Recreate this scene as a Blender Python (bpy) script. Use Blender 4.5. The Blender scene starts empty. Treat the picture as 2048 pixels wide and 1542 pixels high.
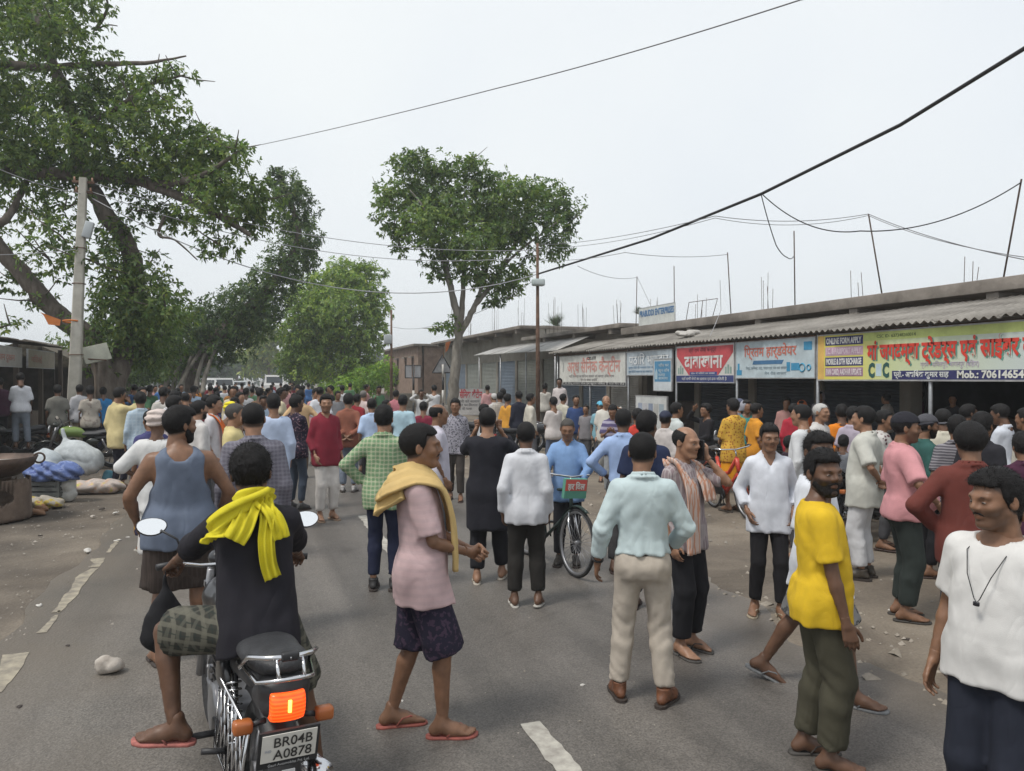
import bpy, bmesh, math, random
import numpy as np
from mathutils import Vector, Matrix
# ------------------------------------------------------------------ camera, sky, sun, exposure
random.seed(7)
RNG = np.random.default_rng(7)
scene = bpy.context.scene
col = scene.collection
R = math.radians
CAM_H = 2.0
YAW = 19.26            # degrees the camera looks to the right of the road
F_PX, CX, CY, HORIZON = 1500.0, 1024.0, 771.0, 757.0
cam_d = bpy.data.cameras.new('camera')
cam = bpy.data.objects.new('camera', cam_d)
col.objects.link(cam)
cam_d.sensor_width = 36.0
cam_d.lens = F_PX / 2048 * 36.0
cam_d.clip_end = 3000
cam_d.clip_start = 0.05
cam.location = (0, 0, CAM_H)
PITCH = math.atan((CY - HORIZON) / F_PX)
cam.rotation_euler = (math.pi / 2 - PITCH, 0, -R(YAW))
scene.camera = cam
world = bpy.data.worlds.new('World')
scene.world = world
world.use_nodes = True
wn, wl = world.node_tree.nodes, world.node_tree.links
SUN_EL, SUN_AZ = 60.0, -105.0      # azimuth in degrees clockwise from +Y (the road direction)
for n in list(wn):
 wn.remove(n)
w_out = wn.new('ShaderNodeOutputWorld')
w_bg = wn.new('ShaderNodeBackground')
w_sky = wn.new('ShaderNodeTexSky')
w_sky.sky_type = 'NISHITA'
w_sky.sun_disc = False
w_sky.sun_elevation = R(SUN_EL)
w_sky.sun_rotation = R(SUN_AZ)
w_sky.dust_density = 4.0
w_sky.air_density = 1.2
# overcast deck: an even pale cloud sheet with slow variation, the clear sky showing through faintly
w_tc = wn.new('ShaderNodeTexCoord')
w_noise = wn.new('ShaderNodeTexNoise')
w_noise.inputs['Scale'].default_value = 1.6
w_noise.inputs['Detail'].default_value = 3.0
w_ramp = wn.new('ShaderNodeValToRGB')
w_ramp.color_ramp.elements[0].position = 0.3
w_ramp.color_ramp.elements[0].color = (6.55, 6.95, 7.5, 1)
w_ramp.color_ramp.elements[1].position = 0.72
w_ramp.color_ramp.elements[1].color = (7.7, 7.95, 7.95, 1)
w_mix = wn.new('ShaderNodeMixRGB')
w_mix.inputs[0].default_value = 0.9
w_bg.inputs['Strength'].default_value = 0.1
wl.new(w_tc.outputs['Generated'], w_noise.inputs['Vector'])
wl.new(w_noise.outputs['Fac'], w_ramp.inputs['Fac'])
wl.new(w_sky.outputs['Color'], w_mix.inputs[1])
wl.new(w_ramp.outputs['Color'], w_mix.inputs[2])
wl.new(w_mix.outputs['Color'], w_bg.inputs['Color'])
wl.new(w_bg.outputs['Background'], w_out.inputs['Surface'])
sun_d = bpy.data.lights.new('sun', 'SUN')
sun_d.energy = 1.9
sun_d.angle = R(14)
sun_d.color = (1.0, 0.96, 0.9)
sun = bpy.data.objects.new('sun', sun_d)
col.objects.link(sun)
sun.location = (0, 0, 40)
sun.rotation_euler = (R(90 - SUN_EL), 0, -R(SUN_AZ) + math.pi)
_dir = Vector((math.sin(R(SUN_AZ)) * math.cos(R(SUN_EL)), math.cos(R(SUN_AZ)) * math.cos(R(SUN_EL)), math.sin(R(SUN_EL))))
sun.rotation_euler = (-_dir).to_track_quat('-Z', 'Y').to_euler()
scene.view_settings.view_transform = 'Standard'
scene.view_settings.look = 'None'
scene.view_settings.exposure = 0.40
scene.view_settings.gamma = 1.0
scene.view_settings.use_curve_mapping = False
scene.render.engine = 'CYCLES'
scene.cycles.max_bounces = 5
scene.cycles.diffuse_bounces = 3
scene.cycles.glossy_bounces = 2
scene.cycles.transparent_max_bounces = 8
scene.cycles.transmission_bounces = 2
scene.cycles.use_denoising = True
# ------------------------------------------------------------------ helpers
_RC = Matrix.Rotation(-R(YAW), 3, 'Z') @ Matrix.Rotation(-PITCH, 3, 'X')
def ray(px, py):
 """world direction through a photograph pixel, scaled to unit depth along the view axis"""
 return _RC @ Vector(((px - CX) / F_PX, 1.0, -(py - CY) / F_PX))
def at(px, py, depth):
 return Vector((0, 0, CAM_H)) + ray(px, py) * depth
def ground(px, py, z=0.0):
 d = ray(px, py)
 t = (z - CAM_H) / d.z
 return Vector((0, 0, CAM_H)) + d * t
def on_x(px, py, X):
 """point where the pixel's ray meets the vertical plane x = X"""
 d = ray(px, py)
 return Vector((0, 0, CAM_H)) + d * (X / d.x)
MATS = {}
def new_mat(name):
 m = bpy.data.materials.new(name)
 m.use_nodes = True
 nt = m.node_tree
 b = nt.nodes['Principled BSDF']
 return m, nt, b
def mat(name, color, rough=0.7, metal=0.0, noise=0.0, nscale=8.0, bump=0.0, bscale=60.0, spec=0.5, color2=None,
  stretch=None, coat=0.0, coord='Object', detail=4.0):
 """plain surface with mottling between two tones and fine relief"""
 key = name
 if key in MATS:
  return MATS[key]
 m, nt, b = new_mat(name)
 b.inputs['Roughness'].default_value = rough
 b.inputs['Metallic'].default_value = metal
 b.inputs['Specular IOR Level'].default_value = spec
 b.inputs['Coat Weight'].default_value = coat
 c = tuple(color) + (1,)
 b.inputs['Base Color'].default_value = c
 tc = nt.nodes.new('ShaderNodeTexCoord')
 src = tc.outputs[coord]
 if stretch:
  mp = nt.nodes.new('ShaderNodeMapping')
  mp.inputs['Scale'].default_value = stretch
  nt.links.new(src, mp.inputs['Vector'])
  src = mp.outputs['Vector']
 if noise > 0 or color2 is not None:
  n = nt.nodes.new('ShaderNodeTexNoise')
  n.inputs['Scale'].default_value = nscale
  n.inputs['Detail'].default_value = detail
  n.inputs['Roughness'].default_value = 0.62
  nt.links.new(src, n.inputs['Vector'])
  rp = nt.nodes.new('ShaderNodeValToRGB')
  rp.color_ramp.elements[0].position = 0.35
  rp.color_ramp.elements[1].position = 0.68
  if color2 is None:
   lo = tuple(max(0, x * (1 - noise)) for x in color) + (1,)
   hi = tuple(min(1, x * (1 + noise)) for x in color) + (1,)
  else:
   lo, hi = c, tuple(color2) + (1,)
  rp.color_ramp.elements[0].color = lo
  rp.color_ramp.elements[1].color = hi
  nt.links.new(n.outputs['Fac'], rp.inputs['Fac'])
  nt.links.new(rp.outputs['Color'], b.inputs['Base Color'])
 if bump > 0:
  n2 = nt.nodes.new('ShaderNodeTexNoise')
  n2.inputs['Scale'].default_value = bscale
  n2.inputs['Detail'].default_value = 5
  nt.links.new(src, n2.inputs['Vector'])
  bp = nt.nodes.new('ShaderNodeBump')
  bp.inputs['Strength'].default_value = bump
  bp.inputs['Distance'].default_value = 0.02
  nt.links.new(n2.outputs['Fac'], bp.inputs['Height'])
  nt.links.new(bp.outputs['Normal'], b.inputs['Normal'])
 MATS[key] = m
 return m
def emit_mat(name, color, strength):
 m, nt, b = new_mat(name)
 b.inputs['Base Color'].default_value = tuple(color) + (1,)
 b.inputs['Emission Color'].default_value = tuple(color) + (1,)
 b.inputs['Emission Strength'].default_value = strength
 b.inputs['Roughness'].default_value = 0.2
 return m
def link(o, parent=None):
 col.objects.link(o)
 if parent is not None:
  o.parent = parent
 return o
def mesh_np(name, V, F, material=None, parent=None, smooth=True, colors=None, mats=None, mi=None):
 """numpy vertices + list of faces (or an (n,k) array) -> object"""
 me = bpy.data.meshes.new(name)
 V = np.asarray(V, dtype=np.float32)
 if isinstance(F, np.ndarray):
  n, k = F.shape
  me.vertices.add(len(V))
  me.vertices.foreach_set('co', V.ravel())
  me.loops.add(n * k)
  me.loops.foreach_set('vertex_index', F.astype(np.int32).ravel())
  me.polygons.add(n)
  me.polygons.foreach_set('loop_start', np.arange(0, n * k, k, dtype=np.int32))
  me.update(calc_edges=True)
 else:
  me.from_pydata([tuple(v) for v in V.tolist()], [], F)
  me.update()
 if smooth:
  me.polygons.foreach_set('use_smooth', np.ones(len(me.polygons), dtype=bool))
 if colors is not None:
  a = me.color_attributes.new('Col', 'FLOAT_COLOR', 'POINT')
  cc = np.ones((len(V), 4), dtype=np.float32)
  cc[:, :3] = colors
  a.data.foreach_set('color', cc.ravel())
 if mats:
  for m_ in mats:
   me.materials.append(m_)
  if mi is not None:
   me.polygons.foreach_set('material_index', np.asarray(mi, dtype=np.int32))
 elif material is not None:
  me.materials.append(material)
 o = bpy.data.objects.new(name, me)
 return link(o, parent)
class MB:
 """collects simple shapes into one mesh"""
 def __init__(self):
  self.v, self.f, self.sm = [], [], []
 def add(self, vs, fs, smooth=False):
  b = len(self.v)
  self.v += [tuple(x) for x in vs]
  self.f += [tuple(i + b for i in f) for f in fs]
  self.sm += [smooth] * len(fs)
  return self
 def box(self, c, s, rot=None, bevel=0.0):
  c = Vector(c)
  h = Vector(s) / 2
  if bevel > 0:
   bm = bmesh.new()
   bmesh.ops.create_cube(bm, size=1.0)
   for v in bm.verts:
    v.co = Vector((v.co.x * s[0], v.co.y * s[1], v.co.z * s[2]))
   bmesh.ops.bevel(bm, geom=list(bm.edges), offset=bevel, segments=2, affect='EDGES', profile=0.5)
   bm.verts.index_update()
   vs = [v.co.copy() for v in bm.verts]
   fs = [tuple(v.index for v in f.verts) for f in bm.faces]
   bm.free()
  else:
   vs = [Vector((x * h.x, y * h.y, z * h.z)) for x in (-1, 1) for y in (-1, 1) for z in (-1, 1)]
   fs = [(0, 1, 3, 2), (4, 6, 7, 5), (0, 4, 5, 1), (2, 3, 7, 6), (0, 2, 6, 4), (1, 5, 7, 3)]
  if rot is not None:
   vs = [rot @ v for v in vs]
  return self.add([v + c for v in vs], fs, bevel > 0)
 def tube(self, pts, r, n=8, caps=True, closed=False):
  """swept round tube through points; r a number or a list"""
  pts = [Vector(p) for p in pts]
  k = len(pts)
  rs = r if isinstance(r, (list, tuple)) else [r] * k
  rings = []
  ref = None
  for i, p in enumerate(pts):
   if closed:
    t = (pts[(i + 1) % k] - pts[i - 1])
   else:
    t = pts[min(i + 1, k - 1)] - pts[max(i - 1, 0)]
   t = t.normalized() if t.length > 1e-9 else Vector((0, 0, 1))
   if ref is None:
    ref = Vector((0, 0, 1)) if abs(t.z) < 0.9 else Vector((1, 0, 0))
   u = (ref - t * ref.dot(t))
   u = u.normalized() if u.length > 1e-6 else t.orthogonal().normalized()
   ref = u
   w = t.cross(u)
   rings.append([p + (u * math.cos(a) + w * math.sin(a)) * rs[i] for a in [2 * math.pi * j / n for j in range(n)]])
  vs = [v for ring in rings for v in ring]
  fs = []
  for i in range(k if closed else k - 1):
   j2 = (i + 1) % k
   for j in range(n):
    fs.append((i * n + j, i * n + (j + 1) % n, j2 * n + (j + 1) % n, j2 * n + j))
  if caps and not closed:
   fs.append(tuple(reversed(range(n))))
   fs.append(tuple((k - 1) * n + j for j in range(n)))
  return self.add(vs, fs, True)
 def disc(self, c, axis, r, th, n=24, r2=None):
  """solid drum"""
  c, a = Vector(c), Vector(axis).normalized()
  return self.tube([c - a * th / 2, c + a * th / 2], [r, r if r2 is None else r2], n)
 def torus(self, c, axis, R_, r, n=28, m=8):
  c, a = Vector(c), Vector(axis).normalized()
  u = a.orthogonal().normalized()
  w = a.cross(u)
  return self.tube([c + (u * math.cos(t) + w * math.sin(t)) * R_ for t in [2 * math.pi * i / n for i in range(n)]], r, m, closed=True)
 def loft(self, rings, caps=True, smooth=True, closed=True):
  n = len(rings[0])
  vs = [v for ring in rings for v in ring]
  fs = []
  for i in range(len(rings) - 1):
   for j in range(n if closed else n - 1):
    fs.append((i * n + j, i * n + (j + 1) % n, (i + 1) * n + (j + 1) % n, (i + 1) * n + j))
  if caps and closed:
   fs.append(tuple(reversed(range(n))))
   fs.append(tuple((len(rings) - 1) * n + j for j in range(n)))
  return self.add(vs, fs, smooth)
 def build(self, name, material, parent=None, smooth=None):
  me = bpy.data.meshes.new(name)
  me.from_pydata(self.v, [], self.f)
  me.update()
  me.polygons.foreach_set('use_smooth', np.array(self.sm if smooth is None else [smooth] * len(self.f), dtype=bool))
  if material is not None:
   me.materials.append(material)
  o = bpy.data.objects.new(name, me)
  return link(o, parent)
def empty(name, loc=(0, 0, 0), rz=0.0, label=None, cat=None, group=None):
 o = bpy.data.objects.new(name, None)
 o.empty_display_size = 0.2
 o.location = loc
 o.rotation_euler = (0, 0, rz)
 link(o)
 return tag(o, label, cat, group)
def tag(o, label=None, cat=None, group=None, kind=None):
 if label:
  o['label'] = label
 if cat:
  o['category'] = cat
 if group:
  o['group'] = group
 if kind:
  o['kind'] = kind
 return o
def copy_tree(o, parent=None):
 c = o.copy()
 link(c, parent)
 for ch in list(o.children):
  copy_tree(ch, c)
 return c
def fast_build(name, V, F, material, parent=None, smooth=False):
 return mesh_np(name, V, F, material, parent, smooth)
# ------------------------------------------------------------------ bodies from distance fields
def surface_nets(D, org, h):
 """quad mesh of the zero set of a sampled field"""
 S = D < 0
 nx, ny, nz = D.shape
 cnt = np.zeros((nx - 1, ny - 1, nz - 1), dtype=np.int8)
 for i in (0, 1):
  for j in (0, 1):
   for k in (0, 1):
    cnt += S[i:nx - 1 + i, j:ny - 1 + j, k:nz - 1 + k]
 act = (cnt > 0) & (cnt < 8)
 idx = np.argwhere(act)
 m = len(idx)
 if m == 0:
  return np.zeros((0, 3), np.float32), np.zeros((0, 4), np.int32)
 I, J, K = idx.T
 cv = {}
 for i in (0, 1):
  for j in (0, 1):
   for k in (0, 1):
    cv[i, j, k] = D[I + i, J + j, K + k]
 acc = np.zeros((m, 3), np.float32)
 num = np.zeros(m, np.float32)
 for ax in range(3):
  for p in (0, 1):
   for q in (0, 1):
    a = [0, 0, 0]
    o = [x for x in range(3) if x != ax]
    a[o[0]], a[o[1]] = p, q
    b = list(a)
    b[ax] = 1
    da, db = cv[tuple(a)], cv[tuple(b)]
    x = (da < 0) != (db < 0)
    t = np.where(x, da / np.where(x, da - db, 1.0), 0.0)
    pt = np.zeros((m, 3), np.float32)
    pt[:, o[0]], pt[:, o[1]] = p, q
    pt[:, ax] = t
    acc += pt * x[:, None]
    num += x
 V = (idx + acc / num[:, None]) * h + np.asarray(org)
 vid = np.full(act.shape, -1, np.int32)
 vid[I, J, K] = np.arange(m)
 quads = []
 for ax in range(3):
  sl0 = [slice(None)] * 3
  sl1 = [slice(None)] * 3
  o = [x for x in range(3) if x != ax]
  for u in o:
   sl0[u] = slice(1, -1)
   sl1[u] = slice(1, -1)
  sl0[ax], sl1[ax] = slice(0, -1), slice(1, None)
  A, B = S[tuple(sl0)], S[tuple(sl1)]
  e = np.argwhere(A != B)
  if not len(e):
   continue
  flip = A[tuple(e.T)]
  base = e.copy()
  for u in o:
   base[:, u] += 1
  c = []
  for (du, dv) in ((-1, -1), (0, -1), (0, 0), (-1, 0)):
   q = base.copy()
   q[:, o[0]] += du
   q[:, o[1]] += dv
   c.append(vid[q[:, 0], q[:, 1], q[:, 2]])
  Q = np.stack(c, 1)
  rev = ~flip if ax != 1 else flip
  Q[rev] = Q[rev][:, ::-1]
  quads.append(Q)
 F = np.concatenate(quads)
 F = F[(F >= 0).all(1)]
 return V.astype(np.float32), F
def relax(V, F, w):
 if not len(F):
  return V
 a, b = F.ravel(), np.roll(F, -1, 1).ravel()
 n = len(V)
 cnt = np.bincount(a, minlength=n) + np.bincount(b, minlength=n)
 out = np.empty_like(V)
 for i in range(3):
  s = np.bincount(a, weights=V[b, i], minlength=n) + np.bincount(b, weights=V[a, i], minlength=n)
  out[:, i] = V[:, i] * (1 - w) + w * s / np.maximum(cnt, 1)
 return out
class Field:
 def __init__(self, lo, hi, h):
  lo, hi = np.asarray(lo, float), np.asarray(hi, float)
  self.lo, self.h = lo, h
  self.n = np.maximum(4, np.ceil((hi - lo) / h).astype(int) + 1)
  self.D = np.full(tuple(self.n), 1.0, np.float32)
  self.ax = [(lo[i] + h * np.arange(self.n[i])).astype(np.float32) for i in range(3)]
 def sub(self, lo, hi):
  s = []
  for i in range(3):
   a = int(max(0, math.floor((lo[i] - self.lo[i]) / self.h)))
   b = int(min(self.n[i], math.ceil((hi[i] - self.lo[i]) / self.h) + 1))
   if b <= a:
    return None
   s.append(slice(a, b))
  X = self.ax[0][s[0]][:, None, None]
  Y = self.ax[1][s[1]][None, :, None]
  Z = self.ax[2][s[2]][None, None, :]
  return tuple(s), X, Y, Z
 def merge(self, s, d, k, op='add'):
  D = self.D[s]
  if op == 'add':
   if k <= 0:
    self.D[s] = np.minimum(D, d)
   else:
    t = np.clip(0.5 + 0.5 * (D - d) / k, 0, 1)
    self.D[s] = D + (d - D) * t - k * t * (1 - t)
  else:                                   # cut
   d = -d
   if k <= 0:
    self.D[s] = np.maximum(D, d)
   else:
    t = np.clip(0.5 - 0.5 * (D - d) / k, 0, 1)
    self.D[s] = D + (d - D) * t + k * t * (1 - t)
 def cone(self, a, b, ra, rb, k=0.02, op='add', flat_a=False, flat_b=False, sq=None):
  a, b = np.asarray(a, float), np.asarray(b, float)
  r = max(ra, rb) + k + 2 * self.h
  g = self.sub(np.minimum(a, b) - r, np.maximum(a, b) + r)
  if g is None:
   return self
  s, X, Y, Z = g
  d = b - a
  L2 = float(d @ d) + 1e-12
  t = ((X - a[0]) * d[0] + (Y - a[1]) * d[1] + (Z - a[2]) * d[2]) / L2
  tc = np.clip(t, 0, 1)
  px, py, pz = X - a[0] - tc * d[0], Y - a[1] - tc * d[1], Z - a[2] - tc * d[2]
  q = np.sqrt(px * px + py * py + pz * pz) - (ra + (rb - ra) * tc)
  L = math.sqrt(L2)
  if flat_b:
   q = np.maximum(q, (t - 1) * L)
  if flat_a:
   q = np.maximum(q, -t * L)
  self.merge(s, q.astype(np.float32), k, op)
  return self
 def ell(self, c, rad, k=0.02, op='add', M=None):
  c, rad = np.asarray(c, float), np.asarray(rad, float)
  r = float(rad.max()) + k + 2 * self.h
  g = self.sub(c - r, c + r)
  if g is None:
   return self
  s, X, Y, Z = g
  x, y, z = X - c[0], Y - c[1], Z - c[2]
  if M is not None:
   x, y, z = (M[0][0] * x + M[1][0] * y + M[2][0] * z, M[0][1] * x + M[1][1] * y + M[2][1] * z, M[0][2] * x + M[1][2] * y + M[2][2] * z)
  k0 = np.sqrt((x / rad[0]) ** 2 + (y / rad[1]) ** 2 + (z / rad[2]) ** 2)
  k1 = np.sqrt((x / rad[0] ** 2) ** 2 + (y / rad[1] ** 2) ** 2 + (z / rad[2] ** 2) ** 2) + 1e-9
  q = k0 * (k0 - 1.0) / k1
  self.merge(s, np.broadcast_to(q, tuple(sl.stop - sl.start for sl in s)).astype(np.float32), k, op)
  return self
 def profile(self, org, M, zs, rx, ry, cy, k=0.03, op='add', p=2.4, z0=None, z1=None):
  """body-like solid: elliptical sections along the local z axis"""
  zs, rx, ry, cy = (np.asarray(q, float) for q in (zs, rx, ry, cy))
  org = np.asarray(org, float)
  r = max(rx.max(), ry.max()) + 0.06 + k
  pts = np.array([org + M @ np.array([0, 0, z]) for z in (zs[0], zs[-1])])
  g = self.sub(pts.min(0) - r, pts.max(0) + r)
  if g is None:
   return self
  s, X, Y, Z = g
  x, y, z = X - org[0], Y - org[1], Z - org[2]
  lx = M[0, 0] * x + M[1, 0] * y + M[2, 0] * z
  ly = M[0, 1] * x + M[1, 1] * y + M[2, 1] * z
  lz = M[0, 2] * x + M[1, 2] * y + M[2, 2] * z
  tt = np.linspace(zs[0], zs[-1], 160)
  def sm(v):
   w = np.interp(tt, zs, v)
   ker = np.ones(15) / 15
   return np.convolve(np.pad(w, 7, mode='edge'), ker, 'valid')
  RX, RY, CYY = sm(rx), sm(ry), sm(cy)
  li = np.clip((lz - zs[0]) / (zs[-1] - zs[0]) * 159, 0, 159)
  ii = li.astype(np.int32)
  ax_, ay_, ac_ = RX[ii], RY[ii], CYY[ii]
  e = (np.abs(lx / ax_) ** p + np.abs((ly - ac_) / ay_) ** p) ** (1.0 / p)
  q = (e - 1.0) * np.minimum(ax_, ay_)
  q = np.maximum(q, zs[0] - lz)
  q = np.maximum(q, lz - zs[-1])
  self.merge(s, q.astype(np.float32), k, op)
  return self
 def ripple(self, amp, waves, mask=None, sharp=True):
  """folds: displaces the surface by a few warped waves"""
  near = np.argwhere(np.abs(self.D) < 0.06)
  if not len(near):
   return self
  P = near * self.h + self.lo
  v = np.zeros(len(P))
  for (kx, ky, kz, ph, kx2, ky2, kz2, ph2, w) in waves:
   a = P @ np.array([kx, ky, kz]) + ph + 1.4 * np.sin(P @ np.array([kx2, ky2, kz2]) + ph2)
   v += w * (1.0 - 1.6 * np.abs(np.sin(a))) if sharp else w * np.sin(2 * a)
  if mask is not None:
   v *= mask(P)
  self.D[near[:, 0], near[:, 1], near[:, 2]] += (amp * v).astype(np.float32)
  return self
 def folds(self, fn):
  near = np.argwhere(np.abs(self.D) < 0.06)
  if len(near):
   self.D[near[:, 0], near[:, 1], near[:, 2]] += fn(near * self.h + self.lo).astype(np.float32)
  return self
 def plane(self, p, n, k=0.0):
  """keep only the side the normal points away from"""
  p, n = np.asarray(p, float), np.asarray(n, float)
  q = (self.ax[0][:, None, None] - p[0]) * n[0] + (self.ax[1][None, :, None] - p[1]) * n[1] + (self.ax[2][None, None, :] - p[2]) * n[2]
  self.D = np.maximum(self.D, q.astype(np.float32))
  return self
 def mesh(self):
  self.D[0], self.D[-1] = 1, 1
  self.D[:, 0], self.D[:, -1] = 1, 1
  self.D[:, :, 0], self.D[:, :, -1] = 1, 1
  V, F = surface_nets(self.D, self.lo, self.h)
  return relax(V, F, .5), F
def waves(rng, n, lam, axis=None, spread=1.0):
 out = []
 for _ in range(n):
  d = rng.normal(size=3)
  if axis is not None:
   d = d * spread + np.asarray(axis, float) * 1.6
  d /= np.linalg.norm(d)
  k = 2 * math.pi / (lam * rng.uniform(0.7, 1.5)) * 0.5
  d2 = rng.normal(size=3)
  d2 /= np.linalg.norm(d2)
  k2 = 2 * math.pi / (lam * 3.2)
  out.append((*(d * k), rng.uniform(0, 6.28), *(d2 * k2), rng.uniform(0, 6.28), rng.uniform(0.5, 1.0) / n * 1.6))
 return out
# ---- head, hair, hand and foot templates (built once, then posed)
_TPL = {}
def head_tpl(h, variant=0):
 key = ('head', h, variant)
 if key in _TPL:
  return _TPL[key]
 g = np.random.default_rng(100 + variant)
 jw = 1 + g.uniform(-.07, .08)
 nz = 1 + g.uniform(-.12, .15)
 f = Field((-.11, -.15, -.225), (.11, .15, .145), h)
 f.ell((0, -.016, .034), (.077, .098, .086), .01)
 f.ell((0, .028, -.022), (.058 * jw, .066, .082), .03)
 f.ell((0, .040, -.085), (.030 * jw, .036, .026), .03)
 for s in (-1, 1):
  f.cone((s * .053 * jw, -.004, -.045), (s * .022, .055, -.094), .014, .015, .03)
  f.ell((s * .043, .056, -.022), (.022, .024, .022), .025)
  f.cone((s * .008, .088, .024), (s * .046, .074, .026), .011, .010, .018)
 f.cone((0, .084, .022), (0, .106, -.016), .0085 * nz, .0125 * nz, .014)
 for s in (-1, 1):
  f.ell((s * .0125 * nz, .094, -.023), (.0095, .0115, .0085), .008)
  f.ell((s * .033, .094, .006), (.018, .015, .0115), .012, 'cut')
 for s in (-1, 1):
  f.ell((s * .032, .0720, .0045), (.0160, .0145, .0130), .004)
 # lips
 f.cone((-.020, .081, -.059), (0, .084, -.056), .006, .0065, .008)
 f.cone((.020, .081, -.059), (0, .084, -.056), .006, .0065, .008)
 f.ell((0, .089, -.053), (.016, .008, .0055), .006)
 f.ell((0, .088, -.0625), (.017, .009, .0065), .006)
 f.ell((0, .097, -.0575), (.018, .0075, .0016), .003, 'cut')
 f.ell((0, .086, -.040), (.006, .010, .010), .012)
 f.ell((0, .076, -.093), (.018, .013, .014), .02)
 for s in (-1, 1):
  Mr = np.array(Matrix.Rotation(s * .35, 3, 'Z') @ Matrix.Rotation(-.18, 3, 'X'))
  f.ell((s * .079, -.012, .0), (.010, .021, .033), .006, 'add', Mr)
  f.ell((s * .090, -.006, .004), (.008, .011, .020), .006, 'cut', Mr)
 f.cone((0, -.022, -.06), (0, -.045, -.20), .054, .058, .03)
 V, F = f.mesh()
 # colour weights in head space
 x, y, z = V.T
 lips = np.exp(-((np.abs(x) / .024) ** 4)) * np.exp(-((z + .0578) / .0095) ** 4) * (y > .066)
 sock = np.exp(-((np.abs(x) - .032) / .018) ** 2) * np.exp(-((z - .003) / .014) ** 2) * (y > .05)
 jaw = np.clip((-.028 - z - .25 * np.maximum(0, y - .05) + .02) / .015, 0, 1) * np.clip((y + .008) / .02, 0, 1) * (z > -.125)
 jaw = np.clip(jaw, 0, 1) * (1 - lips) * (1 - np.exp(-(x / .018) ** 2 - ((z + .035) / .012) ** 2))
 mous = np.exp(-(x / .028) ** 4) * np.exp(-((z + .042) / .007) ** 2) * (y > .07)
 scalp = np.clip((z - np.interp(y, HAIR_Y, HAIR_Z)) / .012, 0, 1) * ((np.abs(x) < .0765) | (z > .035) | (y < -.04))
 _TPL[key] = (V, F, dict(lips=lips, sock=sock, jaw=jaw, mous=mous, scalp=scalp))
 return _TPL[key]
HAIR_Y = np.array([-.13, -.06, -.025, -.005, .012, .03, .06, .09, .13])
HAIR_Z = np.array([-.070, -.062, -.055, -.040, -.002, .030, .066, .074, .074])
def hair_tpl(h, style, variant=0):
 """hair, brows and beard as one thin solid. style: short, thick, fade, curly, thin, none; +m moustache, +b beard, +s stubble beard"""
 key = ('hair', h, style, variant)
 if key in _TPL:
  return _TPL[key]
 g = np.random.default_rng(len(style) * 13 + variant * 7 + 3)
 base = style.split('+')[0]
 mods = style.split('+')[1] if '+' in style else ''
 top, side = {'short': (.016, .009), 'thick': (.030, .010), 'fade': (.026, .0065), 'curly': (.032, .014), 'thin': (.007, .006),
     'bald': (.0, .007), 'none': (0, 0), 'long': (.03, .022)}[base]
 f = Field((-.125, -.16, -.16), (.125, .15, .175), h)
 if base != 'none':
  f.ell((0, -.017, .036), (.081, .1022, .0905), .0)
  if base == 'bald':
   f.ell((0, .02, .125), (.064, .11, .095), .012, 'cut')
  base0 = f.D.copy()
  f.ell((0, -.017, .036), (.077 + side, .098 + side * 1.1, .086 + top * .6), .0)
  if top > .012:
   f.ell((0, .0, .050 + top * .55), (.066, .088, .060 + top * .35), .03)
  if base in ('thick', 'fade', 'curly'):
   f.ell((g.uniform(-.02, .02), .050, .088), (.056, .034, .026), .03)       # quiff
  X, Y, Z = f.ax[0][:, None, None], f.ax[1][None, :, None], f.ax[2][None, None, :]
  line = np.interp(f.ax[1], HAIR_Y, HAIR_Z).astype(np.float32)[None, :, None]
  cutd = (line - Z) * .8
  # part the front: rounded hairline towards the temples
  cutd = np.maximum(cutd, np.where(Y > .055, (.060 - Z) * .8, -1))
  cutd = np.maximum(cutd, np.where((np.abs(X) > .045) & (Y > .03), (.062 - Z + (np.abs(X) - .045) * 0.6) * .7, -1))
  f.D = np.maximum(f.D, np.broadcast_to(cutd, f.D.shape).astype(np.float32))
  if base == 'bald':
   f.ell((0, .02, .125), (.064, .11, .095), .012, 'cut')
  amp = {'short': .0008, 'thick': .0034, 'fade': .0022, 'curly': .0068, 'thin': .0003, 'bald': .0003, 'long': .0026}[base]
  lam = .03 if base == 'curly' else .055
  D0 = np.maximum(base0, np.broadcast_to(cutd, f.D.shape).astype(np.float32))
  f.ripple(amp, waves(g, 6, lam), None, False)
  f.D = np.minimum(f.D, D0)
 for s in (-1, 1):        # brows
  f.cone((s * .014, .0945, .0215), (s * .034, .0905, .0265), .0042, .0045, .003)
  f.cone((s * .034, .0905, .0265), (s * .050, .0775, .0225), .0045, .0028, .003)
 if 'm' in mods or 'b' in mods:
  for s in (-1, 1):
   f.cone((s * .002, .0965, -.0405), (s * .017, .0905, -.0445), .006, .0055, .004)
   f.cone((s * .017, .0905, -.0445), (s * .029, .0795, -.0535), .0055, .004, .004)
 if 'b' in mods:
  q = Field(f.lo, f.lo + (f.n - 1) * h - 1e-5, h)
  q.ell((0, .028, -.022), (.0625, .0695, .0855), .03)
  q.ell((0, .044, -.088), (.034, .040, .030), .03)
  for s in (-1, 1):
   q.cone((s * .055, -.004, -.045), (s * .024, .056, -.096), .018, .019, .03)
  X, Y, Z = q.ax[0][:, None, None], q.ax[1][None, :, None], q.ax[2][None, None, :]
  lim = -.036 - np.clip(Y - .06, 0, 1) * .35 + np.clip(np.abs(X) - .048, 0, 1) * 2.2
  q.D = np.maximum(q.D, (Z - lim).astype(np.float32) * .8)
  q.D = np.maximum(q.D, np.broadcast_to(-(Y + .012), q.D.shape).astype(np.float32))
  q.ell((0, .098, -.0575), (.021, .022, .0085), .003, 'cut')
  q.ripple(.0025, waves(g, 4, .02))
  f.D = np.minimum(f.D, q.D)
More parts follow.
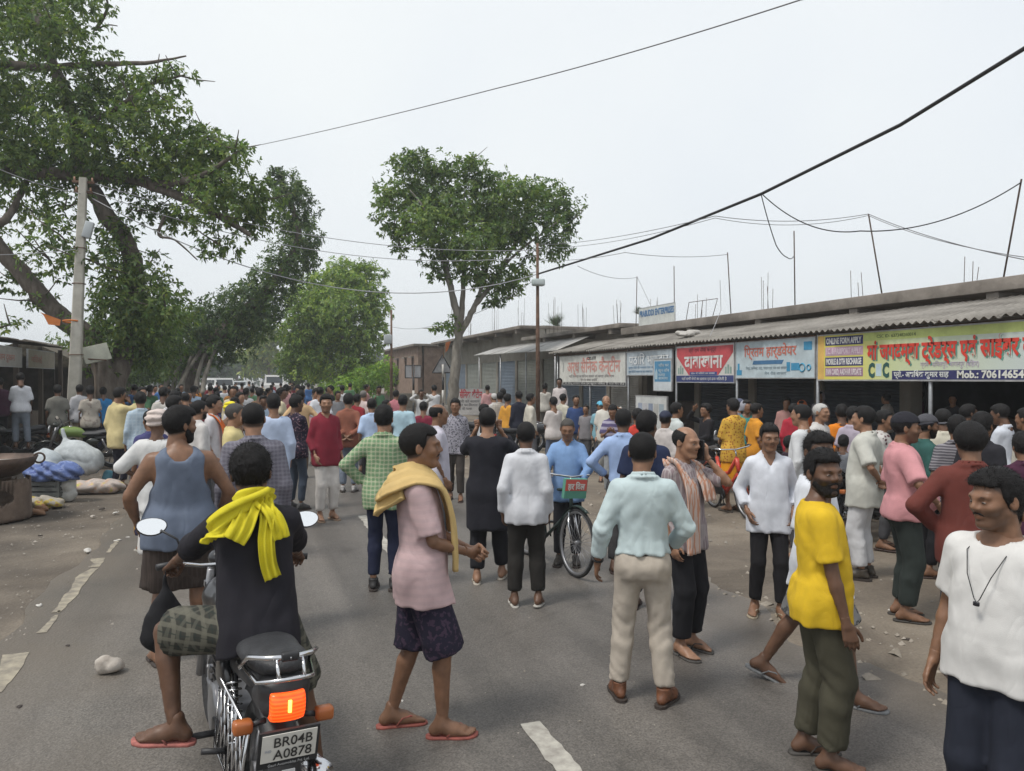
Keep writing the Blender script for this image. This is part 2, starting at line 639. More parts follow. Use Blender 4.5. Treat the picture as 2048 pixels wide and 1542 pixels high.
 V, F = f.mesh()
 _TPL[key] = (V, F)
 return _TPL[key]
def hand_tpl(h, pose):
 """right hand: wrist at origin, fingers along -z, palm towards -x, thumb forward (+y)"""
 key = ('hand', h, pose)
 if key in _TPL:
  return _TPL[key]
 curl = {'relax': (16, 26, 20), 'fist': (70, 88, 60), 'flat': (4, 6, 6), 'hold': (42, 60, 40)}[pose]
 f = Field((-.10, -.06, -.205), (.045, .10, .04), h)
 f.cone((0, 0, .035), (0, 0, -.012), .026, .024, .01)
 ys = (.030, .010, -.010, -.029)
 ln = (.070, .079, .073, .057)
 for i, y in enumerate(ys):
  zz = -.090 + (.004, 0, .004, .012)[i]
  f.cone((0, y * .55, -.012), (.001, y, zz), .015, .0115, .010)
  p = np.array([.001, y, zz])
  a = 0.0
  L = ln[i]
  for sgm, fr in enumerate((.45, .32, .27)):
   a += R(curl[sgm] * (1 + .08 * i))
   q = p + np.array([-math.sin(a), y * .10 * (sgm == 0), -math.cos(a)]) * L * fr
   f.cone(p, q, .0095 - .001 * sgm, .0085 - .001 * sgm, .002)
   p = q
 if pose == 'fist' or pose == 'hold':
  th = [(-.006, .022, -.022), (-.026, .046, -.052), (-.042, .036, -.078), (-.052, .016, -.088)]
 else:
  th = [(-.004, .022, -.020), (-.014, .047, -.048), (-.020, .058, -.078), (-.024, .060, -.102)]
 for i in range(3):
  f.cone(th[i], th[i + 1], (.0155, .0115, .0098)[i], (.0115, .0098, .0085)[i], .006 if i == 0 else .002)
 _TPL[key] = f.mesh()
 return _TPL[key]
def foot_tpl(h, shoe=False):
 """right foot, ankle above origin, toes towards +y, sole at z = 0"""
 key = ('foot', h, shoe)
 if key in _TPL:
  return _TPL[key]
 f = Field((-.075, -.115, -.02), (.085, .23, .19), h)
 f.ell((0, -.052, .030), (.031, .034, .034), .01)
 f.cone((0, -.02, .055), (.004, .06, .036), .036, .033, .03)
 f.cone((-.012, .03, .030), (-.016, .115, .021), .028, .024, .03)
 f.cone((.012, .03, .026), (.022, .100, .018), .026, .021, .03)
 if not shoe:
  for i, (x0, x1, y0, y1, r) in enumerate(((-.026, -.028, .125, .172, .0125), (-.008, -.008, .128, .170, .0095), (.007, .008, .124, .162, .009),
             (.021, .023, .116, .150, .0085), (.034, .037, .104, .134, .0085))):
   f.cone((x0, y0, .016), (x1, y1, .0105), r + .003, r, .004)
  f.cone((0, -.008, .06), (0, -.012, .105), .036, .034, .03)
 else:
  f.cone((-.01, .10, .024), (-.006, .150, .022), .034, .026, .03)
  f.cone((.015, .09, .022), (.010, .135, .020), .030, .024, .03)
  f.cone((0, -.014, .05), (0, -.018, .105), .043, .047, .02, flat_b=True)
  f.cone((0, .02, .07), (0, .055, .05), .032, .036, .03)
 f.plane((0, 0, 0), (0, 0, -1))
 _TPL[key] = f.mesh()
 return _TPL[key]
def sole_outline(grow=0.0):
 pts = [(-.026, -.085), (-.035, -.06), (-.033, .0), (-.038, .06), (-.046, .12), (-.043, .165), (-.026, .190), (.0, .187), (.026, .170),
   (.043, .135), (.046, .09), (.038, .03), (.034, -.04), (.030, -.075), (.012, -.096), (-.012, -.097)]
 c = (0, .045)
 return [(x * (1 + grow / .045), c[1] + (y - c[1]) * (1 + grow / .14)) for x, y in pts]
def sandal_mesh(mirror=1, th=.016):
 """flip-flop: sole with a Y strap"""
 b = MB()
 o = sole_outline(.004)
 b.loft([[Vector((x * mirror * .94, y, 0)) for x, y in o], [Vector((x * mirror, y, th * .35)) for x, y in o], [Vector((x * mirror, y, th)) for x, y in o]])
 b.tube([(-.014 * mirror, .138, th), (-.016 * mirror, .132, th + .022), (-.030 * mirror, .095, th + .046), (-.040 * mirror, .045, th + .040), (-.040 * mirror, .012, th)], .0055, 6)
 b.tube([(-.014 * mirror, .138, th), (-.012 * mirror, .132, th + .022), (.012 * mirror, .095, th + .042), (.036 * mirror, .048, th + .034), (.040 * mirror, .016, th)], .0055, 6)
 return b
def rot_to(f, t):
 """matrix whose columns send template -z to f and +y towards t"""
 f = np.asarray(f, float)
 f = f / np.linalg.norm(f)
 t = np.asarray(t, float)
 t = t - f * (t @ f)
 t = t / (np.linalg.norm(t) + 1e-9)
 x = np.cross(t, -f)
 return np.stack([x, t, -f], 1)
def ik(a, target, l1, l2, pole):
 a, target, pole = np.asarray(a, float), np.asarray(target, float), np.asarray(pole, float)
 d = target - a
 L = np.linalg.norm(d)
 m = (l1 + l2) * .999
 if L > m:
  d = d / L * m
  L = m
 u = d / L
 p = pole - u * (pole @ u)
 p = p / (np.linalg.norm(p) + 1e-9)
 x = (l1 * l1 - l2 * l2 + L * L) / (2 * L)
 y = math.sqrt(max(0, l1 * l1 - x * x))
 return a + u * x + p * y, a + d
def strands(V, F, g, n, L):
 """short stray hairs over a hair solid"""
 F3 = F[:, [0, 1, 2]]
 cen = V[F3].mean(1)
 k = g.choice(np.flatnonzero((cen[:, 2] > .055) | (cen[:, 1] < .02) & (cen[:, 2] > -.06)), n)
 p = cen[k]
 nm = np.cross(V[F3[k, 1]] - V[F3[k, 0]], V[F3[k, 2]] - V[F3[k, 0]])
 nm /= np.linalg.norm(nm, axis=1)[:, None] + 1e-9
 out = p - np.array([0, -.016, .034])
 nm *= np.sign((nm * out).sum(1))[:, None]
 comb = np.cross(nm, np.cross(np.array([[.2, -.6, -.7]]), nm))
 d = nm * .55 + comb * .8 + g.normal(0, .35, (n, 3))
 d /= np.linalg.norm(d, axis=1)[:, None]
 l = L * g.uniform(.4, 1.4, n)[:, None]
 w = np.cross(d, g.normal(size=(n, 3)))
 w = w / (np.linalg.norm(w, axis=1)[:, None] + 1e-9) * .0011
 q = np.concatenate([p - w - nm * .002, p + w - nm * .002, p + d * l + w * .2, p + d * l - w * .2])
 b = len(V)
 i = np.arange(n)
 return np.concatenate([V, q]).astype(np.float32), np.concatenate([F, np.stack([b + i, b + n + i, b + 2 * n + i, b + 3 * n + i], 1)]).astype(np.int32)
def ridge(a):
 return 1.0 - 1.7 * np.abs(np.sin(a))
def rotm(yaw=0, pitch=0, roll=0):
 """yaw>0 turns to the right, pitch>0 bows forward, roll>0 tips to the right (degrees)"""
 return np.array(Matrix.Rotation(-R(yaw), 3, 'Z') @ Matrix.Rotation(-R(pitch), 3, 'X') @ Matrix.Rotation(R(roll), 3, 'Y'))
# ------------------------------------------------------------------ cloth, skin and hair materials
def skin_mat():
 if 'skin' in MATS:
  return MATS['skin']
 m, nt, b = new_mat('skin')
 at_ = nt.nodes.new('ShaderNodeVertexColor')
 at_.layer_name = 'Col'
 n = nt.nodes.new('ShaderNodeTexNoise')
 n.inputs['Scale'].default_value = 22
 n.inputs['Detail'].default_value = 4
 tc = nt.nodes.new('ShaderNodeTexCoord')
 nt.links.new(tc.outputs['Object'], n.inputs['Vector'])
 mr = nt.nodes.new('ShaderNodeMapRange')
 mr.inputs[1].default_value = .3
 mr.inputs[2].default_value = .7
 mr.inputs[3].default_value = .82
 mr.inputs[4].default_value = 1.15
 nt.links.new(n.outputs['Fac'], mr.inputs[0])
 mx = nt.nodes.new('ShaderNodeMixRGB')
 mx.blend_type = 'MULTIPLY'
 mx.inputs[0].default_value = 1
 nt.links.new(at_.outputs['Color'], mx.inputs[1])
 nt.links.new(mr.outputs[0], mx.inputs[2])
 nt.links.new(mx.outputs[0], b.inputs['Base Color'])
 b.inputs['Roughness'].default_value = .47
 b.inputs['Specular IOR Level'].default_value = .42
 n2 = nt.nodes.new('ShaderNodeTexNoise')
 n2.inputs['Scale'].default_value = 260
 nt.links.new(tc.outputs['Object'], n2.inputs['Vector'])
 bp = nt.nodes.new('ShaderNodeBump')
 bp.inputs['Strength'].default_value = .12
 bp.inputs['Distance'].default_value = .004
 nt.links.new(n2.outputs['Fac'], bp.inputs['Height'])
 nt.links.new(bp.outputs['Normal'], b.inputs['Normal'])
 MATS['skin'] = m
 return m
def hair_mat(tone='black'):
 key = 'hair_' + tone
 if key in MATS:
  return MATS[key]
 c = {'black': (.010, .009, .009), 'brown': (.028, .016, .010), 'grey': (.16, .15, .14), 'white': (.45, .44, .42), 'salt': (.07, .065, .06)}[tone]
 m, nt, b = new_mat(key)
 b.inputs['Base Color'].default_value = c + (1,)
 b.inputs['Roughness'].default_value = .62
 b.inputs['Specular IOR Level'].default_value = .22
 tc = nt.nodes.new('ShaderNodeTexCoord')
 mp = nt.nodes.new('ShaderNodeMapping')
 mp.inputs['Scale'].default_value = (1, 1, .22)
 nt.links.new(tc.outputs['Object'], mp.inputs['Vector'])
 n = nt.nodes.new('ShaderNodeTexNoise')
 n.inputs['Scale'].default_value = 230
 n.inputs['Detail'].default_value = 3
 n.inputs['Distortion'].default_value = .6
 nt.links.new(mp.outputs[0], n.inputs['Vector'])
 bp = nt.nodes.new('ShaderNodeBump')
 bp.inputs['Strength'].default_value = .9
 bp.inputs['Distance'].default_value = .006
 nt.links.new(n.outputs['Fac'], bp.inputs['Height'])
 nt.links.new(bp.outputs['Normal'], b.inputs['Normal'])
 MATS[key] = m
 return m
def fabric(color, pat=None, c2=None, c3=None, scale=1.0, rough=.85, by_object=False, sheen=.0, wear=.10):
 """woven cloth; pat: None, plaid, check, hstripe, vstripe, print, spots, camo, heather"""
 key = ('fab', tuple(color), pat, c2, c3, scale, by_object, rough, wear)
 if key in MATS:
  return MATS[key]
 m, nt, b = new_mat('cloth')
 L = nt.links.new
 N = nt.nodes.new
 tc = N('ShaderNodeTexCoord')
 src = tc.outputs['Object']
 if by_object:
  oi = N('ShaderNodeObjectInfo')
  base = oi.outputs['Color']
 else:
  rgb = N('ShaderNodeRGB')
  rgb.outputs[0].default_value = tuple(color) + (1,)
  base = rgb.outputs[0]
 def mixc(a, bcol, fac):
  mx = N('ShaderNodeMixRGB')
  if isinstance(fac, float):
   mx.inputs[0].default_value = fac
  else:
   L(fac, mx.inputs[0])
  L(a, mx.inputs[1])
  if isinstance(bcol, tuple):
   mx.inputs[2].default_value = bcol + (1,)
  else:
   L(bcol, mx.inputs[2])
  return mx.outputs[0]
 def band(axis, period, width, off=0.0, soft=.06):
  sx = N('ShaderNodeSeparateXYZ')
  L(warp, sx.inputs[0])
  ma = N('ShaderNodeMath')
  ma.operation = 'MULTIPLY_ADD'
  ma.inputs[1].default_value = 1.0 / period
  ma.inputs[2].default_value = off + 20
  L(sx.outputs[axis], ma.inputs[0])
  fr = N('ShaderNodeMath')
  fr.operation = 'FRACT'
  L(ma.outputs[0], fr.inputs[0])
  pp = N('ShaderNodeMath')
  pp.operation = 'PINGPONG'
  pp.inputs[1].default_value = .5
  L(fr.outputs[0], pp.inputs[0])
  mr = N('ShaderNodeMapRange')
  mr.inputs[1].default_value = width / 2 - soft / 2
  mr.inputs[2].default_value = width / 2 + soft / 2
  mr.inputs[3].default_value = 1
  mr.inputs[4].default_value = 0
  L(pp.outputs[0], mr.inputs[0])
  return mr.outputs[0]
 # cloth is never flat: bend the pattern a little
 wn_ = N('ShaderNodeTexNoise')
 wn_.inputs['Scale'].default_value = 6
 L(src, wn_.inputs['Vector'])
 vm = N('ShaderNodeVectorMath')
 vm.operation = 'MULTIPLY_ADD'
 vm.inputs[1].default_value = (.035, .035, .035)
 L(wn_.outputs['Color'], vm.inputs[0])
 L(src, vm.inputs[2])
 warp = vm.outputs[0]
 out = base
 if pat in ('plaid', 'check'):
  p = .055 * scale
  for ax in (0, 2):
   out = mixc(out, c2, _scaled(nt, band(ax, p, .30), .75))
   if c3:
    out = mixc(out, c3, _scaled(nt, band(ax, p, .10, .5), .8))
  if pat == 'check':
   out = mixc(out, c2, _scaled(nt, band(1, p, .30), .4))
 elif pat == 'hstripe':
  out = mixc(out, c2, band(2, .05 * scale, .45))
 elif pat == 'vstripe':
  out = mixc(out, c2, band(0, .03 * scale, .28))
  out = mixc(out, c2, _scaled(nt, band(1, .03 * scale, .28), .8))
 elif pat in ('print', 'spots', 'camo'):
  v = N('ShaderNodeTexVoronoi' if pat == 'spots' else 'ShaderNodeTexNoise')
  v.inputs['Scale'].default_value = {'print': 34, 'spots': 20, 'camo': 16}[pat] / scale
  if pat == 'spots':
   sp = N('ShaderNodeMapRange')
   L(src, v.inputs['Vector'])
   sp.inputs[1].default_value, sp.inputs[2].default_value = .30, .40
   sp.inputs[3].default_value, sp.inputs[4].default_value = 1, 0
   L(v.outputs['Distance'], sp.inputs[0])
   out = mixc(out, c2, sp.outputs[0])
  else:
   v.inputs['Detail'].default_value = 3
   L(src, v.inputs['Vector'])
   for i, (cc, lo) in enumerate(((c2, .53), (c3, .62))):
    if cc is None:
     continue
    sp = N('ShaderNodeMapRange')
    sp.inputs[1].default_value, sp.inputs[2].default_value = lo, lo + .04
    L(v.outputs['Fac'], sp.inputs[0])
    out = mixc(out, cc, sp.outputs[0])
 # wear and dirt
 n = N('ShaderNodeTexNoise')
 n.inputs['Scale'].default_value = 9
 n.inputs['Detail'].default_value = 5
 L(src, n.inputs['Vector'])
 mr = N('ShaderNodeMapRange')
 mr.inputs[1].default_value, mr.inputs[2].default_value = .3, .7
 mr.inputs[3].default_value, mr.inputs[4].default_value = 1 - wear, 1 + wear * .6
 L(n.outputs['Fac'], mr.inputs[0])
 mu = N('ShaderNodeMixRGB')
 mu.blend_type = 'MULTIPLY'
 mu.inputs[0].default_value = 1
 L(out, mu.inputs[1])
 L(mr.outputs[0], mu.inputs[2])
 L(mu.outputs[0], b.inputs['Base Color'])
 b.inputs['Roughness'].default_value = rough
 b.inputs['Specular IOR Level'].default_value = .25
 # creases and weave
 mp = N('ShaderNodeMapping')
 mp.inputs['Scale'].default_value = (1, 1, .55)
 mp.inputs['Rotation'].default_value = (.3, .5, .4)
 L(src, mp.inputs['Vector'])
 n1 = N('ShaderNodeTexNoise')
 n1.inputs['Scale'].default_value = 7
 n1.inputs['Detail'].default_value = 1.5
 n1.inputs['Distortion'].default_value = 1.0
 L(mp.outputs[0], n1.inputs['Vector'])
 n3 = N('ShaderNodeTexNoise')
 n3.inputs['Scale'].default_value = 420
 L(src, n3.inputs['Vector'])
 ad = N('ShaderNodeMath')
 ad.operation = 'MULTIPLY_ADD'
 ad.inputs[1].default_value = .06
 L(n3.outputs['Fac'], ad.inputs[0])
 sb, ab = N('ShaderNodeMath'), N('ShaderNodeMath')
 sb.operation, ab.operation = 'SUBTRACT', 'ABSOLUTE'
 sb.inputs[1].default_value = .5
 L(n1.outputs['Fac'], sb.inputs[0])
 L(sb.outputs[0], ab.inputs[0])
 L(ab.outputs[0], ad.inputs[2])
 bp = N('ShaderNodeBump')
 bp.inputs['Strength'].default_value = .5
 bp.inputs['Distance'].default_value = .03
 L(ad.outputs[0], bp.inputs['Height'])
 L(bp.outputs['Normal'], b.inputs['Normal'])
 MATS[key] = m
 return m
def _scaled(nt, sock, f):
 ma = nt.nodes.new('ShaderNodeMath')
 ma.operation = 'MULTIPLY'
 ma.inputs[1].default_value = f
 nt.links.new(sock, ma.inputs[0])
 return ma.outputs[0]
# ------------------------------------------------------------------ the figure
LOD = {0: (.0053, .0052, .020, .0100), 1: (.0078, .0082, .027, .0160), 2: (.0115, .014, .036, .025), 3: (.018, .021, .050, .037)}
ZS = np.array([-.13, -.06, .02, .12, .22, .32, .42, .475, .52])
RX = np.array([.128, .151, .142, .129, .135, .147, .152, .112, .058])
RY = np.array([.096, .110, .098, .090, .097, .106, .096, .073, .054])
CYP = np.array([-.010, -.014, 0, .005, .004, -.002, -.014, -.022, -.024])
ARMS = {   # wrist targets for the right arm (mirror for the left) and elbow pole
 'hang': ((.215, .045, .86), (.25, -1, 0)),
 'hang2': ((.222, -.01, .865), (.3, -1, 0)),
 'swingf': ((.22, .26, .93), (.2, -1, -.2)),
 'swingb': ((.25, -.17, .89), (.3, -1, 0)),
 'hip': ((.19, .06, 1.00), (1, -.7, .1)),
 'behind': ((.03, -.17, .98), (1, -.25, -.2)),
 'front': ((.05, .27, 1.02), (.7, -.7, -.5)),
 'fold': ((-.10, .24, 1.17), (.8, -.2, -.8)),
 'phone': ((.125, .12, 1.48), (.45, .1, -1)),
 'look': ((.06, .27, 1.22), (.6, -.5, -.7)),
 'pocket': ((.20, .06, .93), (.5, -1, 0)),
 'head': ((.10, .06, 1.70), (1, .2, .1)),
 'up': ((.12, .20, 1.60), (.9, .1, -.6)),
}
def body_profile(belly=0.0, fat=0.0, off=0.0, hem=None, flare=0.0, top=None):
 zs, rx, ry, cy = ZS.copy(), RX.copy() + fat, RY.copy() + fat, CYP.copy()
 w = np.exp(-((zs - .07) / .12) ** 2)
 rx = rx + w * belly * .35 + off
 ry = ry + w * belly * .55 + off
 cy = cy + w * belly * .60
 rx[-1] -= off * .6 + fat * .5
 ry[-1] -= off * .6 + fat * .5
 if hem is not None:
  if hem < zs[0]:
   zs = np.concatenate([[hem, (hem + zs[0]) / 2], zs])
   rx = np.concatenate([[rx[1] + flare, rx[1] + flare * .6], rx])
   ry = np.concatenate([[ry[1] + flare, ry[1] + flare * .6], ry])
   cy = np.concatenate([[cy[1], cy[1]], cy])
   rx[2], ry[2] = rx[3], ry[3]
  else:
   R_, Y_, C_ = np.interp(hem, zs, rx), np.interp(hem, zs, ry), np.interp(hem, zs, cy)
   k = zs > hem + .01
   zs, rx, ry, cy = np.concatenate([[hem], zs[k]]), np.concatenate([[R_ + flare], rx[k]]), np.concatenate([[Y_ + flare], ry[k]]), np.concatenate([[C_], cy[k]])
 return zs, rx, ry, cy
_SEED = [0]
def make_person(name='person', lod=1, fat=0.0, belly=0.0, skin=(.17, .085, .05), shirt=None, legs=None, hair='short', hair_tone='black', head=(0, 0, 0),
    lean=0.0, side=0.0, twist=0.0, la='hang', ra='hang', lhand='relax', rhand='relax', lf=(-.10, 0, 0, -8), rf=(.10, 0, 0, 8),
    shoe='flip', shoe_col=(.05, .03, .025), drop=0.0, headgear=None, variant=None, pelvis=None, lknee=None, rknee=None, by_object=False,
    beard=0.0, knee_pole=(0, 1, 0), flat_hand=None, thumbs=None):
 """builds a figure in a local frame (x right, y forward, z up, 1.70 m tall); returns the root Empty and a dict of joints"""
 _SEED[0] += 1
 g = np.random.default_rng(500 + _SEED[0])
 variant = int(g.integers(0, 4)) if variant is None else variant
 hv, nv, bv, cv = LOD[lod]
 root = bpy.data.objects.new(name, None)
 root.empty_display_size = .3
 link(root)
 if pelvis is None:       # as tall as the feet allow, knees barely bent
  rise = .018 if shoe in ('flip', 'shoe') else 0.0
  zz = [.085 + ft[2] + rise + math.sqrt(max(.2, .829 ** 2 - (ft[0] - s * .085) ** 2 - (ft[1] + .005) ** 2)) for s, ft in ((-1, lf), (1, rf))]
  P0 = np.array([0, 0, min(.962, min(zz) + .035) - drop])
 else:
  P0 = np.asarray(pelvis, float)
 Mp = rotm(0, 0, 0)
 Mt = rotm(twist, lean, side)
 def T(x, y, z):
  return P0 + Mt @ np.array([x, y, z], float)
 hips = [P0 + np.array([s * .085, -.005, -.035]) for s in (-1, 1)]
 ank, knee, footM = [], [], []
 for i, (s, ft) in enumerate(((-1, lf), (1, rf))):
  x, y, lift, toe = ft[:4]
  pitch = ft[4] if len(ft) > 4 else 0
  rise = .018 if shoe in ('flip', 'shoe') else 0.0
  a = np.array([x, y, .085 + lift + rise])
  kp = (lknee, rknee)[i]
  k, a2 = ik(hips[i], a, .43, .405, knee_pole if kp is None else kp)
  knee.append(k)
  ank.append(a2)
  footM.append(rotm(toe, pitch, 0))
 sh = [T(s * (.151 + fat * .6), -.018, .435) for s in (-1, 1)]
 neck = T(0, -.028, .475)
 Mh = Mt @ rotm(head[0], head[1], head[2] if len(head) > 2 else 0) * 1.03
 hc = T(0, .006, .565) + Mt @ rotm(head[0] * .3, head[1] * .7, 0) @ np.array([0, .010, .097])
 elbow, wrist, fdir = [], [], []
 for i, (s, arm) in enumerate(((-1, la), (1, ra))):
  tg, pole = ARMS[arm] if isinstance(arm, str) else arm
  tg, pole = np.array(tg, float), np.array(pole, float)
  tg[0] *= s if isinstance(arm, str) else 1
  pole[0] *= s if isinstance(arm, str) else 1
  if isinstance(arm, str):
   tg = tg + (Mt @ (tg - np.array([0, 0, .93])) + P0 - tg)
   tg[0] += s * fat * .9
   if arm not in ('hang', 'hang2', 'swingf', 'swingb', 'pocket') and tg[1] > 0:
    tg[1] += belly * .6
  e, w = ik(sh[i], tg, .285, .255, pole)
  elbow.append(e)
  wrist.append(w)
  d = w - e
  fdir.append(d / np.linalg.norm(d))
 # ---------------- body
 shirt = shirt or {}
 legs = legs or {}
 vest = shirt.get('kind') == 'vest'
 allp = np.array(hips + knee + ank + sh + elbow + wrist + [neck, hc])
 lo, hi = allp.min(0) - .16, allp.max(0) + .16
 f = Field(lo, hi, bv)
 bf = fat - (.004 if vest else .014)
 f.profile(P0, Mt, *body_profile(belly * (1 if vest else .7), bf), k=.02)
 f.cone(neck, hc + Mh @ np.array([0, -.028, -.085]), .058, .056, .03)
 for i, s in enumerate((-1, 1)):
  f.cone(T(s * .03, -.03, .485), T(s * .12, -.022, .432), .034, .038, .04)
  f.cone(sh[i], elbow[i], .044 + fat * .5, .034 + fat * .3, .03)
  mid = elbow[i] + (wrist[i] - elbow[i]) * .28
  f.cone(elbow[i], mid, .033 + fat * .3, .036 + fat * .3, .012)
  f.cone(mid, wrist[i] + fdir[i] * .01, .036 + fat * .3, .024 + fat * .1, .012)
  th = .078 + fat * .5
  f.cone(hips[i], knee[i], th, .053 + fat * .2, .02)
  m2 = knee[i] + (ank[i] - knee[i]) * .30 + np.array([0, -.014, 0])
  f.cone(knee[i], m2, .051 + fat * .2, .053 + fat * .25, .015)
  f.cone(m2, ank[i] + np.array([0, -.006, .0]), .053 + fat * .25, .034, .015)
 V, F = f.mesh()
 Vs, Fs, Cs = [V], [F], []
 sk = np.array(skin)
 Cs.append(np.tile(sk, (len(V), 1)))
 off = len(V)
 def put(v, fc, c):
  nonlocal off
  Vs.append(v)
  Fs.append(fc + off)
  Cs.append(c)
  off += len(v)
 # head
 hvtx, hfc, w = head_tpl(hv, variant)
 c = np.tile(sk * 1.03, (len(hvtx), 1))
 lipc = sk * np.array([.80, .62, .60])
 c = c * (1 - w['lips'][:, None] * .85) + lipc * w['lips'][:, None] * .85
 c = c * (1 - w['sock'][:, None] * .25)
 dk = np.array([.012, .010, .009])
 if beard > 0:
  q = (w['jaw'] * beard)[:, None]
  c = c * (1 - q) + dk * q
  q = (w['mous'] * min(1, beard * 1.2))[:, None]
  c = c * (1 - q) + dk * q
 if hair.split('+')[0] not in ('none', 'bald'):
  q = (w['scalp'] * .85)[:, None]
  c = c * (1 - q) + dk * q
 put(hvtx @ Mh.T + hc, hfc, c)
 if lod <= 1:
  n1, n2 = 12, 9
  for s in (-1, 1):
   v, fc = [], []
   for a in range(n2):
    th_ = math.pi * a / (n2 - 1)
    for b_ in range(n1):
     ph = 2 * math.pi * b_ / n1
     v.append((math.sin(th_) * math.cos(ph), math.cos(th_), math.sin(th_) * math.sin(ph)))
   for a in range(n2 - 1):
    for b_ in range(n1):
     fc.append((a * n1 + b_, a * n1 + (b_ + 1) % n1, (a + 1) * n1 + (b_ + 1) % n1, (a + 1) * n1 + b_))
   v = np.array(v)
   cc = np.where((v[:, 1] > .74)[:, None], np.array([[.010, .007, .005]]), np.array([[.24, .20, .17]]))
   v = v * np.array([.0112, .0078, .0050]) + np.array([s * .032, .0806, .0030])
   put(v @ Mh.T + hc, np.array(fc, np.int32), cc)
 # hands
 for i, (s, pose) in enumerate(((-1, lhand), (1, rhand))):
  hv_, hf_ = hand_tpl(nv, pose)
  v = hv_.copy()
  fc = hf_
  if s < 0:
   v = v * np.array([-1, 1, 1])
   fc = hf_[:, ::-1]
  th_hint = np.array([0, .8, .6]) if thumbs is None or thumbs[i] is None else np.array(thumbs[i], float)
  fd = fdir[i] if flat_hand is None or flat_hand[i] is None else np.array(flat_hand[i], float)
  M = rot_to(fd, th_hint)
  put(v @ M.T + wrist[i] + fd * .012, fc, np.tile(sk * .98, (len(v), 1)))
 # feet
 for i, s in enumerate((-1, 1)):
  if shoe == 'shoe':
   continue
  fv, ff = foot_tpl(nv * 1.45)
  v, fc = fv.copy(), ff
  if s < 0:
   v, fc = v * np.array([-1, 1, 1]), ff[:, ::-1]
  v = (v - np.array([0, 0, .085])) @ footM[i].T + ank[i]
  put(v, fc, np.tile(sk * .95, (len(v), 1)))
 Ba = mesh_np('body', np.concatenate(Vs), np.concatenate(Fs), skin_mat(), root, True, np.concatenate(Cs))
 # ---------------- footwear
 if shoe in ('flip', 'shoe'):
  for i, s in enumerate((-1, 1)):
   if shoe == 'flip':
    b = sandal_mesh(s)
    o = b.build('sandal', mat('rubber_%.2f_%.2f_%.2f' % tuple(shoe_col), shoe_col, .75, noise=.25, nscale=30), root)
    me = o.data
    v = np.zeros(len(me.vertices) * 3, np.float32)
    me.vertices.foreach_get('co', v)
    v = v.reshape(-1, 3) - np.array([0, 0, .085 + .016])
    v = v @ footM[i].T + ank[i]
    me.vertices.foreach_set('co', v.astype(np.float32).ravel())
    me.update()
   else:
    fv, ff = foot_tpl(max(.008, nv * 1.3), True)
    v, fc = fv.copy(), ff
    if s < 0:
     v, fc = v * np.array([-1, 1, 1]), ff[:, ::-1]
    v = (v - np.array([0, 0, .085])) @ footM[i].T + ank[i]
    o = mesh_np('shoe', v, fc, mat('leather_%.2f_%.2f_%.2f' % tuple(shoe_col), shoe_col, .5, noise=.3, nscale=20, bump=.2, bscale=40), root)
    b = MB()
    ol = sole_outline(.008)
    b.loft([[Vector((x * s, y, -.018)) for x, y in ol], [Vector((x * s * 1.03, y, .006)) for x, y in ol]], smooth=False)
    so = b.build('sole', mat('shoe_sole', (.04, .03, .025), .8), o)
    me = so.data
    v = np.array([q.co[:] for q in me.vertices])
    v = (v - np.array([0, 0, .085])) @ footM[i].T + ank[i]
    me.vertices.foreach_set('co', v.astype(np.float32).ravel())
    me.update()
 # ---------------- trousers / shorts / lungi
 lk = legs.get('kind', 'trousers')
 lc = legs.get('col', (.03, .03, .035))
 lmat = fabric(lc, legs.get('pat'), legs.get('c2'), legs.get('c3'), legs.get('scale', 1.0), by_object=False, wear=legs.get('wear', .14))
 loose = legs.get('loose', .012)
 lp = np.array(hips + knee + ank)
 f = Field(np.minimum(lp.min(0), P0) - .20, np.maximum(lp.max(0), P0 + np.array([0, 0, .08])) + .20, cv * 1.42)
 zs, rx, ry, cy = body_profile(belly * .55, fat, .006)
 k_ = zs < .10
 zs, rx, ry, cy = zs[k_], rx[k_], ry[k_], cy[k_]
 zs = np.concatenate([zs, [.065]])
 rx, ry, cy = np.concatenate([rx, [rx[-1] * .985]]), np.concatenate([ry, [ry[-1] * .985]]), np.concatenate([cy, [cy[-1]]])
 Mpel = rotm(twist * .35, lean * .35, 0)
 f.profile(P0, Mpel, zs, rx, ry, cy, k=.03)
 L = legs.get('len', 1.9)         # 1 = knee, 2 = ankle
 if lk == 'lungi':
  zb = legs.get('hem', .30)
  z1, z2 = zb - P0[2], -.02
  sp = abs(ank[0][1] - ank[1][1]) * .5 + .02
  f.profile(P0, Mpel, [z1, (z1 + z2) * .55, z2], [.20, .19, .165], [.13 + sp, .125 + sp * .5, .115], [(ank[0][1] + ank[1][1]) * .4, 0.0, -.01], k=.05)
